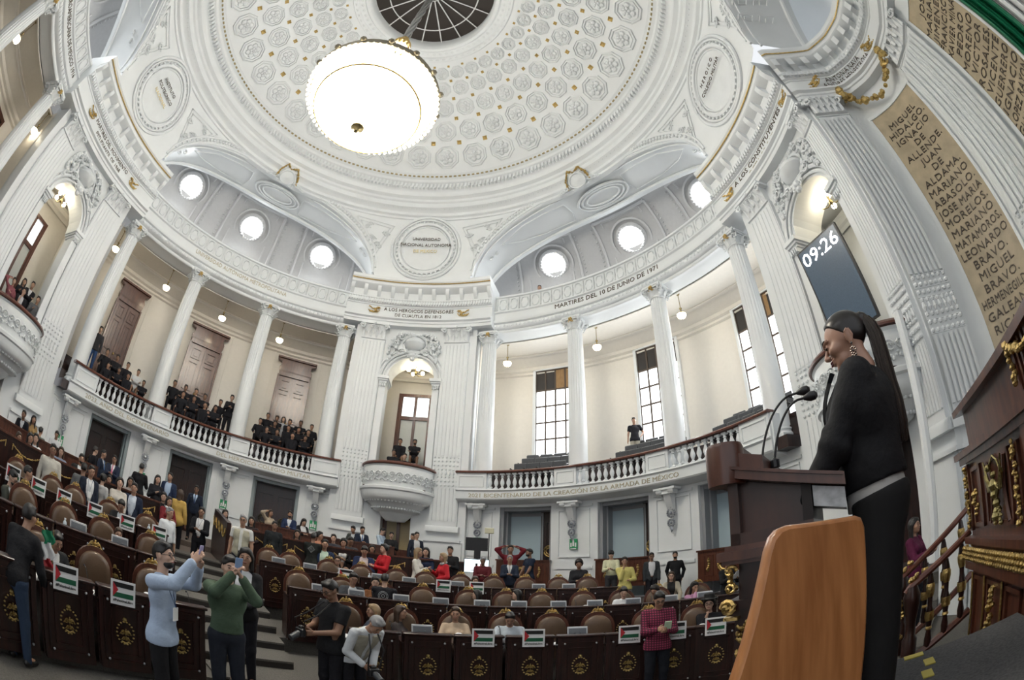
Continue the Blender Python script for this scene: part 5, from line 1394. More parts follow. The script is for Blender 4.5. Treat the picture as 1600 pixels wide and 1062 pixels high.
for s, c0_ in ((1, 2.38),):
    for a in (-1, 1):
        pts = [LT(u0+.015, c0_+a*(.16-.05*math.sin(t*math.pi)), 1.88+.32*t) for t in np.linspace(0, 1, 8)]; b.tube(pts, .018, 5)
b.obj('panel_moulding', MWOOD, pr)
g = MB()
for k in range(70):                          # leaf band
    v = v1+.04-k*.042
    for z in (1.675, 1.705, 1.735): g.sphere(LT(u0+.06, v+(.02 if z == 1.705 else 0), z), .019, 6, 4)
for z in (1.675, 1.705, 1.735):
    for k in range(8): g.sphere(LT(u0+.03-k*.045, v1+.06, z), .019, 6, 4)
g.obj('gilt_leaf_band', GOLD, pr)
g = MB()                                     # eagle with raised wings
ec = lambda dv, dz, o_=.04: LT(u0+o_, 2.38+dv*1.35, 2.05+dz*1.05)
garland(g, [ec(0, .07), ec(.0, .0), ec(0, -.07), ec(0, -.15)], .03, 3, jitter=.3); g.sphere(ec(.0, .11, .07), .024, 8, 5); g.tube([ec(.0, .11, .08), ec(-.035, .105, .1)], [.014, .003], 6)
for s in (-1, 1):
    for k in range(6):
        g.tube([ec(s*.02, .03-k*.012), ec(s*(.07+.008*k), .02+.015*k-.02), ec(s*(.12-.006*k), .15-.03*k)], [.014, .018, .006], 5)
    garland(g, [ec(s*.02, -.1), ec(s*.05, -.13), ec(s*.03, -.17)], .016, 9)
g.tube([ec(0, .16, .03), ec(.05, .13, .03), ec(.07, .06, .02)], .008, 5); g.tube([ec(0, .16, .03), ec(-.05, .13, .03), ec(-.07, .06, .02)], .008, 5)
g.obj('gilt_eagle', mat('dull_olive_gilt', (.36, .30, .13), .38, metal=.95, bump=.3, bscale=40), pr)
g = MB()
for v, za, zb_ in ((2.99, 1.87, 2.24), (2.03, 1.86, 2.24), (2.79, 1.95, 2.1)):
    garland(g, [LT(u0+.035, v, za), LT(u0+.04, v+.01, (za+zb_)/2), LT(u0+.035, v, zb_)], .019, int(v*10), jitter=.7)
garland(g, [LT(u0+.01, 1.84, 2.58), LT(u0+.02, 1.84, 2.48), LT(u0+.02, 1.84, 2.4)], .02, 3)
pts = [LT(u0+.02, 1.84-.45*t, 2.575-.07*math.sin(math.pi*t)) for t in np.linspace(0, 1, 9)]; garland(g, pts, .024, 5, jitter=.3)
for v in (2.98, 2.69, 2.33): g.tube([LT(u0+.03, v, .95), LT(u0+.03, v, 1.58)], .010, 5)
garland(g, [LT(u0+.03, 2.5, 1.54), LT(u0+.04, 2.49, 1.45), LT(u0+.04, 2.52, 1.36), LT(u0+.03, 2.5, 1.25), LT(u0+.03, 2.51, 1.1)], .024, 6, jitter=.8); garland(g, [LT(u0+.04, 2.46, 1.4), LT(u0+.04, 2.54, 1.3), LT(u0+.04, 2.47, 1.2)], .02, 7, jitter=.8)
g.obj('gilt_drops', GOLD, pr)
# stair rails
def stair_rail(N, Eo, lab, k):
    r_ = empty('stair_rail', label=lab, cat='railing', group='carved stair rails beside the tribune')
    N = np.array(N); Eo = np.array(Eo); dd = Eo-N; hd = dd.copy(); hd[2] = 0; hd /= np.linalg.norm(hd)
    b = MB(); b.tube([N-hd*.06+np.array([0, 0, -.05]), N, N+dd*.08, N+dd*.5, Eo], [.03, .04, .032, .032, .032], 8); b.obj('handrail', RWOOD, r_)
    b = MB(); lo_ = np.array([0, 0, -.66]); b.tube([N+lo_, Eo+lo_], .035, 6); b.obj('stringer', RWOOD, r_)
    b = MB(); b.lathe([(.07, -.75), (.07, -.45), (.05, -.42), (.045, -.3), (.075, -.15), (.08, -.08), (.06, -.03), (.05, 0)], N, 12); b.obj('newel', DWOOD, r_)
    g = MB(); garland(g, [N-hd*.1+np.array([0, 0, -.1]), N-hd*.09+np.array([0, 0, -.22]), N-hd*.14+np.array([0, 0, -.35]), N-hd*.08+np.array([0, 0, -.42])], .018, 3)
    garland(g, [N+np.array([0, 0, .03])-hd*.02, N+dd*.06+np.array([0, 0, .06]), N+dd*.14+np.array([0, 0, .07])], .02, 5); g.obj('gilt_scroll', GOLD, r_)
    for i in range(3):
        p = N+dd*(.3+.27*i); b = MB()
        b.lathe([(.03, -.66), (.035, -.58), (.02, -.5), (.035, -.4), (.04, -.36), (.022, -.3), (.025, -.2), (.038, -.14), (.03, -.08), (.02, -.03)], p, 10); ba = b.obj('baluster', DWOOD, r_)
        g = MB(); g.lathe([(.042, -.42), (.047, -.38), (.044, -.34)], p, 10); g.lathe([(.03, -.22), (.042, -.17), (.043, -.13), (.03, -.1)], p, 10); g.lathe([(.026, -.5), (.033, -.49), (.026, -.47)], p, 10); g.obj('gilt_band', GOLD, ba)
n1 = camray((53.2, -9.5), 3.85); e1 = camray((61.2, -5.4), 4.05); n2 = camray((51.9, -8.1), 4.4); e2 = camray((61.4, -2.5), 4.8)
stair_rail(n1, e1, 'nearer stair rail with gilt balusters left of the tribune', 0)
stair_rail(n2, e2, 'farther stair rail with gilt balusters left of the tribune', 1)
# ================================================================== people
class Fld:
    """signed distance field on a grid, turned into one closed surface"""
    def __init__(s, lo, hi, res):
        s.lo = np.array(lo, float); s.res = res; s.n = np.ceil((np.array(hi)-s.lo)/res).astype(int)+1
        s.F = np.full(s.n, 9., np.float32)
        s.ax = [s.lo[i]+np.arange(s.n[i])*res for i in range(3)]
    def _sub(s, a, b):
        i0 = np.maximum(0, np.floor((np.minimum(a, b)-s.lo)/s.res).astype(int)); i1 = np.minimum(s.n, np.ceil((np.maximum(a, b)-s.lo)/s.res).astype(int)+1)
        if (i1 <= i0).any(): return None, None
        sl = tuple(slice(i0[k], i1[k]) for k in range(3))
        Pt = np.stack(np.meshgrid(*[s.ax[k][sl[k]] for k in range(3)], indexing='ij'), -1)
        return sl, Pt
    def _join(s, sl, d, k):
        f = s.F[sl]; h = np.clip(.5+.5*(f-d)/k, 0, 1); s.F[sl] = f*(1-h)+d*h-k*h*(1-h)
    def cap(s, a, b, ra, rb=None, k=.02, flat=None):
        rb = ra if rb is None else rb; a = np.array(a, float); b = np.array(b, float); m = max(ra, rb)*1.05+k+2*s.res
        sl, Pt = s._sub(np.minimum(a, b)-m, np.maximum(a, b)+m)
        if sl is None: return
        q = Pt-a; ab = b-a
        if flat is not None:
            n_, f = flat; n_ = np.array(n_, float); q = q+(q@n_)[..., None]*n_*(1/f-1); ab = ab+(ab@n_)*n_*(1/f-1)
        L2 = ab@ab+1e-9; t = np.clip((q@ab)/L2, 0, 1)
        d = np.linalg.norm(q-t[..., None]*ab, axis=-1)-(ra+(rb-ra)*t)
        if flat is not None: d = d*(.5+.5*flat[1])
        s._join(sl, d, k)
    def ell(s, c, r, M=None, k=.02, cut=None):
        c = np.array(c, float); r = np.array(r, float); m = r.max()+k+2*s.res
        sl, Pt = s._sub(c-m, c+m)
        if sl is None: return
        q = Pt-c
        if M is not None: q = q@M
        e = np.linalg.norm(q/r, axis=-1); d = (e-1)*r.min()
        if cut is not None: d = np.maximum(d, cut(q))
        s._join(sl, d, k)
    def clip(s, fn, box=None):
        sl, Pt = (tuple(slice(None) for _ in range(3)), np.stack(np.meshgrid(*s.ax, indexing='ij'), -1)) if box is None else s._sub(np.array(box[0], float), np.array(box[1], float))
        if sl is not None: s.F[sl] = np.maximum(s.F[sl], fn(Pt))
    def mesh(s):
        F = s.F; S = F < 0; nx, ny, nz = F.shape
        c = np.zeros((nx-1, ny-1, nz-1), np.int8)
        for i in (0, 1):
            for j in (0, 1):
                for k in (0, 1): c += S[i:nx-1+i, j:ny-1+j, k:nz-1+k]
        act = (c > 0) & (c < 8); idx = np.argwhere(act)
        if len(idx) == 0: return np.zeros((0, 3)), []
        num = np.full(act.shape, -1, np.int32); num[act] = np.arange(len(idx))
        acc = np.zeros((len(idx), 3)); cnt = np.zeros(len(idx))
        for ax in range(3):
            o = [a for a in range(3) if a != ax]
            for u in (0, 1):
                for v in (0, 1):
                    a = idx.copy(); a[:, o[0]] += u; a[:, o[1]] += v; b = a.copy(); b[:, ax] += 1
                    fa = F[tuple(a.T)]; fb = F[tuple(b.T)]; x = (fa < 0) != (fb < 0)
                    t = np.where(x, fa/(fa-fb+1e-12), 0); p = a.astype(float); p[:, ax] += t
                    acc[x] += p[x]; cnt[x] += 1
        V = s.lo+acc/cnt[:, None]*s.res
        Q = []
        for ax in range(3):
            o = [a for a in range(3) if a != ax]
            sa = [slice(None)]*3; sb = [slice(None)]*3; sa[ax] = slice(0, -1); sb[ax] = slice(1, None)
            X = S[tuple(sa)] != S[tuple(sb)]; e = np.argwhere(X)
            ok = (e[:, o[0]] > 0) & (e[:, o[1]] > 0) & (e[:, o[0]] < F.shape[o[0]]-1) & (e[:, o[1]] < F.shape[o[1]]-1); e = e[ok]
            if len(e) == 0: continue
            ids = []
            for u, v in ((-1, -1), (0, -1), (0, 0), (-1, 0)):
                q = e.copy(); q[:, o[0]] += u; q[:, o[1]] += v; ids.append(num[tuple(q.T)])
            q = np.stack(ids, 1); flip = S[tuple(e.T)] ^ (ax == 1); q[~flip] = q[~flip][:, ::-1]
            Q.append(q)
        Q = np.concatenate(Q); return V, [tuple(r) for r in Q.tolist()]
def rotx(a): c, s_ = math.cos(a), math.sin(a); return np.array([[1, 0, 0], [0, c, -s_], [0, s_, c]])
def rotz(a): c, s_ = math.cos(a), math.sin(a); return np.array([[c, -s_, 0], [s_, c, 0], [0, 0, 1]])
def roty(a): c, s_ = math.cos(a), math.sin(a); return np.array([[c, 0, s_], [0, 1, 0], [-s_, 0, c]])
def ik(sh, tgt, l1, l2, hint):
    d = tgt-sh; L_ = np.linalg.norm(d); L_ = min(L_, (l1+l2)*.995); d = d/np.linalg.norm(d)
    a = (l1*l1-l2*l2+L_*L_)/(2*L_); h = math.sqrt(max(0, l1*l1-a*a)); hint = np.array(hint, float); hn = hint-d*(hint@d); hn /= np.linalg.norm(hn)+1e-9
    return sh+d*a+hn*h, sh+d*L_
POSES = {   # hand targets (right, left) relative to the chest centre; elbows' hint
 'down': ((.27, .03, -.52), (-.27, .03, -.52)), 'phone': ((.06, .30, -.08), (-.07, .29, -.10)), 'chest': ((.08, .26, -.02), (-.16, .22, -.20)),
 'cross': ((-.12, .20, -.06), (.12, .21, -.08)), 'cam': ((.06, .30, .32), (-.04, .30, .30)), 'camhigh': ((.16, .36, .40), (.02, .36, .36)), 'headhands': ((.14, .02, .42), (-.14, .02, .42)), 'onehead': ((.13, .0, .40), (-.06, .24, -.06)),
 'front': ((.14, .24, -.36), (-.14, .24, -.36)), 'desk': ((.2, .36, -.22), (-.2, .36, -.22)), 'chin': ((.04, .16, .12), (-.12, .2, -.16)), 'pocket': ((.22, .06, -.42), (-.22, .06, -.42)),
 'camera': ((.1, .3, -.16), (-.06, .3, -.18)), 'face': ((.03, .15, .22), (-.2, .34, -.22)), 'back': ((.2, -.12, -.36), (-.2, -.12, -.36)), 'lectern': ((.12, .34, -.36), (-.10, .36, -.36)), 'paper': ((.10, .28, -.02), (-.12, .28, -.06)), 'hip': ((.27, .03, -.5), (-.24, .02, -.24))}
def skeleton(sp):
    J = {}; fem = sp.get('fem', 0); sit = sp.get('sit', 0); lean = R(sp.get('lean', 0)); tw = R(sp.get('twist', 0)); b = sp.get('bulk', 1.)
    hz = .50 if sit else .93; pel = np.array([0, 0, hz]); J['pel'] = pel
    Rt = rotz(tw)@rotx(-lean); up = lambda v: pel+Rt@np.array(v, float)
    J['Rt'] = Rt; J['belly'] = up((0, .012*b, .13)); J['chest'] = up((0, 0, .33)); J['neck'] = up((0, -.012, .51)); 
    hy, hp, hr = [R(a) for a in (sp.get('hyaw', 0), sp.get('hpitch', 0), sp.get('hroll', 0))]
    Rh = rotz(hy)@rotx(-hp)@roty(hr) if not sp.get('hfollow') else Rt@rotz(hy)@rotx(-hp)
    J['Rh'] = Rh; J['nt'] = J['neck']+Rt@np.array([0, .012, .07]); J['head'] = J['nt']+Rh@np.array([0, .022, .10])
    sw = (.155 if fem else .178)*(.5+.5*b)
    ps = sp.get('pose', 'down'); hr_, hl_ = POSES[ps] if isinstance(ps, str) else ps
    for s, h in ((1, hr_), (-1, hl_)):
        J['sh', s] = up((s*sw, -.01, .455)); t = J['chest']+Rt@np.array(h, float); t = t+(Rt@np.array([0, 0, 0.]))
        hint = {'cam': (s*.8, 0, -1), 'camhigh': (s*.8, .2, -1), 'headhands': (s*1., .1, -.1), 'onehead': (s*1., .1, 0 if s > 0 else -1), 'cross': (s*1, .2, -1.), 'face': (s*.6, .3, -1)}.get(ps if isinstance(ps, str) else '', (s*.55, -.6, -.5))
        if isinstance(ps, str) and sp.get('elb'): hint = sp['elb']
        J['el', s], J['wr', s] = ik(J['sh', s], t, .285, .25, Rt@np.array(hint, float)); d = J['wr', s]-J['el', s]; J['hd', s] = d/np.linalg.norm(d)
        J['hip', s] = pel+np.array([s*.088*(.6+.4*b), 0, -.03])
        if sit: J['kn', s] = np.array([s*.13, .42, .50]); J['an', s] = np.array([s*.13, .40, .09]); J['toe', s] = np.array([s*.14, .54, .035])
        else:
            st = sp.get('stride', 0)*s; J['kn', s] = np.array([s*.1, .03+st*.5, .49]); J['an', s] = np.array([s*.105, -.01+st, .09]); J['toe', s] = np.array([s*.125, .14+st, .035])
    return J
def bounds(J, m=.2):
    Pp = [v for k, v in J.items() if k not in ('Rt', 'Rh') and not (isinstance(k, tuple) and k[0] == 'hd')]+[J['wr', 1]+J['hd', 1]*.1, J['wr', -1]+J['hd', -1]*.1, J['head']+J['Rh'][:, 2]*.02]
    Pp = np.array(Pp); lo = Pp.min(0)-m; hi = Pp.max(0)+m; lo[2] = max(lo[2], -.03); return lo, hi
def torso(f, J, sp, o=0., low=True, k=.04):
    b = sp.get('bulk', 1.); fem = sp.get('fem', 0); Rt = J['Rt']; fy = Rt@np.array([0, 1., 0])
    fl_ = (fy, .68)
    f.cap(J['chest']+Rt@np.array([-.055*b, 0, .02]), J['chest']+Rt@np.array([.055*b, 0, .02]), (.118+o)*(.45+.55*b)+.0, k=k, flat=fl_)
    f.cap(J['chest']+Rt@np.array([0, 0, .0]), J['belly'], (.13 if not fem else .115)*b+o, (.125 if not fem else .112)*b+o, k=k, flat=(fy, .74+.1*(b-1)*2))
    f.cap(J['sh', 1]*.88+J['sh', -1]*.12, J['sh', -1]*.88+J['sh', 1]*.12, .052+o*.8, k=k, flat=(fy, .85))
    f.cap(J['neck']+Rt@np.array([0, -.01, -.03]), J['neck']+Rt@np.array([0, 0, .0]), .062+o*.5, .052+o*.3, k=k)
    if fem:
        for s in (-1, 1): f.ell(J['chest']+Rt@np.array([s*.065, .075, .01]), (.06+o, .05+o, .06+o), Rt, k=.03)
    if low: f.cap(J['pel']+np.array([-.05, 0, .0]), J['pel']+np.array([.05, 0, 0]), (.11 if not fem else .118)*(.5+.5*b)+o, k=k, flat=((0, 1, 0), .85)); f.cap(J['belly'], J['pel'], .12*b+o, .12*b+o, k=k, flat=((0, 1, 0), .8))
def arm(f, J, s, o=0., upto=1., k=.02):
    e = J['el', s]; w = J['wr', s]
    f.cap(J['sh', s], e, .050+o, .040+o, k=k)
    if upto > 0: f.cap(e, e+(w-e)*upto, .040+o, .040+o+(.028-.040)*upto, k=k)
def legs(f, J, sp, o=0., shoe=False):
    fem = sp.get('fem', 0); b = .5+.5*sp.get('bulk', 1.)
    for s in (-1, 1):
        f.cap(J['hip', s], J['kn', s], .084*b+o, .058+o, k=.03); f.cap(J['kn', s], J['an', s]-np.array([0, 0, .03 if o > 0 else 0]), .056+o, .040+o, k=.02)
def handm(J, s, res=.0055, curl=.6, spread=.012):
    """palm, four fingers and a thumb"""
    w = J['wr', s]; d = J['hd', s]; Rt = J['Rt']
    inw = Rt@np.array([-s*1., .0, 0]); 
    n = np.cross(d, np.cross(inw, d)); n = n/ (np.linalg.norm(n)+1e-9)     # palm normal, inwards
    sd = np.cross(d, n)*s                                               # towards the thumb side
    if sd[2] < -.2: sd = -sd
    c = w+d*.05; f = Fld(c-.16, c+.16, res)
    f.cap(w-d*.02, w+d*.02, .027, .025, k=.01, flat=(n, .75)); 
    for q in (-.026, -.009, .009, .026): f.cap(w+d*.02+sd*q*.6, w+d*.085+sd*q, .015, .0125, k=.012)
    for q, l in ((.026, .070), (.009, .078), (-.009, .072), (-.027, .056)):
        p = w+d*.088+sd*q; dd = d; 
        for j, fr in enumerate((.45, .32, .23)):
            ang = curl*(.5+.5*j); dd = d*math.cos(ang*(j+1)*.7)+n*math.sin(ang*(j+1)*.7); p2 = p+dd*l*fr; f.cap(p, p2, .0095-.0008*j, .0088-.0008*j, k=.004); p = p2
    p = w+d*.03+sd*.022; p1 = p+(d*.5+sd*.75+n*.3)*.038; p2 = p1+(d*.8+sd*.3+n*.5)*.034; f.cap(p, p1, .015, .0115, k=.01); f.cap(p1, p2, .0112, .0088, k=.005)
    return f.mesh()
def head_f(f, J, sp, fine=False):
    H = J['head']; Rh = J['Rh']; g = lambda x, y, z: H+Rh@np.array([x, y, z])
    k = sp.get('hs', 1.)
    f.ell(g(0, -.012, .02), (.074, .092, .088), Rh, k=.015)
    f.cap(g(0, .012, -.01), g(0, .030, -.058), .064, .046, k=.02)
    f.cap(g(-.025, .045, -.065), g(.025, .045, -.065), .028, k=.02); f.ell(g(0, .060, -.088), (.026, .020, .018), Rh, k=.015)
    f.cap(g(0, .082, .012), g(0, .100, -.022), .008, .013, k=.01); f.cap(g(-.03, .075, .02), g(.03, .075, .02), .012, k=.012)
    f.cap(g(-.02, .078, -.052), g(.02, .078, -.052), .010, k=.008)
    for s in (-1, 1):
        f.ell(g(s*.076, -.008, -.005), (.010, .020, .032), Rh, k=.006); f.ell(g(s*.042, .055, -.02), (.025, .025, .022), Rh, k=.02)
    f.cap(J['neck']-J['Rt']@np.array([0, 0, .02]), g(0, -.012, -.05), .055 if not sp.get('fem') else .047, .052 if not sp.get('fem') else .045, k=.02)
def hair_f(f, J, sp, style):
    H = J['head']; Rh = J['Rh']; g = lambda x, y, z: H+Rh@np.array([x, y, z])
    big = {'curly': .028, 'afro': .035, 'bob': .018, 'long': .016}.get(style, .017)
    def cut(q):
        if style in ('short', 'receding'): return np.maximum(np.maximum(q[..., 1]*.80-q[..., 2]*.62-(.040 if style != 'receding' else .0), -q[..., 2]-.05), np.minimum(q[..., 1]+.035, -q[..., 2]+.002))
        return np.maximum(q[..., 1]*.80-q[..., 2]*.62-(.040 if style != 'receding' else .0), -q[..., 2]-(.075 if style in ('short', 'receding', 'pony', 'bun') else .11))
    if style != 'bald': f.ell(g(0, -.014, .022), (.075+big*(.55 if style in ('short', 'bun', 'pony') else 1.), .092+big*.9, .092+big*1.25), Rh, k=.008, cut=cut)
    if style not in ('bald', 'receding'):
        for q in range(6): f.ell(g(-.05+.02*q, .045-.006*abs(q-2.5), .088+.006*((q*7)%3)), (.022, .03, .018), Rh, k=.012)
        for s in (-1, 1): f.cap(g(s*.070, .012, .03), g(s*.073, .008, -.008), .010, .006, k=.01)
    if style in ('long', 'bob'):
        l = .34 if style == 'long' else .14
        for s in (-1, 1): f.cap(g(s*.072, -.02, .02), g(s*.085, -.02, -.05-l*.6), .03, .026, k=.02)
        f.cap(g(0, -.07, .0), g(0, -.085, -.06-l), .062, .045, k=.03, flat=(Rh[:, 1], .6))
    if style == 'pony': f.cap(g(0, -.10, .06), g(0, -.15, .0), .03, .04, k=.02); f.cap(g(0, -.15, .0), g(0, -.14, -.25), .038, .02, k=.02)
    if style == 'bun': f.ell(g(0, -.11, .06), (.045, .04, .045), Rh, k=.01)
    if style == 'hat':
        f.ell(g(0, -.01, .07), (.13, .15, .014), Rh, k=.006); f.cap(g(0, -.01, .07), g(0, -.01, .12), .088, .075, k=.01)
    if style == 'cap': f.ell(g(0, .08, .055), (.06, .07, .012), Rh, k=.01)
SKINS = {'l': (.52, .33, .24), 'm': (.38, .215, .14), 'd': (.25, .135, .085)}
def skin(k): return mat('skin_'+k, SKINS[k], .45)
def cloth(c, nm=None):
    key = nm or 'cloth_%02x%02x%02x' % tuple(int(v*255) for v in c); return mat(key, c, .8, bump=.6, bscale=13, spec=.25)
HAIRC = {'k': (.012, .010, .009), 'b': (.05, .028, .016), 'y': (.28, .19, .10), 'g': (.26, .26, .265)}
def hairm(k): return mat('hair_'+k, HAIRC[k], .45)
def solid(name, f, m, parent, inv=None, smooth=180):
    V, F = f.mesh()
    if len(V) == 0: return None
    b = MB(); b.add(V, F); me = b.mesh(name, [m], 0); me.polygons.foreach_set('use_smooth', [True]*len(me.polygons))
    o = bpy.data.objects.new(name, me); put(o, parent); return o
def person(sp, loc, face, h, label, group=None, res=.02, hands=False):
    """one continuous body mesh; hair and clothes are its children. face = azimuth the person faces"""
    J = skeleton(sp); lo, hi = bounds(J); fem = sp.get('fem', 0); top = sp.get('top', 'shirt'); short = top in ('tee', 'vest')
    f = Fld(lo, hi, res); torso(f, J, sp, -.006); legs(f, J, sp, -.006); head_f(f, J, sp)
    for s in (-1, 1):
        arm(f, J, s, 0., 1.); w = J['wr', s]; d = J['hd', s]
        if not hands: f.cap(w, w+d*.09, .030, .024, k=.012); f.cap(w+d*.09, w+d*.135, .022, .016, k=.01)
        else: f.cap(w, w+d*.02, .027, .025, k=.01)
        f.cap(J['an', s], J['toe', s], .035, .028)
    V, F = f.mesh(); b = MB(); b.add(V, F, 0)
    if hands:
        for s in (-1, 1):
            V, F = handm(J, s, curl=sp.get('curl', .6)); b.add(V, F, 0)
    H = J['head']; Rh = J['Rh']; g = lambda x, y, z: H+Rh@np.array([x, y, z])
    if res < .027:
        for s in (-1, 1):
            e = MB(); e.sphere((0, 0, 0), 1, 8, 5); b.merge(e, Rh@np.diag([.013, .006, .0055]), g(s*.031, .079, .006), m=1)
            b.tube([g(s*.014, .088, .026), g(s*.032, .088, .032), g(s*.050, .076, .026)], .0042, 5, m=1)
        b.tube([g(-.022, .083, -.05), g(0, .092, -.052), g(.022, .083, -.05)], .006, 5, m=2)
    me = b.mesh('person', [skin(sp.get('skin', 'm')), mat('eye_dark', (.015, .01, .008), .3), mat('lips', (.25, .07, .06), .5)], 0)
    me.polygons.foreach_set('use_smooth', [True]*len(me.polygons))
    o = bpy.data.objects.new('person', me); put(o, None, label=label, cat='person', group=group)
    o.location = loc; o.rotation_euler = (0, 0, -R(face)); o.scale = (h, h, h)
    st = sp.get('hair', 'short')
    if st != 'bald':
        fl2 = Fld(H-np.array([.24, .24, .52]), H+np.array([.24, .24, .24]), min(res, .014)); hair_f(fl2, J, sp, st); solid('hair', fl2, hairm(sp.get('hc', 'k')), o)
    tc = sp.get('tc', (.02, .02, .025))
    def upper(of, upto, low, clipneck=True, arms=True):
        q = Fld(lo, hi, res); torso(q, J, sp, of, low=low)
        if arms:
            for s in (-1, 1): arm(q, J, s, min(of, .016)+.001, upto, k=.022)
        nk = J['neck']+J['Rt']@np.array([0, 0, .025 if clipneck else .04]); nn_ = J['Rt']@np.array([0, -.25, 1.]); nn_ /= np.linalg.norm(nn_)
        q.clip(lambda Pt: (Pt-nk)@nn_, (J['neck']-.2, J['neck']+.2))
        return q
    if top in ('suit', 'open'):
        q = upper(.012, .5, False, arms=False); solid('shirt', q, cloth(sp.get('sc', (.62, .64, .66))), o)
        q = upper(.026, .97, True); pb = J['pel']
        q.clip(lambda Pt: (pb[2]-.09-Pt[..., 2]) if not sp.get('sit') else (pb[2]-.02-Pt[..., 2]))
        Rt = J['Rt']; ch = J['chest']; wv = .5 if top == 'suit' else .7
        def vcut(Pt):
            L_ = (Pt-ch)@Rt; w_ = np.clip((L_[..., 2]+(.10 if top == 'suit' else .3))*.28, 0.0, .075)+(0 if top == 'suit' else .02)
            return np.where((L_[..., 1] > .02) & (L_[..., 2] > (-.12 if top == 'suit' else -.45)), w_-np.abs(L_[..., 0]), -1.)
        q.clip(vcut); solid('jacket', q, cloth(tc), o)
        if sp.get('tie'):
            b = MB(); yf = .118*sp.get('bulk', 1.); pts = [(0, yf-.03, .17), (0, yf-.012, .13), (0, yf+.01, .0), (0, yf+.012, -.1)]
            b.tube([ch+Rt@np.array(p) for p in pts], [.016, .013, .02, .022], 6); b.obj('tie', cloth(sp['tie']), o)
    elif top in ('tee', 'shirt', 'dress', 'vest'):
        q = upper(.016, {'tee': .0, 'vest': 0.}.get(top, .95), True); pb = J['pel']
        hem = -.03 if sp.get('tuck') else (.3 if top == 'dress' else .1)
        if not sp.get('tuck') and not sp.get('sit'): q.cap(pb+np.array([-.05, 0, -.06]), pb+np.array([.05, 0, -.06]), .145*(.5+.5*sp.get('bulk', 1.)), k=.04, flat=((0, 1, 0), .9))
        if not sp.get('sit'): q.clip(lambda Pt: pb[2]-hem-Pt[..., 2])
        if short:
            for s in (-1, 1):
                e = J['el', s]; ax_ = (e-J['sh', s]); L_ = np.linalg.norm(ax_); ax_ /= L_
                q.clip(lambda Pt: np.where(np.linalg.norm((Pt-J['sh', s])-((Pt-J['sh', s])@ax_)[..., None]*ax_, axis=-1) < .085, (Pt-J['sh', s])@ax_-L_*.62, -1), (np.minimum(J['sh', s], e)-.1, np.maximum(J['sh', s], e)+.12))
        solid('shirt', q, cloth(tc) if not sp.get('tmat') else sp['tmat'], o)
        if top == 'vest' or sp.get('vest'):
            q = Fld(lo, hi, res); torso(q, J, sp, .034, low=True); nk = J['neck']
            q.clip(lambda Pt: (Pt-nk)@(J['Rt']@np.array([0, 0, 1.]))+.03); q.clip(lambda Pt: pb[2]-.1-Pt[..., 2])
            Rt = J['Rt']; ch = J['chest']
            q.clip(lambda Pt: np.where(((Pt-ch)@Rt)[..., 1] > 0, .03-np.abs(((Pt-ch)@Rt)[..., 0]), -1)); solid('vest', q, cloth(sp.get('vc', (.36, .34, .27))), o)
        if sp.get('collar'):
            b = MB(); b.tube([J['neck']+J['Rt']@np.array([.066*math.cos(t), .058*math.sin(t), .02-.02*math.sin(t)]) for t in np.linspace(0, 6.283, 12, endpoint=False)], .016, 6, closed=True); b.obj('collar', cloth(tc), o)
    if not sp.get('noleg'):
        q = Fld(np.array([lo[0], lo[1], 0.0]), np.array([hi[0], hi[1], J['pel'][2]+.2]), res); legs(q, J, sp, .012); q.cap(J['pel']+np.array([-.05, 0, 0]), J['pel']+np.array([.05, 0, 0]), .118*(.5+.5*sp.get('bulk', 1))+.008, k=.04, flat=((0, 1, 0), .88))
        pz = J['pel'][2]+.06; q.clip(lambda Pt: Pt[..., 2]-pz); q.clip(lambda Pt: .045-Pt[..., 2]); solid('trousers', q, cloth(sp.get('lc', (.012, .012, .016))), o)
        b = MB()
        for s in (-1, 1):
            q = Fld(np.minimum(J['an', s], J['toe', s])-.09, np.maximum(J['an', s], J['toe', s])+.1, .014); q.cap(J['an', s]-np.array([0, .03, .045]), J['toe', s], .042, .036, k=.02, flat=None); q.cap(J['an', s]-np.array([0, 0, .02]), J['an', s]+np.array([0, 0, .03]), .046, k=.02); q.clip(lambda Pt: .002-Pt[..., 2])
            solid('shoe', q, mat('shoe_black', (.012, .011, .01), .3), o)
    if sp.get('glasses'):
        b = MB()
        for s in (-1, 1): b.tube([g(s*.033+.023*math.cos(t), .094, .006+.017*math.sin(t)) for t in np.linspace(0, 6.283, 10, endpoint=False)], .0028, 4, closed=True); b.tube([g(s*.055, .092, .01), g(s*.078, .0, .012)], .0025, 4)
        b.tube([g(-.01, .097, .008), g(.01, .097, .008)], .0025, 4); b.obj('glasses', BLACKM, o)
    if sp.get('beard'):
        q = Fld(H-.16, H+.16, .011); q.ell(g(0, .035, -.065), (.058, .058, .045), Rh, k=.01, cut=lambda qq: np.maximum(qq[..., 2]-.018, -qq[..., 1]-.03)); solid('beard', q, hairm(sp.get('hc', 'k')), o)
    if sp.get('badge'):
        b = MB(); c = J['chest']+J['Rt']@np.array([.02, .15*sp.get('bulk', 1.), -.12]); b.box(c, (.085, .01, .12)); b.obj('badge', PAPER, o)
        b = MB(); b.tube([J['neck']+J['Rt']@np.array([-.06, .06, .0]), c+np.array([0, 0.005, .06]), J['neck']+J['Rt']@np.array([.06, .06, .0])], .005, 4); b.obj('lanyard', cloth((.03, .06, .15)), o)
    return o, J
def world(o, p):
    a = -o.rotation_euler[2]; h = o.scale[0]; c, s_ = math.cos(a), math.sin(a)
    return np.array([o.location[0]+h*(p[0]*c+p[1]*s_), o.location[1]+h*(-p[0]*s_+p[1]*c), o.location[2]+h*p[2]])
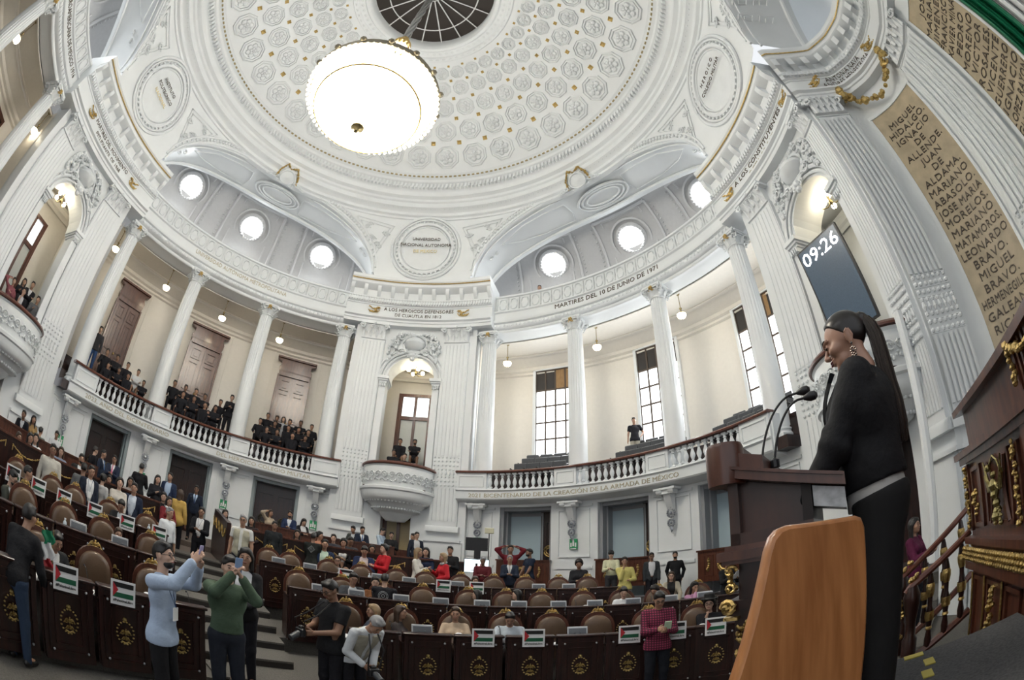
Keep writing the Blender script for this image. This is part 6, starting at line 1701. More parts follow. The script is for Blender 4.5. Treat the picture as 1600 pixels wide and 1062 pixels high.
def held_phone(o, J, col=(.3, .33, .42), between=True, lab='phone held up'):
    c = (J['wr', 1]+J['hd', 1]*.10)*.5+(J['wr', -1]+J['hd', -1]*.10)*.5 if between else J['wr', 1]+J['hd', 1]*.10
    b = MB(); b.bev((0, 0, 0), (.075, .15, .009), .004, axis=2)
    p = world(o, c+np.array([0, .0, .03])); M_ = rotz(o.rotation_euler[2])@rotx(math.pi/2-.12); b.xf(M_, p)
    r_ = b.obj('smartphone', mat('phone_back_%02d' % int(col[2]*99), col, .25), label=lab, cat='phone')
    return r_
# x, y, floor, facing azimuth, height factor, detail, figure, label, group
PEOPLE = [
(-0.523, -3.528, 0.0, 337.0, 0.945, 1, {'top': 'suit', 'tc': (0.012, 0.012, 0.014), 'lc': (0.03, 0.05, 0.09), 'pose': 'desk', 'lean': 25, 'hair': 'short', 'skin': 'm'}, 'person in black jacket and jeans leaning over the front left desk', None),
(-3.325, -2.176, 0.35, 58.0, 0.985, 0, {'top': 'open', 'tc': (0.06, 0.065, 0.055), 'pose': 'phone', 'glasses': 1, 'beard': 1, 'hpitch': 15, 'sit': 1, 'skin': 'l'}, 'person with glasses and beard in olive jacket in the left rows', None),
(-3.353, -1.817, 0.23, 25.2, 0.9, 0, {'top': 'suit', 'tc': (0.05, 0.055, 0.06), 'pose': 'down', 'skin': 'm'}, 'person in grey suit seen from behind at the far left rows', None),
(-4.85, -1.657, 0.3, 96.3, 0.9, 0, {'top': 'suit', 'tc': (0.05, 0.07, 0.09), 'pose': 'phone', 'glasses': 1, 'sit': 1, 'skin': 'd'}, 'smiling person with glasses cut by the left edge', None),
(-6.2, -0.641, 1.06, 88.0, 0.9, 0, {'fem': 1, 'top': 'shirt', 'tc': (0.6, 0.6, 0.58), 'lc': (0.15, 0.01, 0.02), 'hair': 'bob', 'hc': 'b', 'pose': 'down', 'sit': 1, 'skin': 'm'}, 'person with short brown hair, white top and red trousers, far left', None),
(-5.83, -0.495, 1.1, 99.6, 0.954, 0, {'fem': 1, 'top': 'open', 'tc': (0.7, 0.7, 0.7), 'sc': (0.6, 0.57, 0.52), 'hair': 'long', 'pose': 'down', 'sit': 1, 'skin': 'm'}, 'person with long black hair and open white jacket, far left', None),
(-6.386, 0.005, 1.1, 120.3, 1.008, 0, {'fem': 1, 'top': 'open', 'tc': (0.65, 0.65, 0.65), 'hair': 'long', 'pose': 'down', 'sit': 1, 'skin': 'l'}, 'person half hidden behind the one in the white jacket, far left', None),
(-4.595, -0.524, 0.6, 123.0, 1.006, 0, {'top': 'shirt', 'tc': (0.48, 0.46, 0.41), 'pose': 'down', 'bulk': 1.1, 'skin': 'd'}, 'person in beige long-sleeved shirt standing behind the third row, left', None),
(-8.477, 0.675, 1.25, 137.9, 0.951, 0, {'top': 'suit', 'tc': (0.012, 0.014, 0.02), 'pose': 'desk', 'lean': 25, 'skin': 'd'}, 'person in dark suit leaning over the rear barrier, far left', None),
(-8.503, 0.971, 1.25, 109.4, 0.948, 0, {'fem': 1, 'top': 'shirt', 'tc': (0.3, 0.19, 0.08), 'hair': 'long', 'pose': 'desk', 'lean': 15, 'skin': 'm'}, 'person in mustard dress leaning over the rear barrier, far left', None),
(-7.691, 0.877, 1.1, 320.8, 0.9, 0, {'top': 'shirt', 'tc': (0.14, 0.16, 0.14), 'pose': 'down', 'skin': 'm'}, 'person in sage green coat seen from behind, far left', None),
(-8.025, 1.716, 1.25, 123.0, 0.902, 0, {'top': 'shirt', 'tc': (0.55, 0.56, 0.58), 'pose': 'phone', 'hpitch': 15, 'skin': 'm'}, 'young person in white shirt by the white wall, left', None),
(-6.745, 1.157, 1.1, 124.1, 1.015, 0, {'fem': 1, 'top': 'shirt', 'tc': (0.25, 0.3, 0.4), 'hair': 'bob', 'hc': 'b', 'pose': 'desk', 'sit': 1, 'skin': 'l'}, 'person with brown bob sitting behind the left barrier', None),
(-6.127, 1.474, 1.1, 117.0, 1.062, 0, {'top': 'suit', 'tc': (0.02, 0.02, 0.022), 'pose': 'down', 'beard': 1, 'sit': 1, 'skin': 'm'}, 'laughing bearded person in dark suit behind the left barrier', None),
(-4.418, 0.31, 0.6, 312.6, 0.965, 0, {'top': 'shirt', 'tc': (0.13, 0.135, 0.14), 'pose': 'down', 'skin': 'd'}, 'person in grey jacket seen from behind by the left barrier', None),
(-7.185, 2.75, 1.25, 8.7, 0.948, 0, {'top': 'suit', 'tc': (0.012, 0.012, 0.016), 'pose': 'down', 'skin': 'l'}, 'tall person in black in front of the first dark doorway', None),
(-6.746, 2.745, 1.25, 59.9, 0.942, 0, {'top': 'suit', 'tc': (0.02, 0.03, 0.055), 'tie': (0.1, 0.2, 0.4), 'pose': 'down', 'skin': 'm'}, 'person in navy suit in profile by the first dark doorway', None),
(-6.239, 2.803, 1.25, 141.4, 0.919, 0, {'top': 'suit', 'tc': (0.018, 0.025, 0.05), 'tie': (0.6, 0.12, 0.25), 'pose': 'phone', 'glasses': 1, 'skin': 'm'}, 'person in navy suit with bright pink tie by the first dark doorway', None),
(-4.138, 0.32, 0.6, 108.7, 0.971, 0, {'top': 'open', 'tc': (0.015, 0.02, 0.035), 'sc': (0.62, 0.63, 0.64), 'pose': 'pocket', 'badge': 1, 'skin': 'm'}, 'person in navy blazer with open white shirt behind the third row, left', None),
(-4.26, 0.802, 0.67, 340.4, 0.9, 0, {'top': 'shirt', 'tc': (0.5, 0.5, 0.5), 'pose': 'down', 'fem': 1, 'hair': 'bun', 'skin': 'l'}, 'person with gathered dark hair behind the navy blazer, left', None),
(-3.925, 1.056, 0.6, 122.7, 0.971, 0, {'fem': 1, 'top': 'shirt', 'tc': (0.52, 0.48, 0.43), 'hair': 'curly', 'hc': 'k', 'pose': 'front', 'hpitch': -12, 'skin': 'l'}, 'laughing person with curly hair and lace blouse, left rows', None),
(-5.513, 2.1, 1.1, 131.2, 0.9, 0, {'fem': 1, 'top': 'shirt', 'tc': (0.12, 0.1, 0.1), 'hair': 'long', 'pose': 'front', 'sit': 1, 'skin': 'm'}, 'person with dark hair behind the lace blouse, left', None),
(-3.757, 1.384, 0.6, 144.6, 0.983, 0, {'top': 'open', 'tc': (0.016, 0.022, 0.045), 'sc': (0.55, 0.6, 0.68), 'pose': 'down', 'skin': 'm'}, 'person in navy blazer and pale blue shirt by the third row aisle seat, left', None),
(-3.298, 0.634, 0.6, 143.3, 1.0, 0, {'top': 'suit', 'tc': (0.02, 0.02, 0.022), 'sit': 1, 'pose': 'desk', 'hpitch': 25, 'skin': 'm'}, 'bearded person in dark suit sitting in the third row, left', None),
(-5.555, 3.314, 1.25, 330.2, 0.96, 0, {'top': 'shirt', 'tc': (0.012, 0.012, 0.013), 'pose': 'chest', 'skin': 'l'}, 'person in black seen from behind near the second dark doorway', None),
(-5.462, 2.871, 1.1, 134.0, 1.031, 0, {'fem': 1, 'top': 'shirt', 'tc': (0.35, 0.3, 0.28), 'hair': 'long', 'pose': 'phone', 'sit': 1, 'skin': 'm'}, 'person with dark hair and pale blouse beside the one in black, left', None),
(-4.645, 3.096, 1.1, 122.5, 0.942, 0, {'fem': 1, 'top': 'shirt', 'tc': (0.015, 0.015, 0.016), 'hair': 'long', 'pose': 'chest', 'skin': 'l'}, 'person with long dark hair in black by the left barrier', None),
(-5.021, 4.038, 1.25, 159.0, 0.988, 0, {'top': 'open', 'tc': (0.018, 0.03, 0.07), 'sc': (0.4, 0.5, 0.65), 'pose': 'down', 'skin': 'm'}, 'person in navy suit and blue shirt before the second dark doorway', None),
(-3.367, 2.212, 0.72, 114.4, 0.9, 0, {'fem': 1, 'top': 'shirt', 'tc': (0.16, 0.015, 0.02), 'hair': 'long', 'pose': 'phone', 'collar': 1, 'cc': (0.65, 0.65, 0.65), 'skin': 'm'}, 'person in dark red sweater with white scarf near the aisle', None),
(-3.76, 2.453, 1.1, 138.6, 0.954, 0, {'fem': 1, 'top': 'shirt', 'tc': (0.02, 0.02, 0.02), 'hair': 'bob', 'pose': 'down', 'sit': 1, 'skin': 'l'}, 'smiling person just behind the dark red sweater', None),
(-3.648, 2.943, 0.98, 335.7, 0.9, 0, {'fem': 1, 'top': 'dress', 'tc': (0.55, 0.36, 0.1), 'hair': 'long', 'hc': 'b', 'pose': 'down', 'skin': 'm'}, 'person in long yellow jacket seen from behind near the aisle', None),
(-4.816, 5.125, 1.25, 147.7, 0.948, 0, {'top': 'suit', 'tc': (0.012, 0.018, 0.035), 'sc': (0.35, 0.45, 0.6), 'tie': (0.03, 0.05, 0.12), 'pose': 'down', 'glasses': 1, 'skin': 'd'}, 'person in dark suit and blue shirt standing guard by the second doorway', None),
(-2.501, 1.263, 0.5, 94.7, 0.9, 0, {'top': 'shirt', 'tc': (0.66, 0.68, 0.7), 'pose': 'down', 'hc': 'g', 'tuck': 1, 'skin': 'm'}, 'grey-haired person in white shirt walking down the aisle', None),
(-3.043, 3.137, 0.6, 155.7, 0.973, 1, {'top': 'open', 'tc': (0.014, 0.014, 0.016), 'sc': (0.68, 0.68, 0.68), 'pose': 'phone', 'badge': 1, 'stride': 0.08, 'skin': 'd'}, 'young person in black suit and white shirt standing on the aisle steps', None),
(0.774, -2.591, 0.0, 77.9, 1.029, 2, {'top': 'shirt', 'tc': (0.42, 0.52, 0.68), 'lc': (0.012, 0.012, 0.014), 'pose': 'camhigh', 'glasses': 1, 'badge': 1, 'beard': 1, 'hpitch': -14, 'skin': 'l'}, 'person in light blue shirt holding a phone high with both hands', None),
(1.019, -1.837, 0.0, 130.1, 1.039, 2, {'top': 'shirt', 'tc': (0.075, 0.115, 0.075), 'lc': (0.02, 0.024, 0.035), 'pose': 'cam', 'tuck': 1, 'bulk': 1.12, 'skin': 'l'}, 'person in dark green shirt filming with a phone held at the face', None),
(0.706, -0.974, 0.1, 154.9, 1.023, 1, {'top': 'open', 'tc': (0.012, 0.012, 0.013), 'pose': 'camera', 'fem': 1, 'hair': 'bob', 'skin': 'm'}, 'person with dark fringe and black leather jacket behind the green shirt', None),
(-1.561, 2.681, 0.6, 159.1, 1.012, 1, {'top': 'tee', 'tc': (0.6, 0.6, 0.58), 'vest': 1, 'vc': (0.38, 0.36, 0.28), 'pose': 'down', 'hc': 'g', 'glasses': 1, 'tuck': 1, 'lc': (0.02, 0.025, 0.04), 'skin': 'm'}, 'person in khaki vest with camera round the neck by the sloping barrier', None),
(-2.047, 3.903, 0.83, 160.2, 0.9, 0, {'fem': 1, 'top': 'shirt', 'tc': (0.03, 0.02, 0.02), 'hair': 'long', 'pose': 'chest', 'skin': 'm'}, 'smiling person just behind the khaki vest near the aisle', None),
(-4.106, 5.805, 1.1, 126.8, 1.037, 0, {'fem': 1, 'top': 'shirt', 'tc': (0.5, 0.42, 0.4), 'sit': 1, 'hair': 'bob', 'pose': 'desk', 'skin': 'l'}, 'person sitting behind the sloping barrier, only the head visible', None),
(-1.292, -2.493, 0.1, 94.8, 0.951, 1, {'top': 'suit', 'tc': (0.016, 0.017, 0.019), 'sit': 1, 'pose': 'desk', 'lean': 8, 'hpitch': 22, 'sc': (0.6, 0.6, 0.6), 'skin': 'm'}, 'person in black suit sitting in the front row by a small flag, left', None),
(-2.194, -0.448, 0.31, 123.3, 0.9, 0, {'fem': 1, 'top': 'shirt', 'tc': (0.32, 0.22, 0.16), 'sit': 1, 'pose': 'face', 'lean': 12, 'hair': 'bun', 'hc': 'b', 'skin': 'm'}, 'person sitting in the second row holding the hands to the face, left', None),
(-2.978, 6.601, 1.24, 112.5, 0.9, 0, {'fem': 1, 'top': 'shirt', 'tc': (0.42, 0.34, 0.25), 'hair': 'long', 'hc': 'b', 'pose': 'onehead', 'skin': 'm'}, 'person in beige sweater with one hand on the head, back by the last dark doorway', None),
(-2.54, 7.118, 1.25, 160.0, 0.96, 0, {'top': 'suit', 'tc': (0.018, 0.03, 0.075), 'pose': 'phone', 'beard': 1, 'skin': 'm'}, 'person in blue suit with dark face mask, back by the last dark doorway', None),
(-1.972, 6.88, 1.2, 131.7, 0.9, 0, {'fem': 1, 'top': 'open', 'tc': (0.014, 0.014, 0.016), 'sc': (0.6, 0.6, 0.6), 'hair': 'long', 'pose': 'phone', 'hpitch': 25, 'skin': 'l'}, 'person with long hair in black blazer reading a phone, back left of centre', None),
(-1.488, 4.054, 0.85, 143.2, 0.9, 0, {'top': 'shirt', 'tc': (0.014, 0.016, 0.018), 'pose': 'pocket', 'skin': 'd'}, 'young person in black jacket standing behind the third row near the aisle', None),
(-1.442, 5.337, 1.1, 156.1, 0.954, 0, {'fem': 1, 'top': 'open', 'tc': (0.02, 0.02, 0.02), 'sc': (0.55, 0.55, 0.55), 'hair': 'long', 'pose': 'desk', 'sit': 1, 'skin': 'm'}, 'person with glasses and long black hair sitting behind the swagged barrier', None),
(-0.624, 4.471, 0.77, 348.2, 0.9, 0, {'top': 'shirt', 'tc': (0.018, 0.02, 0.018), 'pose': 'front', 'mark': 2, 'skin': 'd'}, 'person in dark jacket with pale print on the back, behind the third row', None),
(-1.03, 5.895, 1.1, 99.0, 1.015, 0, {'fem': 1, 'top': 'shirt', 'tc': (0.45, 0.2, 0.12), 'hair': 'bun', 'pose': 'front', 'sit': 1, 'skin': 'm'}, 'person with orange top in profile behind the swagged barrier', None),
(-0.373, 4.617, 0.86, 154.7, 1.046, 0, {'top': 'open', 'tc': (0.02, 0.035, 0.08), 'sc': (0.5, 0.62, 0.5), 'pose': 'down', 'sit': 1, 'skin': 'm'}, 'person in navy blazer and pale green shirt behind the third row', None),
(-0.877, 6.659, 1.1, 165.7, 1.023, 0, {'fem': 1, 'top': 'shirt', 'tc': (0.05, 0.05, 0.06), 'hair': 'bun', 'pose': 'desk', 'sit': 1, 'skin': 'l'}, 'person with hair tied up sitting at the back left of centre', None),
(-0.049, 5.059, 1.1, 162.0, 0.938, 0, {'fem': 1, 'top': 'open', 'tc': (0.015, 0.015, 0.015), 'sc': (0.6, 0.6, 0.6), 'hair': 'curly', 'pose': 'phone', 'sit': 1, 'skin': 'm'}, 'person with curly black hair and white top under black jacket', None),
(-0.148, 5.894, 1.1, 142.8, 1.015, 0, {'top': 'shirt', 'tc': (0.05, 0.05, 0.055), 'pose': 'phone', 'hpitch': 15, 'sit': 1, 'skin': 'd'}, 'young person in charcoal shirt behind the curly-haired one', None),
(-0.759, 8.348, 1.25, 188.0, 0.93, 0, {'top': 'suit', 'tc': (0.06, 0.065, 0.06), 'pose': 'desk', 'lean': 15, 'hpitch': 15, 'skin': 'm'}, 'person in grey suit leaning over the back bench by the white pilaster', None),
(-0.475, 8.136, 1.25, 149.2, 0.931, 0, {'top': 'suit', 'tc': (0.016, 0.022, 0.04), 'tie': (0.05, 0.12, 0.3), 'pose': 'phone', 'hpitch': 10, 'skin': 'm'}, 'person in navy suit with blue tie beside the grey suit, back', None),
(-0.129, 9.309, 1.25, 106.6, 0.994, 0, {'top': 'shirt', 'tc': (0.5, 0.6, 0.72), 'pose': 'phone', 'hpitch': 20, 'tuck': 1, 'skin': 'l'}, 'person in pale blue shirt in front of the small central door', None),
(0.324, 8.839, 1.25, 167.8, 0.913, 0, {'top': 'shirt', 'tc': (0.02, 0.02, 0.02), 'pose': 'phone', 'skin': 'l'}, 'person in black at the small central door', None),
(1.235, 8.256, 1.25, 151.0, 0.948, 0, {'top': 'open', 'tc': (0.02, 0.025, 0.04), 'sc': (0.6, 0.6, 0.6), 'pose': 'down', 'glasses': 1, 'skin': 'l'}, 'person in dark suit and white shirt right of the small central door', None),
(1.013, 9.009, 1.25, 230.4, 0.936, 0, {'top': 'shirt', 'tc': (0.5, 0.55, 0.6), 'pose': 'down', 'skin': 'm'}, 'person in white shirt mostly hidden behind the dark suit, centre back', None),
(0.17, 4.048, 0.6, 161.4, 0.992, 0, {'fem': 1, 'top': 'open', 'tc': (0.03, 0.03, 0.03), 'sc': (0.6, 0.6, 0.6), 'glasses': 1, 'hair': 'bun', 'hc': 'b', 'sit': 1, 'pose': 'desk', 'skin': 'm'}, 'person with glasses sitting in the third row behind a placard', None),
(0.522, 4.979, 0.86, 164.6, 1.054, 0, {'top': 'open', 'tc': (0.02, 0.03, 0.08), 'sc': (0.6, 0.5, 0.48), 'pose': 'phone', 'hpitch': 22, 'sit': 1, 'skin': 'm'}, 'person in blue suit looking down at a phone behind the third row', None),
(0.458, 5.927, 1.1, 155.5, 0.908, 0, {'fem': 1, 'top': 'shirt', 'tc': (0.2, 0.15, 0.1), 'pose': 'down', 'hair': 'bob', 'sit': 1, 'skin': 'm'}, 'person half hidden behind the blue suit', None),
(1.07, 4.742, 0.6, 222.0, 1.0, 0, {'fem': 1, 'top': 'shirt', 'tc': (0.42, 0.012, 0.02), 'pose': 'phone', 'hair': 'bun', 'skin': 'l'}, 'person in bright red jacket in profile behind the third row, left of centre', None),
(1.024, 2.466, 0.35, 148.5, 1.008, 0, {'top': 'suit', 'tc': (0.06, 0.065, 0.075), 'sit': 1, 'pose': 'desk', 'hpitch': 12, 'skin': 'm'}, 'person in grey suit sitting in the second row near the aisle', None),
(1.41, 2.638, 0.35, 161.2, 0.985, 0, {'fem': 1, 'top': 'shirt', 'tc': (0.2, 0.08, 0.03), 'sit': 1, 'pose': 'desk', 'hair': 'bun', 'skin': 'l'}, 'person with tied hair sitting in the second row beside the grey suit', None),
(1.664, 2.31, 0.17, 352.4, 0.9, 1, {'top': 'shirt', 'tc': (0.013, 0.014, 0.016), 'pose': 'front', 'bulk': 1.15, 'mark': 1, 'skin': 'l'}, 'broad person in black jacket with round emblem seen from behind between the rows', None),
(1.8, 5.033, 0.6, 96.3, 1.0, 0, {'fem': 1, 'top': 'shirt', 'tc': (0.6, 0.58, 0.53), 'hair': 'long', 'hc': 'y', 'pose': 'chest', 'skin': 'm'}, 'person with long blond hair and white jacket behind the third row', None),
(1.901, 5.75, 1.1, 182.2, 0.977, 0, {'fem': 1, 'top': 'shirt', 'tc': (0.02, 0.03, 0.07), 'hair': 'bob', 'pose': 'phone', 'sit': 1, 'skin': 'l'}, 'person in navy behind the blond one', None),
(2.406, 5.175, 0.6, 239.3, 0.96, 0, {'fem': 1, 'top': 'shirt', 'tc': (0.5, 0.02, 0.03), 'hair': 'bob', 'hc': 'y', 'pose': 'chest', 'collar': 1, 'cc': (0.4, 0.4, 0.4), 'skin': 'm'}, 'person with short fair hair, red jacket and patterned scarf', None),
(2.503, 5.77, 0.86, 185.2, 0.925, 0, {'top': 'shirt', 'tc': (0.012, 0.012, 0.013), 'pose': 'phone', 'skin': 'm'}, 'tall young person in black behind the red jacket, near the screen', None),
(3.32, 5.69, 0.69, 179.2, 0.9, 0, {'top': 'shirt', 'tc': (0.11, 0.015, 0.02), 'pose': 'phone', 'hpitch': 15, 'hc': 'g', 'skin': 'd'}, 'grey-haired person in dark red sweater reading a phone beside the bright screen', None),
(3.171, 4.869, 0.58, 163.4, 0.9, 0, {'fem': 1, 'top': 'shirt', 'tc': (0.4, 0.3, 0.22), 'hair': 'long', 'hc': 'b', 'sit': 1, 'pose': 'face', 'skin': 'm'}, 'person with brown hair sitting low in the third row behind a placard', None),
(3.28, 3.131, 0.35, 268.5, 0.915, 0, {'fem': 1, 'top': 'shirt', 'tc': (0.12, 0.14, 0.1), 'hair': 'long', 'sit': 1, 'pose': 'desk', 'skin': 'l'}, 'person with long black hair turned right, second row centre', None),
(4.041, 6.84, 0.86, 182.6, 1.017, 0, {'top': 'shirt', 'tc': (0.14, 0.012, 0.02), 'pose': 'headhands', 'skin': 'm'}, 'person in dark red sweater with both arms raised over the head', None),
(4.517, 6.333, 0.86, 244.8, 0.954, 0, {'top': 'tee', 'tc': (0.014, 0.022, 0.045), 'pose': 'front', 'beard': 1, 'skin': 'd'}, 'bearded person in navy polo shirt in profile by the dark door', None),
(3.981, 5.74, 0.75, 182.5, 0.9, 0, {'top': 'suit', 'tc': (0.02, 0.028, 0.05), 'tie': (0.4, 0.4, 0.42), 'hc': 'g', 'pose': 'phone', 'skin': 'm'}, 'grey-haired person in navy suit behind the third row', None),
(5.696, 5.659, 0.86, 191.0, 1.046, 0, {'fem': 1, 'top': 'shirt', 'tc': (0.016, 0.016, 0.02), 'hair': 'curly', 'pose': 'phone', 'hpitch': 15, 'sit': 1, 'skin': 'm'}, 'person with curly hair in black jacket against the white pillar', None),
(4.04, 3.213, 0.35, 263.4, 0.938, 0, {'fem': 1, 'top': 'shirt', 'tc': (0.3, 0.25, 0.2), 'hair': 'long', 'sit': 1, 'pose': 'desk', 'skin': 'l'}, 'person with dark hair in profile sitting in the second row, right of centre', None),
(6.62, 6.008, 0.86, 200.0, 0.902, 0, {'top': 'shirt', 'tc': (0.6, 0.6, 0.42), 'lc': (0.04, 0.04, 0.045), 'pose': 'phone', 'hpitch': 8, 'tuck': 1, 'hair': 'short', 'cap': 1, 'skin': 'l'}, 'person in pale cream shirt and dark cap by the second doorway parapet', None),
(8.447, 11.155, 1.25, 196.4, 1.055, 0, {'fem': 1, 'top': 'shirt', 'tc': (0.45, 0.02, 0.02), 'hair': 'bun', 'hc': 'b', 'pose': 'headhands', 'sit': 1, 'skin': 'm'}, 'person in red behind the second doorway parapet with hands on the head', None),
(6.709, 5.069, 0.6, 196.6, 0.936, 0, {'top': 'shirt', 'tc': (0.62, 0.55, 0.19), 'pose': 'chin', 'lc': (0.2, 0.2, 0.2), 'skin': 'm'}, 'person in yellow shirt with one hand on the chin', None),
(7.748, 6.019, 0.74, 194.9, 0.9, 0, {'top': 'open', 'tc': (0.04, 0.045, 0.05), 'sc': (0.62, 0.62, 0.64), 'pose': 'pocket', 'glasses': 1, 'skin': 'd'}, 'person in charcoal suit, white shirt and glasses against the white pillar', None),
(8.352, 5.798, 0.71, 202.9, 0.9, 0, {'top': 'shirt', 'tc': (0.014, 0.014, 0.015), 'pose': 'back', 'beard': 1, 'hpitch': -6, 'skin': 'm'}, 'bearded person in black with a lanyard against the white pillar', None),
(7.592, 4.245, 0.6, 202.4, 0.908, 0, {'fem': 1, 'top': 'open', 'tc': (0.42, 0.38, 0.3), 'sc': (0.02, 0.02, 0.02), 'hair': 'long', 'hc': 'b', 'glasses': 1, 'pose': 'desk', 'lean': 8, 'sit': 1, 'skin': 'l'}, 'person with long brown hair, glasses and beige jacket leaning between the rows', None),
(6.049, 2.909, 0.35, 196.5, 0.969, 0, {'fem': 1, 'top': 'tee', 'tc': (0.68, 0.7, 0.72), 'sit': 1, 'hair': 'bun', 'pose': 'desk', 'hpitch': 20, 'skin': 'l'}, 'young person in white tee shirt sitting in the second row', None),
(6.743, 2.969, 0.35, 230.4, 0.954, 0, {'fem': 1, 'top': 'shirt', 'tc': (0.015, 0.015, 0.015), 'sit': 1, 'hair': 'bob', 'pose': 'desk', 'hpitch': 25, 'skin': 'm'}, 'person in black bent over the second row desk', None),
(7.408, 2.62, 0.35, 175.2, 0.938, 0, {'fem': 1, 'top': 'shirt', 'tc': (0.5, 0.27, 0.42), 'sit': 1, 'hair': 'long', 'pose': 'face', 'hpitch': 10, 'skin': 'm'}, 'person in pink blouse hiding the face behind a hand, second row', None),
(5.726, 0.156, 0.0, 190.9, 0.965, 2, {'top': 'shirt', 'tc': (0.2, 0.015, 0.05), 'plaid': 1, 'pose': 'phone', 'glasses': 1, 'hpitch': 22, 'lc': (0.012, 0.014, 0.02), 'bulk': 1.08, 'skin': 'm'}, 'person in crimson checked shirt standing before the front row writing', None),
(6.876, 0.885, 0.1, 212.1, 0.992, 0, {'fem': 1, 'top': 'shirt', 'tc': (0.015, 0.015, 0.017), 'sit': 1, 'hair': 'curly', 'glasses': 1, 'pose': 'chin', 'hat': 1, 'skin': 'l'}, 'person with curly hair, glasses and black hat sitting in the front row, right end', None),
(8.647, 3.45, 0.37, 174.4, 0.9, 0, {'top': 'suit', 'tc': (0.013, 0.013, 0.015), 'tie': (0.03, 0.04, 0.1), 'pose': 'paper', 'hpitch': 18, 'skin': 'm'}, 'person in black suit reading papers beside the lectern', None),
(11.601, 9.547, 1.28, 208.0, 1.018, 0, {'top': 'shirt', 'tc': (0.1, 0.11, 0.13), 'sit': 1, 'pose': 'desk', 'hpitch': 20, 'skin': 'm'}, 'person sitting behind the third doorway parapet, only the head visible', None),
(2.998, 1.33, 0.1, 176.1, 0.969, 1, {'fem': 1, 'top': 'shirt', 'tc': (0.52, 0.4, 0.29), 'sit': 1, 'hair': 'bun', 'hc': 'b', 'pose': 'desk', 'skin': 'm'}, 'person in striped beige sweater sitting in the front row with a tall cup', None),
(3.821, 1.37, 0.1, 182.8, 0.954, 1, {'top': 'shirt', 'tc': (0.5, 0.56, 0.62), 'sit': 1, 'pose': 'desk', 'hpitch': 28, 'skin': 'm'}, 'person in pale shirt bent over papers in the front row', None),
(1.885, 0.747, 0.1, 236.0, 0.938, 1, {'fem': 1, 'top': 'shirt', 'tc': (0.08, 0.09, 0.12), 'sit': 1, 'hair': 'long', 'hc': 'y', 'pose': 'desk', 'skin': 'm'}, 'person with long fair hair turned to the neighbour, front row by the aisle', None),
(2.19, 1.055, 0.1, 99.6, 0.938, 1, {'fem': 1, 'top': 'shirt', 'tc': (0.05, 0.04, 0.04), 'sit': 1, 'hair': 'long', 'hc': 'b', 'pose': 'desk', 'skin': 'm'}, 'person with long reddish hair turned left in the front row', None),
(2.007, -0.693, 0.0, 128.1, 0.9, 2, {'top': 'shirt', 'tc': (0.62, 0.65, 0.68), 'vest': 1, 'vc': (0.33, 0.31, 0.25), 'lc': (0.015, 0.015, 0.018), 'pose': 'camera', 'hc': 'g', 'lean': 38, 'hpitch': 48, 'bulk': 1.1, 'skin': 'm'}, 'grey-haired photographer in khaki vest bending over a camera', None),
(1.778, -0.771, 0.0, 211.0, 0.999, 2, {'top': 'tee', 'tc': (0.012, 0.012, 0.013), 'pose': 'camera', 'glasses': 1, 'hpitch': 25, 'bulk': 1.22, 'skin': 'd'}, 'photographer in black tee shirt looking down at a camera', None),
(8.636, -1.951, 0.41, 171.8, 0.9, 1, {'fem': 1, 'top': 'open', 'tc': (0.1, 0.012, 0.045), 'sc': (0.1, 0.02, 0.05), 'hair': 'long', 'pose': 'phone', 'skin': 'm'}, 'person with long dark hair in maroon jacket standing below the white wall', None),
(-10.319, 4.796, 4.94, 127.4, 0.9, 0, {'top': 'shirt', 'tc': (0.012, 0.013, 0.017), 'sit': 1, 'pose': 'desk', 'hair': 'bun', 'skin': 'm', 'gal': 1}, 'person in dark clothes, bay nearest the left pier, front row, first from left', 'dark-clothed spectators in the left gallery'),
(-10.091, 5.259, 4.95, 129.1, 0.928, 0, {'top': 'shirt', 'tc': (0.012, 0.013, 0.017), 'sit': 1, 'pose': 'cross', 'hair': 'short', 'skin': 'd', 'gal': 1}, 'person in dark clothes, bay nearest the left pier, front row, second from left', 'dark-clothed spectators in the left gallery'),
(-9.879, 5.649, 4.95, 130.5, 0.909, 0, {'top': 'shirt', 'tc': (0.012, 0.013, 0.017), 'sit': 1, 'pose': 'front', 'hair': 'short', 'skin': 'm', 'gal': 1}, 'person in dark clothes, bay nearest the left pier, front row, third from left', 'dark-clothed spectators in the left gallery'),
(-9.501, 6.263, 4.95, 132.8, 0.938, 0, {'top': 'shirt', 'tc': (0.012, 0.013, 0.017), 'sit': 1, 'pose': 'cross', 'hair': 'short', 'skin': 'd', 'gal': 1}, 'person in dark clothes, bay nearest the left pier, front row, fourth from left', 'dark-clothed spectators in the left gallery'),
(-10.941, 5.0, 5.31, 126.7, 1.08, 0, {'top': 'shirt', 'tc': (0.012, 0.013, 0.017), 'sit': 1, 'pose': 'desk', 'hair': 'bun', 'skin': 'm', 'gal': 1}, 'person in dark clothes, bay nearest the left pier, rear row, first from left', 'dark-clothed spectators in the left gallery'),
(-10.714, 5.47, 5.32, 128.4, 1.08, 0, {'top': 'shirt', 'tc': (0.012, 0.013, 0.017), 'sit': 1, 'pose': 'cross', 'hair': 'short', 'skin': 'd', 'gal': 1}, 'person in dark clothes, bay nearest the left pier, rear row, second from left', 'dark-clothed spectators in the left gallery'),
(-10.455, 5.951, 5.28, 130.1, 1.067, 0, {'top': 'shirt', 'tc': (0.012, 0.013, 0.017), 'sit': 1, 'pose': 'front', 'hair': 'short', 'skin': 'm', 'gal': 1}, 'person in dark clothes, bay nearest the left pier, rear row, third from left', 'dark-clothed spectators in the left gallery'),
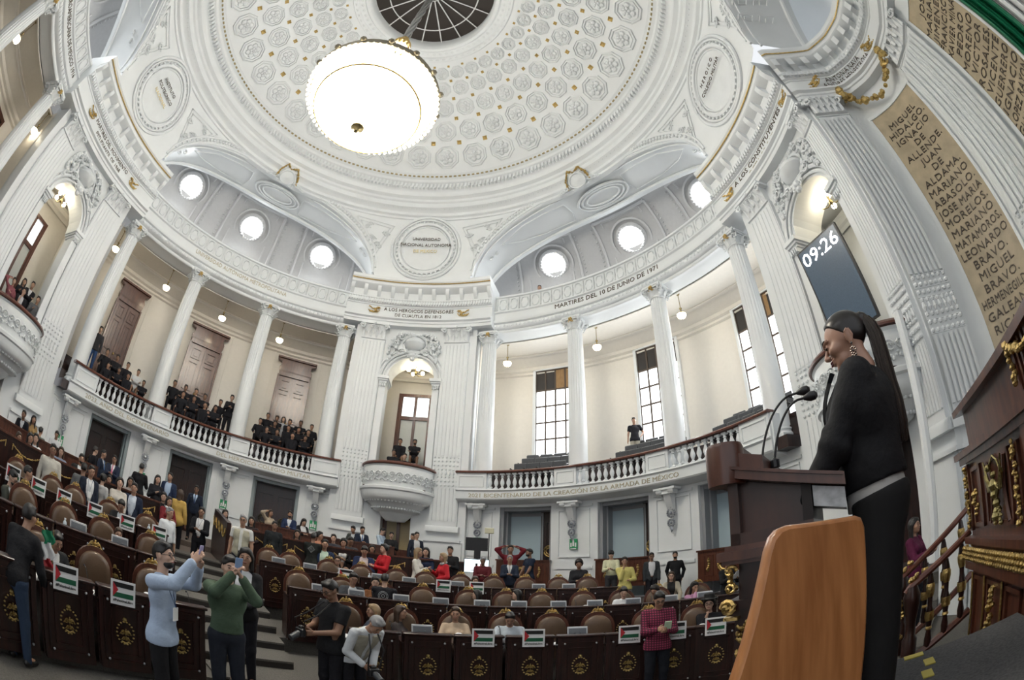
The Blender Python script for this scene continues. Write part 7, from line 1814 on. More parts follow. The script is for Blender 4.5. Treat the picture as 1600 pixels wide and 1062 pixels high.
(-8.42, 7.655, 5.05, 138.4, 1.08, 0, {'top': 'shirt', 'tc': (0.012, 0.013, 0.017), 'sit': 1, 'pose': 'desk', 'hair': 'bun', 'skin': 'm', 'gal': 1}, 'person in dark clothes, second left gallery bay, front row, first from left', 'dark-clothed spectators in the left gallery'),
(-8.077, 8.016, 5.05, 140.0, 1.08, 0, {'top': 'shirt', 'tc': (0.012, 0.013, 0.017), 'sit': 1, 'pose': 'cross', 'hair': 'short', 'skin': 'd', 'gal': 1}, 'person in dark clothes, second left gallery bay, front row, second from left', 'dark-clothed spectators in the left gallery'),
(-7.706, 8.374, 4.95, 141.7, 1.096, 0, {'top': 'shirt', 'tc': (0.012, 0.013, 0.017), 'sit': 1, 'pose': 'front', 'hair': 'short', 'skin': 'm', 'gal': 1}, 'person in dark clothes, second left gallery bay, front row, third from left', 'dark-clothed spectators in the left gallery'),
(-7.365, 8.675, 5.0, 143.1, 1.08, 0, {'top': 'shirt', 'tc': (0.012, 0.013, 0.017), 'sit': 1, 'pose': 'cross', 'hair': 'short', 'skin': 'd', 'gal': 1}, 'person in dark clothes, second left gallery bay, front row, fourth from left', 'dark-clothed spectators in the left gallery'),
(-7.566, 8.501, 4.93, 142.3, 0.9, 0, {'top': 'shirt', 'tc': (0.012, 0.013, 0.017), 'sit': 1, 'pose': 'desk', 'hair': 'short', 'skin': 'm', 'gal': 1}, 'person in dark clothes, second left gallery bay, front row, fifth from left', 'dark-clothed spectators in the left gallery'),
(-9.175, 7.78, 5.48, 136.9, 1.08, 0, {'top': 'shirt', 'tc': (0.012, 0.013, 0.017), 'sit': 1, 'pose': 'desk', 'hair': 'bun', 'skin': 'm', 'gal': 1}, 'person in dark clothes, second left gallery bay, middle row, first from left', 'dark-clothed spectators in the left gallery'),
(-8.83, 8.17, 5.49, 138.5, 1.08, 0, {'top': 'shirt', 'tc': (0.012, 0.013, 0.017), 'sit': 1, 'pose': 'cross', 'hair': 'short', 'skin': 'd', 'gal': 1}, 'person in dark clothes, second left gallery bay, middle row, second from left', 'dark-clothed spectators in the left gallery'),
(-8.495, 8.518, 5.51, 140.0, 1.08, 0, {'top': 'shirt', 'tc': (0.012, 0.013, 0.017), 'sit': 1, 'pose': 'front', 'hair': 'short', 'skin': 'm', 'gal': 1}, 'person in dark clothes, second left gallery bay, middle row, third from left', 'dark-clothed spectators in the left gallery'),
(-8.177, 8.824, 5.45, 141.4, 1.08, 0, {'top': 'shirt', 'tc': (0.012, 0.013, 0.017), 'sit': 1, 'pose': 'cross', 'hair': 'short', 'skin': 'd', 'gal': 1}, 'person in dark clothes, second left gallery bay, middle row, fourth from left', 'dark-clothed spectators in the left gallery'),
(-7.634, 9.297, 5.45, 143.6, 1.08, 0, {'top': 'shirt', 'tc': (0.012, 0.013, 0.017), 'sit': 1, 'pose': 'desk', 'hair': 'short', 'skin': 'm', 'gal': 1}, 'person in dark clothes, second left gallery bay, middle row, fifth from left', 'dark-clothed spectators in the left gallery'),
(-5.481, 9.973, 4.95, 150.3, 0.973, 0, {'top': 'shirt', 'tc': (0.012, 0.013, 0.017), 'sit': 1, 'pose': 'desk', 'hair': 'bun', 'skin': 'm', 'gal': 1}, 'person in dark clothes, bay nearest the central pier, front row, first from left', 'dark-clothed spectators in the left gallery'),
(-5.092, 10.177, 4.95, 151.7, 0.978, 0, {'top': 'shirt', 'tc': (0.012, 0.013, 0.017), 'sit': 1, 'pose': 'cross', 'hair': 'short', 'skin': 'd', 'gal': 1}, 'person in dark clothes, bay nearest the central pier, front row, second from left', 'dark-clothed spectators in the left gallery'),
(-4.498, 10.453, 4.95, 153.8, 0.978, 0, {'top': 'shirt', 'tc': (0.012, 0.013, 0.017), 'sit': 1, 'pose': 'front', 'hair': 'short', 'skin': 'm', 'gal': 1}, 'person in dark clothes, bay nearest the central pier, front row, third from left', 'dark-clothed spectators in the left gallery'),
(-3.997, 10.655, 4.95, 155.5, 0.989, 0, {'top': 'shirt', 'tc': (0.012, 0.013, 0.017), 'sit': 1, 'pose': 'cross', 'hair': 'short', 'skin': 'd', 'gal': 1}, 'person in dark clothes, bay nearest the central pier, front row, fourth from left', 'dark-clothed spectators in the left gallery'),
(-6.101, 10.368, 5.28, 149.3, 1.038, 0, {'top': 'shirt', 'tc': (0.012, 0.013, 0.017), 'sit': 1, 'pose': 'desk', 'hair': 'bun', 'skin': 'm', 'gal': 1}, 'person in dark clothes, bay nearest the central pier, middle row, first from left', 'dark-clothed spectators in the left gallery'),
(-5.534, 10.682, 5.28, 151.3, 1.087, 0, {'top': 'shirt', 'tc': (0.012, 0.013, 0.017), 'sit': 1, 'pose': 'cross', 'hair': 'short', 'skin': 'd', 'gal': 1}, 'person in dark clothes, bay nearest the central pier, middle row, second from left', 'dark-clothed spectators in the left gallery'),
(-4.988, 10.947, 5.28, 153.1, 1.054, 0, {'top': 'shirt', 'tc': (0.012, 0.013, 0.017), 'sit': 1, 'pose': 'front', 'hair': 'short', 'skin': 'm', 'gal': 1}, 'person in dark clothes, bay nearest the central pier, middle row, third from left', 'dark-clothed spectators in the left gallery'),
(-4.576, 11.126, 5.28, 154.5, 1.071, 0, {'top': 'shirt', 'tc': (0.012, 0.013, 0.017), 'sit': 1, 'pose': 'cross', 'hair': 'short', 'skin': 'd', 'gal': 1}, 'person in dark clothes, bay nearest the central pier, middle row, fourth from left', 'dark-clothed spectators in the left gallery'),
(-4.18, 11.281, 5.28, 155.8, 1.058, 0, {'top': 'shirt', 'tc': (0.012, 0.013, 0.017), 'sit': 1, 'pose': 'desk', 'hair': 'short', 'skin': 'm', 'gal': 1}, 'person in dark clothes, bay nearest the central pier, middle row, fifth from left', 'dark-clothed spectators in the left gallery'),
(-6.205, 11.115, 5.71, 150.2, 1.08, 0, {'top': 'shirt', 'tc': (0.012, 0.013, 0.017), 'sit': 1, 'pose': 'desk', 'hair': 'bun', 'skin': 'm', 'gal': 1}, 'person in dark clothes, bay nearest the central pier, rear row, first from left', 'dark-clothed spectators in the left gallery'),
(-5.835, 11.314, 5.7, 151.4, 1.08, 0, {'top': 'shirt', 'tc': (0.012, 0.013, 0.017), 'sit': 1, 'pose': 'cross', 'hair': 'short', 'skin': 'd', 'gal': 1}, 'person in dark clothes, bay nearest the central pier, rear row, second from left', 'dark-clothed spectators in the left gallery'),
(-5.297, 11.576, 5.68, 153.2, 1.08, 0, {'top': 'shirt', 'tc': (0.012, 0.013, 0.017), 'sit': 1, 'pose': 'front', 'hair': 'short', 'skin': 'm', 'gal': 1}, 'person in dark clothes, bay nearest the central pier, rear row, third from left', 'dark-clothed spectators in the left gallery'),
(-4.847, 11.771, 5.74, 154.6, 1.08, 0, {'top': 'shirt', 'tc': (0.012, 0.013, 0.017), 'sit': 1, 'pose': 'cross', 'hair': 'short', 'skin': 'd', 'gal': 1}, 'person in dark clothes, bay nearest the central pier, rear row, fourth from left', 'dark-clothed spectators in the left gallery'),
(-4.372, 11.956, 5.68, 156.1, 1.08, 0, {'top': 'shirt', 'tc': (0.012, 0.013, 0.017), 'sit': 1, 'pose': 'desk', 'hair': 'short', 'skin': 'm', 'gal': 1}, 'person in dark clothes, bay nearest the central pier, rear row, fifth from left', 'dark-clothed spectators in the left gallery'),
(-11.185, 4.427, 5.45, 124.8, 1.08, 0, {'top': 'shirt', 'tc': (0.03, 0.03, 0.035), 'lc': (0.03, 0.07, 0.18), 'pose': 'down', 'skin': 'l'}, 'person in black top and blue jeans standing at the left end of the gallery', None),
(-10.105, 6.341, 5.28, 131.7, 1.009, 0, {'top': 'shirt', 'tc': (0.6, 0.62, 0.64), 'sit': 1, 'pose': 'cross', 'skin': 'm'}, 'person in white shirt seated among the dark-clothed spectators', None),
(-7.055, 9.246, 5.23, 144.9, 1.08, 0, {'fem': 1, 'top': 'shirt', 'tc': (0.012, 0.013, 0.017), 'pose': 'phone', 'hair': 'bun', 'skin': 'l'}, 'person in black standing beside the second gallery column', None),
(-5.666, 11.623, 5.77, 152.3, 1.08, 0, {'fem': 1, 'top': 'shirt', 'tc': (0.45, 0.47, 0.5), 'sit': 1, 'hair': 'long', 'pose': 'front', 'skin': 'l'}, 'person in pale top seated in the rear row by the gallery door', None),
(8.558, 9.555, 5.62, 198.4, 1.018, 0, {'top': 'tee', 'tc': (0.014, 0.014, 0.016), 'lc': (0.4, 0.37, 0.3), 'pose': 'hip', 'skin': 'm'}, 'person in black tee and khaki trousers walking along the empty right gallery', None),
(5.153, 10.758, 12.43, 185.8, 1.08, 0, {'top': 'shirt', 'tc': (0.3, 0.12, 0.12), 'sit': 1, 'pose': 'chin', 'noleg': 1, 'skin': 'm'}, 'person peeping over the parapet high under the right vault', None),
(-0.42, 11.322, 4.82, 167.2, 1.08, 0, {'top': 'shirt', 'tc': (0.012, 0.013, 0.017), 'sit': 1, 'pose': 'cross', 'skin': 'd'}, 'person in black sitting front left inside the central arch', None),
(0.051, 11.229, 4.68, 168.6, 1.08, 0, {'top': 'shirt', 'tc': (0.012, 0.013, 0.017), 'sit': 1, 'pose': 'front', 'skin': 'l'}, 'person in black sitting front right inside the central arch', None),
(-0.384, 12.123, 5.5, 167.8, 1.08, 0, {'top': 'shirt', 'tc': (0.012, 0.013, 0.017), 'sit': 1, 'pose': 'front', 'skin': 'm'}, 'person in black sitting rear left inside the central arch', None),
(0.237, 12.127, 5.52, 169.7, 1.08, 0, {'top': 'shirt', 'tc': (0.012, 0.013, 0.017), 'sit': 1, 'pose': 'cross', 'beard': 1, 'skin': 'd'}, 'person in black sitting rear right inside the central arch', None),
(-11.625, 0.287, 4.83, 111.8, 1.08, 0, {'top': 'shirt', 'tc': (0.012, 0.013, 0.017), 'pose': 'chest', 'fem': 1, 'hair': 'long', 'skin': 'm'}, 'person with dark hair standing rear left in the far left arch', None),
(-11.412, 0.604, 4.91, 113.1, 1.08, 0, {'top': 'suit', 'tc': (0.012, 0.013, 0.017), 'sc': (0.6, 0.6, 0.6), 'pose': 'cross', 'skin': 'm'}, 'person in dark suit and white shirt standing in the far left arch', None),
(-10.894, 0.858, 4.5, 114.7, 1.089, 0, {'top': 'shirt', 'tc': (0.1, 0.1, 0.105), 'pose': 'chest', 'skin': 'm'}, 'person in grey jacket leaning at the right side of the far left arch', None),
(-11.125, 0.237, 4.5, 112.3, 1.042, 0, {'top': 'open', 'tc': (0.012, 0.013, 0.017), 'sc': (0.5, 0.5, 0.52), 'pose': 'chin', 'glasses': 1, 'skin': 'l'}, 'person with glasses at the rail of the far left arch', None),
(-11.627, -0.144, 4.6, 110.4, 1.068, 0, {'fem': 1, 'top': 'shirt', 'tc': (0.3, 0.1, 0.12), 'pose': 'onehead', 'hair': 'bun', 'skin': 'l'}, 'person in pinkish top at the left side of the far left arch', None),
]
PLAID = mat('crimson_check', (.2, .015, .05), .8)
def _plaid():
    nt = PLAID.node_tree; b = nt.nodes['Principled BSDF']; tc = nt.nodes.new('ShaderNodeTexCoord'); mx = None
    outs = []
    for d in ('X', 'Z'):
        wv = nt.nodes.new('ShaderNodeTexWave'); wv.wave_type = 'BANDS'; wv.bands_direction = d; wv.inputs['Scale'].default_value = 9; nt.links.new(tc.outputs['Object'], wv.inputs['Vector']); outs.append(wv)
    m = nt.nodes.new('ShaderNodeMath'); m.operation = 'MULTIPLY'; nt.links.new(outs[0].outputs['Fac'], m.inputs[0]); nt.links.new(outs[1].outputs['Fac'], m.inputs[1])
    r = nt.nodes.new('ShaderNodeValToRGB'); r.color_ramp.elements[0].position = .1; r.color_ramp.elements[0].color = (.06, .006, .02, 1); r.color_ramp.elements[1].position = .55; r.color_ramp.elements[1].color = (.33, .03, .09, 1)
    nt.links.new(m.outputs[0], r.inputs[0]); nt.links.new(r.outputs[0], b.inputs['Base Color'])
_plaid()
CACHE = {}; HELD = {}
for (x, y, z, face, h, near, sp, lab, grp) in PEOPLE:
    sp = dict(sp)
    if sp.get('plaid'): sp['tmat'] = PLAID
    key = None
    if sp.get('gal'):
        key = (sp.get('pose'), sp.get('hair'), sp.get('skin'))
        if key in CACHE:
            o = dup(CACHE[key], (x, y, z), -R(face), label=lab, group=grp); o.scale = (h, h, h); continue
    if near == 0 and not sp.get('gal') and sp.get('sit'): sp['noleg'] = 1 if not sp.get('noleg') else 1
    res = {0: .0225, 1: .016, 2: .0115}[near]
    if sp.get('gal') or z > 4.3: res = .027
    o, J = person(sp, (x, y, z), face, h, lab, grp, res=res, hands=near == 2)
    if key: CACHE[key] = o
    H = J['head']; Rh = J['Rh']; g = lambda a, b_, c: H+Rh@np.array([a, b_, c])
    if sp.get('hat'):
        b = MB(); b.lathe([(.001, .0), (.15, .0), (.15, .012), (.09, .015), (.085, .09), (.06, .1), (.001, .1)], (0, 0, 0), 18); b.xf(Rh, g(0, -.02, .085)); b.obj('hat', mat('hat_black', (.012, .012, .012), .8), o)
    if sp.get('cap'):
        b = MB(); b.sphere((0, -.01, .03), .1, 14, 8, sc=(.9, 1.05, .95)); b.bev((0, .1, .05), (.12, .09, .012), .004); b.xf(Rh, g(0, 0, .02)); b.obj('cap', mat('hat_black', (.012, .012, .012), .8), o)
    if sp.get('cc'):
        b = MB(); b.tube([J['neck']+J['Rt']@np.array([.075*math.cos(t), .065*math.sin(t)+.01, .03-.03*math.sin(t)]) for t in np.linspace(0, 6.283, 14, endpoint=False)], .032, 8, closed=True); b.obj('scarf', cloth(sp['cc']), o)
    if sp.get('mark'):
        b = MB(); c = J['chest']; Rt = J['Rt']; yb = -.155*sp.get('bulk', 1.)
        n = 20 if sp['mark'] == 1 else 4
        for rr in (.095, .07, .03): b.tube([c+Rt@np.array([rr*math.cos(t), yb-.004, .02+rr*math.sin(t)]) for t in np.linspace(0, 6.283, n, endpoint=False)], .005, 4, closed=True)
        b.obj('back_print', mat('pale_print', (.3, .32, .33), .7), o)
    HELD[lab] = (o, J)
def find(s): return [v for k, v in HELD.items() if s in k][0]
def dslr(o, J, lab, az_off=0):
    c = (J['wr', 1]+J['wr', -1])*.5+(J['hd', 1]+J['hd', -1])*.05; p = world(o, c+np.array([0, .05, -.01])); rz = o.rotation_euler[2]
    r_ = empty('photo_camera', tuple(p), rz, label=lab, cat='camera')
    b = MB(); b.bev((0, 0, 0), (.14, .06, .1), .012); b.bev((0, -.005, .06), (.06, .05, .04), .01); b.obj('body', BLACKM, r_)
    b = MB(); b.lathe([(.001, .02), (.036, .02), (.04, .06), (.036, .12), (.042, .15), (.03, .15), (.001, .14)], (0, 0, 0), 16, M=rotx(-math.pi/2-.5)); b.obj('lens', DGREY, r_)
    n = world(o, J['neck']+J['Rt']@np.array([0, .05, 0]))-p; nr = np.array([n[0]*math.cos(-rz)-n[1]*math.sin(-rz), n[0]*math.sin(-rz)+n[1]*math.cos(-rz), n[2]])
    b = MB()
    for s in (-1, 1): b.tube([(s*.07, 0, .03), (s*.09, .02, .15), nr*.6+np.array([s*.09, .1, 0]), nr+np.array([s*.06, .05, .0])], .009, 5)
    b.obj('strap', BLACKM, r_)
dslr(*find('photographer in black tee'), 'black camera with strap held by the photographer in black')
dslr(*find('grey-haired photographer'), 'black camera with lens held by the bending photographer')
o, J = find('light blue shirt holding'); held_phone(o, J, (.42, .38, .62), lab='lilac phone held up by the person in the light blue shirt')
o, J = find('dark green shirt'); held_phone(o, J, (.25, .38, .6), lab='blue phone held at the face of the person in green')
o, J = find('crimson checked'); b = MB(); b.bev((0, 0, 0), (.09, .012, .13), .003); c = J['wr', 1]*.5+J['wr', -1]*.5+J['hd', 1]*.1; b.xf(rotz(o.rotation_euler[2])@rotx(-.5), world(o, c+np.array([.0, .03, .06]))); tag(b.obj('badge_card', [mat('card_green', (.55, .68, .5), .5)]), 'white and green card held by the person in the checked shirt', 'card')
o, J = find('reading papers beside'); b = MB(); b.bev((0, 0, 0), (.24, .012, .3), .003); c = J['wr', 1]*.5+J['wr', -1]*.5+J['hd', 1]*.1; b.xf(rotz(o.rotation_euler[2])@rotx(-.9), world(o, c+np.array([0, .05, .04]))); tag(b.obj('paper_sheaf', PAPER), 'sheaf of white papers read beside the lectern', 'papers')

# things on the desks
def small(kind, az, r, z, lab, col=None):
    loc = PC(az, r, z)
    o = empty(kind, tuple(loc), -R(az), label=lab, cat=kind.replace('_', ' '))
    if kind == 'water_bottle':
        b = MB(); b.lathe([(.001, 0), (.034, 0), (.036, .02), (.033, .08), (.036, .15), (.03, .19), (.013, .215), (.013, .23)], (0, 0, 0), 14); b.obj('bottle_body', mat('bottle_plastic', (.5, .56, .6), .15), o)
        b = MB(); b.lathe([(.0365, .09), (.0375, .09), (.0375, .14), (.0365, .14)], (0, 0, 0), 14); b.obj('label_band', PAPER, o)
        b = MB(); b.lathe([(.016, .225), (.016, .245), (.001, .246)], (0, 0, 0), 10); b.obj('cap', PAPER, o)
    elif kind == 'drinking_cup':
        b = MB(); b.lathe([(.001, 0), (.03, 0), (.042, .15), (.038, .15), (.03, .01)], (0, 0, 0), 16); b.obj('cup_body', mat('cup_%02d%02d' % (col[0]*99, col[1]*99), col, .3), o)
        b = MB(); b.lathe([(.044, .148), (.045, .16), (.03, .168), (.001, .168)], (0, 0, 0), 16); b.obj('lid', PAPER, o)
    return o
small('water_bottle', -67.8, 6.92, 1.135, 'tall clear water bottle beside a tablet, second row of the left block')
small('water_bottle', -53.6, 8.56, 1.385, 'small water bottle at the aisle end of the third row, left block')
small('water_bottle', -22.8, 8.56, 1.385, 'water bottle behind the third row desk, right block')
small('drinking_cup', -57.9, 8.56, 1.385, 'bright red cup on the third row, left block', (.5, .02, .03))
small('drinking_cup', -54.9, 8.56, 1.385, 'green drinking cup at the aisle end of the third row, left block', (.25, .42, .12))
small('drinking_cup', -60.6, 5.12, .885, 'pink striped cup at the aisle end of the front row, left block', (.5, .06, .14))
small('drinking_cup', -14.5, 5.12, .885, 'tall dark cup in front of the beige sweater, front row', (.03, .02, .02))
small('drinking_cup', 6.9, 6.92, 1.135, 'white paper cup on the second row, right block', (.7, .68, .62))
small('drinking_cup', 24.0, 5.12, .885, 'grey metal tumbler near the right end of the front row', (.35, .36, .38))
small('drinking_cup', -13.9, 8.56, 1.385, 'white mug on the third row beside a placard', (.7, .7, .7))
b = MB(); p = PC(-55.8, 6.95, 1.175); b.bev(p, (.2, .14, .08), .01, R(55.8)); tag(b.obj('gift_box', mat('pink_box', (.5, .05, .1), .5)), 'pink and white box at the aisle end of the second row, left block', 'box')
b = MB(); p = PC(-34.4, 8.58, 1.42); b.bev(p, (.16, .1, .07), .02, R(34)); tag(b.obj('toiletry_bag', mat('magenta', (.55, .04, .25), .5)), 'magenta pouch at the aisle end of the third row, right block', 'bag')
b = MB(); p = PC(9.9, 8.56, 1.47); b.bev(p, (.15, .09, .16), .01, R(-9.9)); bo = b.obj('desk_speaker', PAPER); tag(bo, 'small white cube loudspeaker on the third row, right block', 'loudspeaker')
b = MB(); q = PC(9.9, 8.51, 1.47); ring_deco(b, q, 9.9+180, .045, .012); b.obj('speaker_cone', DGREY, bo)
for az, r, z, lab in ((2.0, 5.15, .888, 'open papers on the front row desk right of the tablet'), (-67.1, 5.18, .888, 'papers on the front row desk, left block, nearer the aisle'), (-76.5, 5.18, .888, 'papers beside the small flag, left block'), (-30.9, 5.18, .888, 'papers at the aisle end of the front row, right block')):
    b = MB(); p = PC(az, r, z); b.box(p, (.34, .22, .008), R(-az)); b.box(p+np.array([.03, .02, .006]), (.2, .26, .005), R(-az+12)); tag(b.obj('loose_papers', PAPER), lab, 'papers')
fo = empty('desk_flag', tuple(PC(-74.3, 5.1, .885)), R(74.3), label='small green, white and red flag on a gilt stand, front row of the left block', cat='flag')
b = MB(); b.lathe([(.001, 0), (.045, 0), (.045, .012), (.012, .03), (.006, .05)], (0, 0, 0), 12); b.tube([(0, 0, .03), (0, 0, .55)], .005, 5); b.obj('stand', GOLD, fo)
for nm, c, z0, z1 in (('green_cloth', (.0, .16, .07), .40, .53), ('white_cloth', (.75, .76, .77), .24, .41), ('red_cloth', (.45, .02, .03), .12, .25)):
    b = MB(); G = np.array([[(-.0-.12*u*(1+.2*math.sin(v*3))+.03*math.sin(v*5), -.012-.012*math.sin(u*9), z0+(z1-z0)*v-.02*u) for v in np.linspace(0, 1, 5)] for u in np.linspace(0, 1, 10)]); b.grid(G); b.grid(G+np.array([0, .004, 0])); b.obj(nm, mat('flag_'+nm, c, .6), fo)
m0_ = None
for row, L_ in ((1, [-24.5, -8.0, 15.5, 29.5, -54.4, -69.0]), (2, [-24, -5.8, 5.5, 16.8])):
    for k, a in enumerate(L_):
        lab = 'thin black desk microphone, %s row, %s counted from one end' % (ROWN[row], ORD[k])
        loc = PC(a, DR[row]+.2, TZ[row]+.785)
        if m0_ is None:
            m0_ = empty('desk_microphone', tuple(loc), -R(a), label=lab, cat='microphone', group='desk microphones')
            b = MB(); b.bev((0, 0, .02), (.12, .1, .04), .01); b.obj('base', BLACKM, m0_)
            b = MB(); b.tube([(0, 0, .04), (0, .02, .16), (0, .09, .24), (0, .16, .25)], .005, 6); b.sphere((0, .165, .25), .012, 8, 5); b.obj('gooseneck', BLACKM, m0_)
        else: dup(m0_, tuple(loc), -R(a), label=lab)

# ================================================================== the speaking woman
hs = dict(fem=1, bulk=1.2, top='open', pose=((.13, .36, -.34), (-.12, .38, -.36)), hair='none', hpitch=12, hfollow=1, lean=3, skin='m', noleg=1)
J = skeleton(hs); lo, hi = bounds(J, .17); H = J['head']; Rh = J['Rh']; g = lambda x, y, z: H+Rh@np.array([x, y, z])
f = Fld(lo, hi, .012); torso(f, J, hs, -.025); legs(f, J, hs, -.034)
for s in (-1, 1): arm(f, J, s, 0, 1.); w_ = J['wr', s]; f.cap(w_, w_+J['hd', s]*.02, .026, .024, k=.01); f.cap(J['an', s], J['toe', s], .033, .026)
f.cap(J['neck']-np.array([0, .01, .03]), g(0, -.065, -.06), .055, .052, k=.02)
V, F = f.mesh(); b = MB(); b.add(V, F, 0)
for s in (-1, 1): V, F = handm(J, s, .005, curl=.45); b.add(V, F, 0)
HC = g(0, -.01, -.10); HK = 1.13; HD = np.array([0, -.068, -.006])
body_mb = b; b = MB()
f = Fld(H-np.array([.13, .15, .17]), H+np.array([.13, .15, .14]), .0042)     # finely shaped head on the same neck
f.ell(g(0, -.014, .02), (.073, .092, .086), Rh, k=.01); f.cap(g(0, .012, -.01), g(0, .030, -.056), .062, .045, k=.02)
f.cap(g(-.02, .048, -.068), g(.02, .048, -.068), .026, k=.02); f.ell(g(0, .066, -.088), (.022, .019, .016), Rh, k=.014); f.cap(g(0, -.01, -.05), g(0, -.02, -.14), .047, .046, k=.02)
f.cap(g(0, .080, .014), g(0, .104, -.020), .006, .0095, k=.01); f.ell(g(0, .100, -.026), (.013, .012, .009), Rh, k=.006)
for s in (-1, 1):
    f.ell(g(s*.011, .094, -.029), (.007, .008, .006), Rh, k=.004); f.ell(g(s*.040, .060, -.022), (.026, .026, .022), Rh, k=.02)
    f.cap(g(s*.012, .088, .028), g(s*.048, .074, .026), .008, .006, k=.012)
    f.ell(g(s*.031, .080, .006), (.013, .008, .009), Rh, k=.006)
    c = g(s*.0795, -.014, -.020); M_ = Rh@roty(s*.2)@rotx(.2); f.ell(c, (.008, .0175, .027), M_, k=.004)
    f.cap(c+M_@np.array([s*.004, -.008, .024]), c+M_@np.array([s*.005, -.016, .0]), .0045, k=.003); f.cap(c+M_@np.array([s*.004, .002, .028]), c+M_@np.array([s*.003, .012, .02]), .0045, k=.003); f.cap(c+M_@np.array([s*.005, -.016, .0]), c+M_@np.array([s*.003, -.002, -.027]), .0045, .007, k=.004)
f.cap(g(-.019, .083, -.0475), g(.019, .083, -.0475), .0065, k=.006); f.cap(g(-.015, .083, -.058), g(.015, .083, -.058), .0075, k=.006); f.cap(g(0, .091, -.047), g(0, .090, -.058), .0065, .007, k=.005)
V, F = f.mesh(); b.add(V, F, 0)
for s in (-1, 1):
    for nm_, r_, c_, mi in (('lid', (.0125, .006, .0028), (s*.031, .0865, .0015), 1), ):
        e = MB(); e.sphere((0, 0, 0), 1, 12, 6); b.merge(e, Rh@roty(s*-.05)@np.diag(r_), g(*c_), m=mi)
    b.tube([g(s*.013, .0925, .027), g(s*.028, .0905, .0335), g(s*.040, .083, .0335), g(s*.053, .068, .027)], [.0022, .003, .0028, .001], 6, m=1)
b.tube([g(-.021, .086, -.0495), g(-.008, .0955, -.048), g(0, .0965, -.0495), g(.008, .0955, -.048), g(.021, .086, -.0495)], [.002, .0042, .0038, .0042, .002], 7, m=2)
b.tube([g(-.020, .086, -.0535), g(0, .0965, -.0585), g(.020, .086, -.0535)], [.002, .0058, .002], 7, m=2)
b.xf(np.eye(3)*HK, HC*(1-HK)+HD); body_mb.merge(b); b = body_mb
me = b.mesh('person', [mat('skin_speaker', (.44, .25, .175), .36), mat('eye_dark', (.015, .01, .008), .3), mat('lips_plum', (.19, .035, .05), .35)], 0); me.polygons.foreach_set('use_smooth', [True]*len(me.polygons))
W = bpy.data.objects.new('person', me); put(W, None, label='person in black blazer with long ponytail and drop earrings speaking at the lectern', cat='person')
hd_ = 1.90; aw = 49.3; h_ = .965
W.location = (CX+math.sin(R(aw))*hd_, CY+math.cos(R(aw))*hd_, FL); W.rotation_euler = (0, 0, -R(-44)); W.scale = (h_, h_, h_)
# hair
f = Fld(H-np.array([.14, .26, .2]), H+np.array([.14, .2, .16]), .005)
f.ell(g(0, -.016, .026), (.0755, .099, .093), Rh, k=.004, cut=lambda q: np.maximum(q[..., 1]*.86-q[..., 2]*.50-.026, -q[..., 2]-.100+np.maximum(0, q[..., 1]+.01)*1.4))
f.ell(g(0, -.112, .035), (.028, .03, .028), Rh, k=.015)
ho = solid('hair', f, mat('hair_speaker', (.012, .009, .008), .3), W)
HM = Matrix.Translation(Vector(HC*(1-HK)+HD)) @ Matrix.Scale(HK, 4)
ho.data.transform(HM)
hp_ = lambda p_: HC*(1-HK)+HD+p_*HK
b = MB(); pts = [hp_(g(0, -.112, .04)), hp_(g(0, -.125, .03)), hp_(g(0, -.130, -.01)), hp_(g(.0, -.125, -.06))]; base_ = J['chest']
pts += [base_+np.array([0, -.155, .10]), base_+np.array([0, -.165, .02]), base_+np.array([0, -.172, -.08]), base_+np.array([0, -.172, -.16])]
rg = random.Random(2)
for k in range(26):
    a_ = k*2.4; q = .006+.022*math.sqrt(rg.random()); off = [np.array([math.cos(a_)*q*w_*1.3, math.sin(a_)*q*w_, 0]) for w_ in (.4, .8, 1.1, 1.2, 1.3, 1.2, 1., .6)]
    b.tube([p_+o_ for p_, o_ in zip(pts, off)], [.005, .008, .0095, .0095, .0095, .009, .007, .002], 5)
b.obj('ponytail', mat('hair_tip_brown', (.02, .011, .008), .35), W)
b = MB(); ring_ = [hp_(g(.02*math.cos(t), -.118, .042+.02*math.sin(t))) for t in np.linspace(0, 6.28, 12, endpoint=False)]; b.tube(ring_, .006, 6, closed=True); b.obj('hair_tie', BLACKM, W)
for s in (-1, 1):
    b = MB(); c = g(s*.084, -.008, -.052); dn = np.array([0, 0, -1.])
    b.sphere(c, .006, 8, 5); b.tube([c, c+dn*.012], .0015, 4)
    for k in range(8): t = k*math.pi/4; b.sphere(c+dn*.030+np.array([0, .011*math.cos(t), .013*math.sin(t)]), .0042, 6, 4)
    b.sphere(c+dn*.030, .006, 8, 5)
    for k in (-1, 0, 1): b.sphere(c+dn*.052+np.array([0, k*.008, .004*abs(k)]), .0042, 6, 4); b.sphere(c+dn*.060+np.array([0, k*.006, .006*abs(k)]), .003, 6, 4)
    b.obj('earring', mat('smoky_stones', (.16, .14, .13), .15, metal=.7), W).data.transform(HM)
BLK = mat('black_blazer_cloth', (.007, .007, .009), .75, bump=.7, bscale=9, spec=.35)
f = Fld(lo, hi, .009)
torso(f, J, hs, .036, low=False); Rt = J['Rt']; ch_ = J['chest']
f.ell(ch_+np.array([0, .07, .0]), (.14, .09, .12), k=.05); f.cap(J['chest']+np.array([0, -.03, .05]), J['belly']+np.array([0, -.01, 0]), .16, .158, k=.05, flat=((0, 1, 0), .9)); f.cap(J['belly']+np.array([0, .01, -.02]), J['pel']+np.array([0, .005, .02]), .160, .168, k=.05, flat=((0, 1, 0), .9))
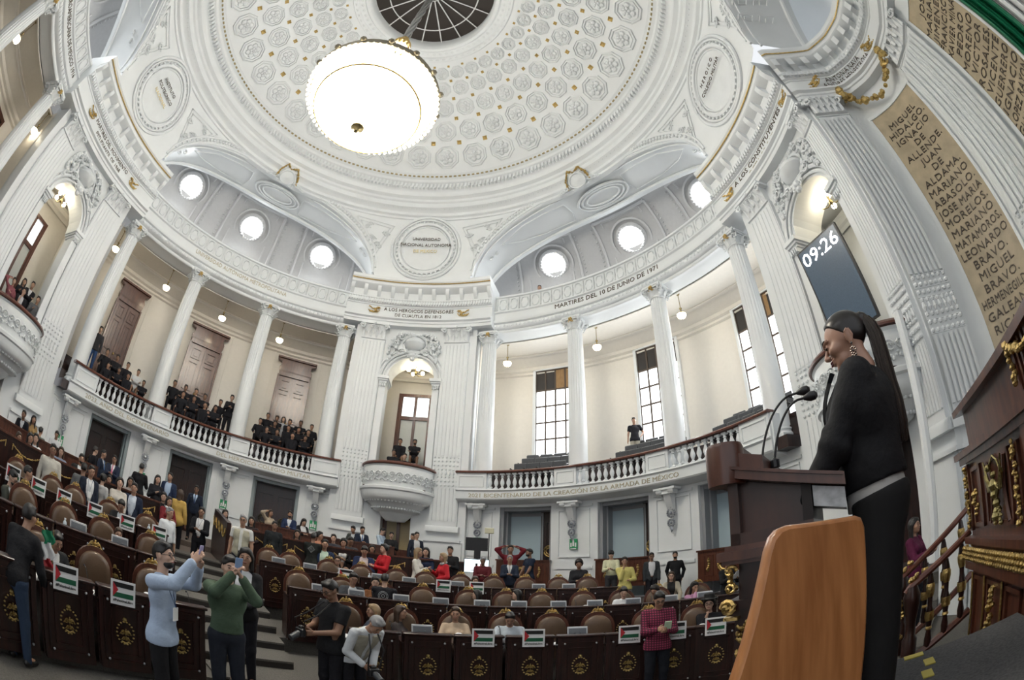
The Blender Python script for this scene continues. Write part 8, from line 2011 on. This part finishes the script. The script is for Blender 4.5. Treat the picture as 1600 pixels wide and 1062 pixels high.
for s in (-1, 1):
    arm(f, J, s, .022, .93, k=.025); e_ = J['el', s]; f.cap(J['sh', s]-np.array([s*.02, 0, -.01]), J['sh', s]*.6+e_*.4, .066, .064, k=.03)
    for kk, (t0_, t1_) in enumerate(((.35, .42), (.6, .66), (.85, .9))): pass
for k in range(9):                           # cloth folds at elbow and waist
    s = 1 if k % 2 else -1; e_ = J['el', s]; dd = np.array([.02*math.cos(k), .02*math.sin(k*2.), .03*(k-4)*.5]); f.cap(e_+dd*.8+np.array([s*.03, -.03, 0]), e_+dd*.8+np.array([s*.01, .03, .02]), .019, .016, k=.03)
nk = J['neck']+Rt@np.array([0, 0, .035]); nn_ = Rt@np.array([0, -.5, 1.]); nn_ /= np.linalg.norm(nn_)
f.clip(lambda Pt: (Pt-nk)@nn_, (J['neck']-.2, J['neck']+.2)); zb_ = J['pel'][2]+.035
f.clip(lambda Pt: zb_-.12*np.clip(Pt[..., 1], -.2, .2)-Pt[..., 2])
f.clip(lambda Pt: np.where((Pt[..., 1] > .03) & (Pt[..., 2] > ch_[2]-.02), np.clip((Pt[..., 2]-ch_[2]+.02)*.38, 0, .07)-np.abs(Pt[..., 0]), -1.))
solid('blazer', f, BLK, W)
b = MB()
for s in (-1, 1):                            # lapels
    G = []
    for t in np.linspace(0, 1, 8):
        z = .19-.23*t; y = .075+.085*math.sin(min(1, t*1.3)*1.57); G.append([ch_+Rt@np.array([s*(.070*(1-t)+.004), y+.012, z]), ch_+Rt@np.array([s*(.070*(1-t)+.030*(1-t)+.018), y+.020, z+.006]), ch_+Rt@np.array([s*(.070*(1-t)+.062*math.sin(t*2.6+.4)), y+.004, z+.0])])
    b.grid(np.array(G)); b.grid(np.array(G)-np.array([0, .004, 0]))
b.obj('lapel', BLK, W)
b = MB(); b.sphere(ch_+np.array([.0, .205, -.06]), .008, 8, 5); b.sphere(J['belly']+np.array([.0, .185, .05]), .008, 8, 5); b.obj('button', BLACKM, W)
f = Fld(np.array([lo[0], lo[1], J['pel'][2]-.15]), hi, .009); torso(f, J, hs, .014, low=False); f.cap(J['belly'], J['pel']+np.array([0, .0, -.06]), .152, .168, k=.05, flat=((0, 1, 0), .86)); f.clip(lambda Pt: (J['pel'][2]-.035-.17*np.clip(Pt[..., 1], -.3, .3))-Pt[..., 2]); f.clip(lambda Pt: (Pt-nk)@nn_+.015, (J['neck']-.2, J['neck']+.2)); solid('blouse', f, mat('pale_grey_blouse', (.50, .49, .47), .7, bump=.1, bscale=40), W)
f = Fld(np.array([lo[0], lo[1], 0.]), np.array([hi[0], hi[1], J['pel'][2]+.16]), .011); legs(f, J, hs, .022); f.cap(J['pel']+np.array([-.05, -.005, -.03]), J['pel']+np.array([.05, -.005, -.03]), .134, k=.05, flat=((0, 1, 0), .92))
for s in (-1, 1): f.cap(J['hip', s]+np.array([0, -.045, .01]), J['hip', s]+np.array([0, -.03, -.06]), .078, .074, k=.05); f.cap(J['hip', s]-np.array([0, 0, .1]), J['an', s], .080, .062, k=.03)
pz = J['pel'][2]+.0; f.clip(lambda Pt: Pt[..., 2]-pz+.17*Pt[..., 1]); f.clip(lambda Pt: .04-Pt[..., 2]); solid('trousers', f, mat('black_trouser_cloth', (.006, .006, .007), .85), W)
for s in (-1, 1):
    f = Fld(np.minimum(J['an', s], J['toe', s])-.09, np.maximum(J['an', s], J['toe', s])+.1, .01); f.cap(J['an', s]-np.array([0, .03, .05]), J['toe', s], .040, .032, k=.02); f.cap(J['an', s]-np.array([0, .0, .03]), J['an', s], .044, k=.02); f.clip(lambda Pt: .002-Pt[..., 2]); solid('shoe', f, mat('shoe_black', (.012, .011, .01), .3), W)
# ================================================================== camera, world, lamps
cd = bpy.data.cameras.new('camera'); cam = bpy.data.objects.new('camera', cd); COL.objects.link(cam); sc.camera = cam
cd.type = 'PANO'; cd.sensor_width = 36; cd.sensor_fit = 'HORIZONTAL'
cd.panorama_type = 'FISHEYE_EQUISOLID'; cd.fisheye_lens = 709.0705/1600*36; cd.fisheye_fov = math.pi
cd.clip_start = .02; cd.clip_end = 200
_y, _p, _r = .0322513, .4936936, .0346408
fw = np.array([math.sin(_y)*math.cos(_p), math.cos(_y)*math.cos(_p), math.sin(_p)])
rt0 = np.array([math.cos(_y), -math.sin(_y), 0]); up0 = np.cross(rt0, fw)
r2 = math.cos(_r)*rt0+math.sin(_r)*up0; u2 = -math.sin(_r)*rt0+math.cos(_r)*up0
M = np.eye(4); M[:3, 0] = r2; M[:3, 1] = u2; M[:3, 2] = -fw; M[:3, 3] = (3.475264, -5.759935, 2.134277)
cam.matrix_world = Matrix(M.tolist())
w = bpy.data.worlds.new('world'); sc.world = w; w.use_nodes = True
w.node_tree.nodes['Background'].inputs[0].default_value = (.93, .96, 1, 1)
w.node_tree.nodes['Background'].inputs[1].default_value = .38
def lamp(name, typ, loc, energy, size=1., col=(1, 1, 1), aim=None, **kw):
    l = bpy.data.lights.new(name, typ); l.energy = energy; l.color = col
    if typ == 'AREA':
        l.shape = 'DISK'; l.size = size
    else: l.shadow_soft_size = size
    o = bpy.data.objects.new(name, l); COL.objects.link(o); o.location = loc
    if aim is not None: o.rotation_euler = (Vector(aim)-Vector(loc)).to_track_quat('-Z', 'Y').to_euler()
    return o
lamp('chandelier_light', 'POINT', (0, 0, 11.0), 640, .5, (1, .985, .96))
lamp('chandelier_uplight', 'POINT', (0, 0, 13.4), 260, .3, (1, .98, .95))
for a in (26.1, 45.5, 64.6):
    lamp('window_light', 'AREA', tuple(P(a, 13.4, 8.2)), 50, 1.6, (.95, .98, 1), aim=tuple(P(a, 0, 6)))
for q in (-135, -45, 45):
    for o_ in (-18.2, -.2, 18.0):
        lamp('oculus_light', 'AREA', tuple(P(q+o_, 13.1, 15.8)), 22, .8, (.96, .99, 1), aim=tuple(P(q+o_, 4, 6)))
sc.view_settings.view_transform = 'Standard'; sc.view_settings.look = 'None'; sc.view_settings.gamma = 1; sc.view_settings.use_curve_mapping = False
sc.view_settings.exposure = 1.34
sc.cycles.max_bounces = 6; sc.cycles.diffuse_bounces = 4; sc.cycles.glossy_bounces = 3
sc.cycles.sample_clamp_indirect = 6
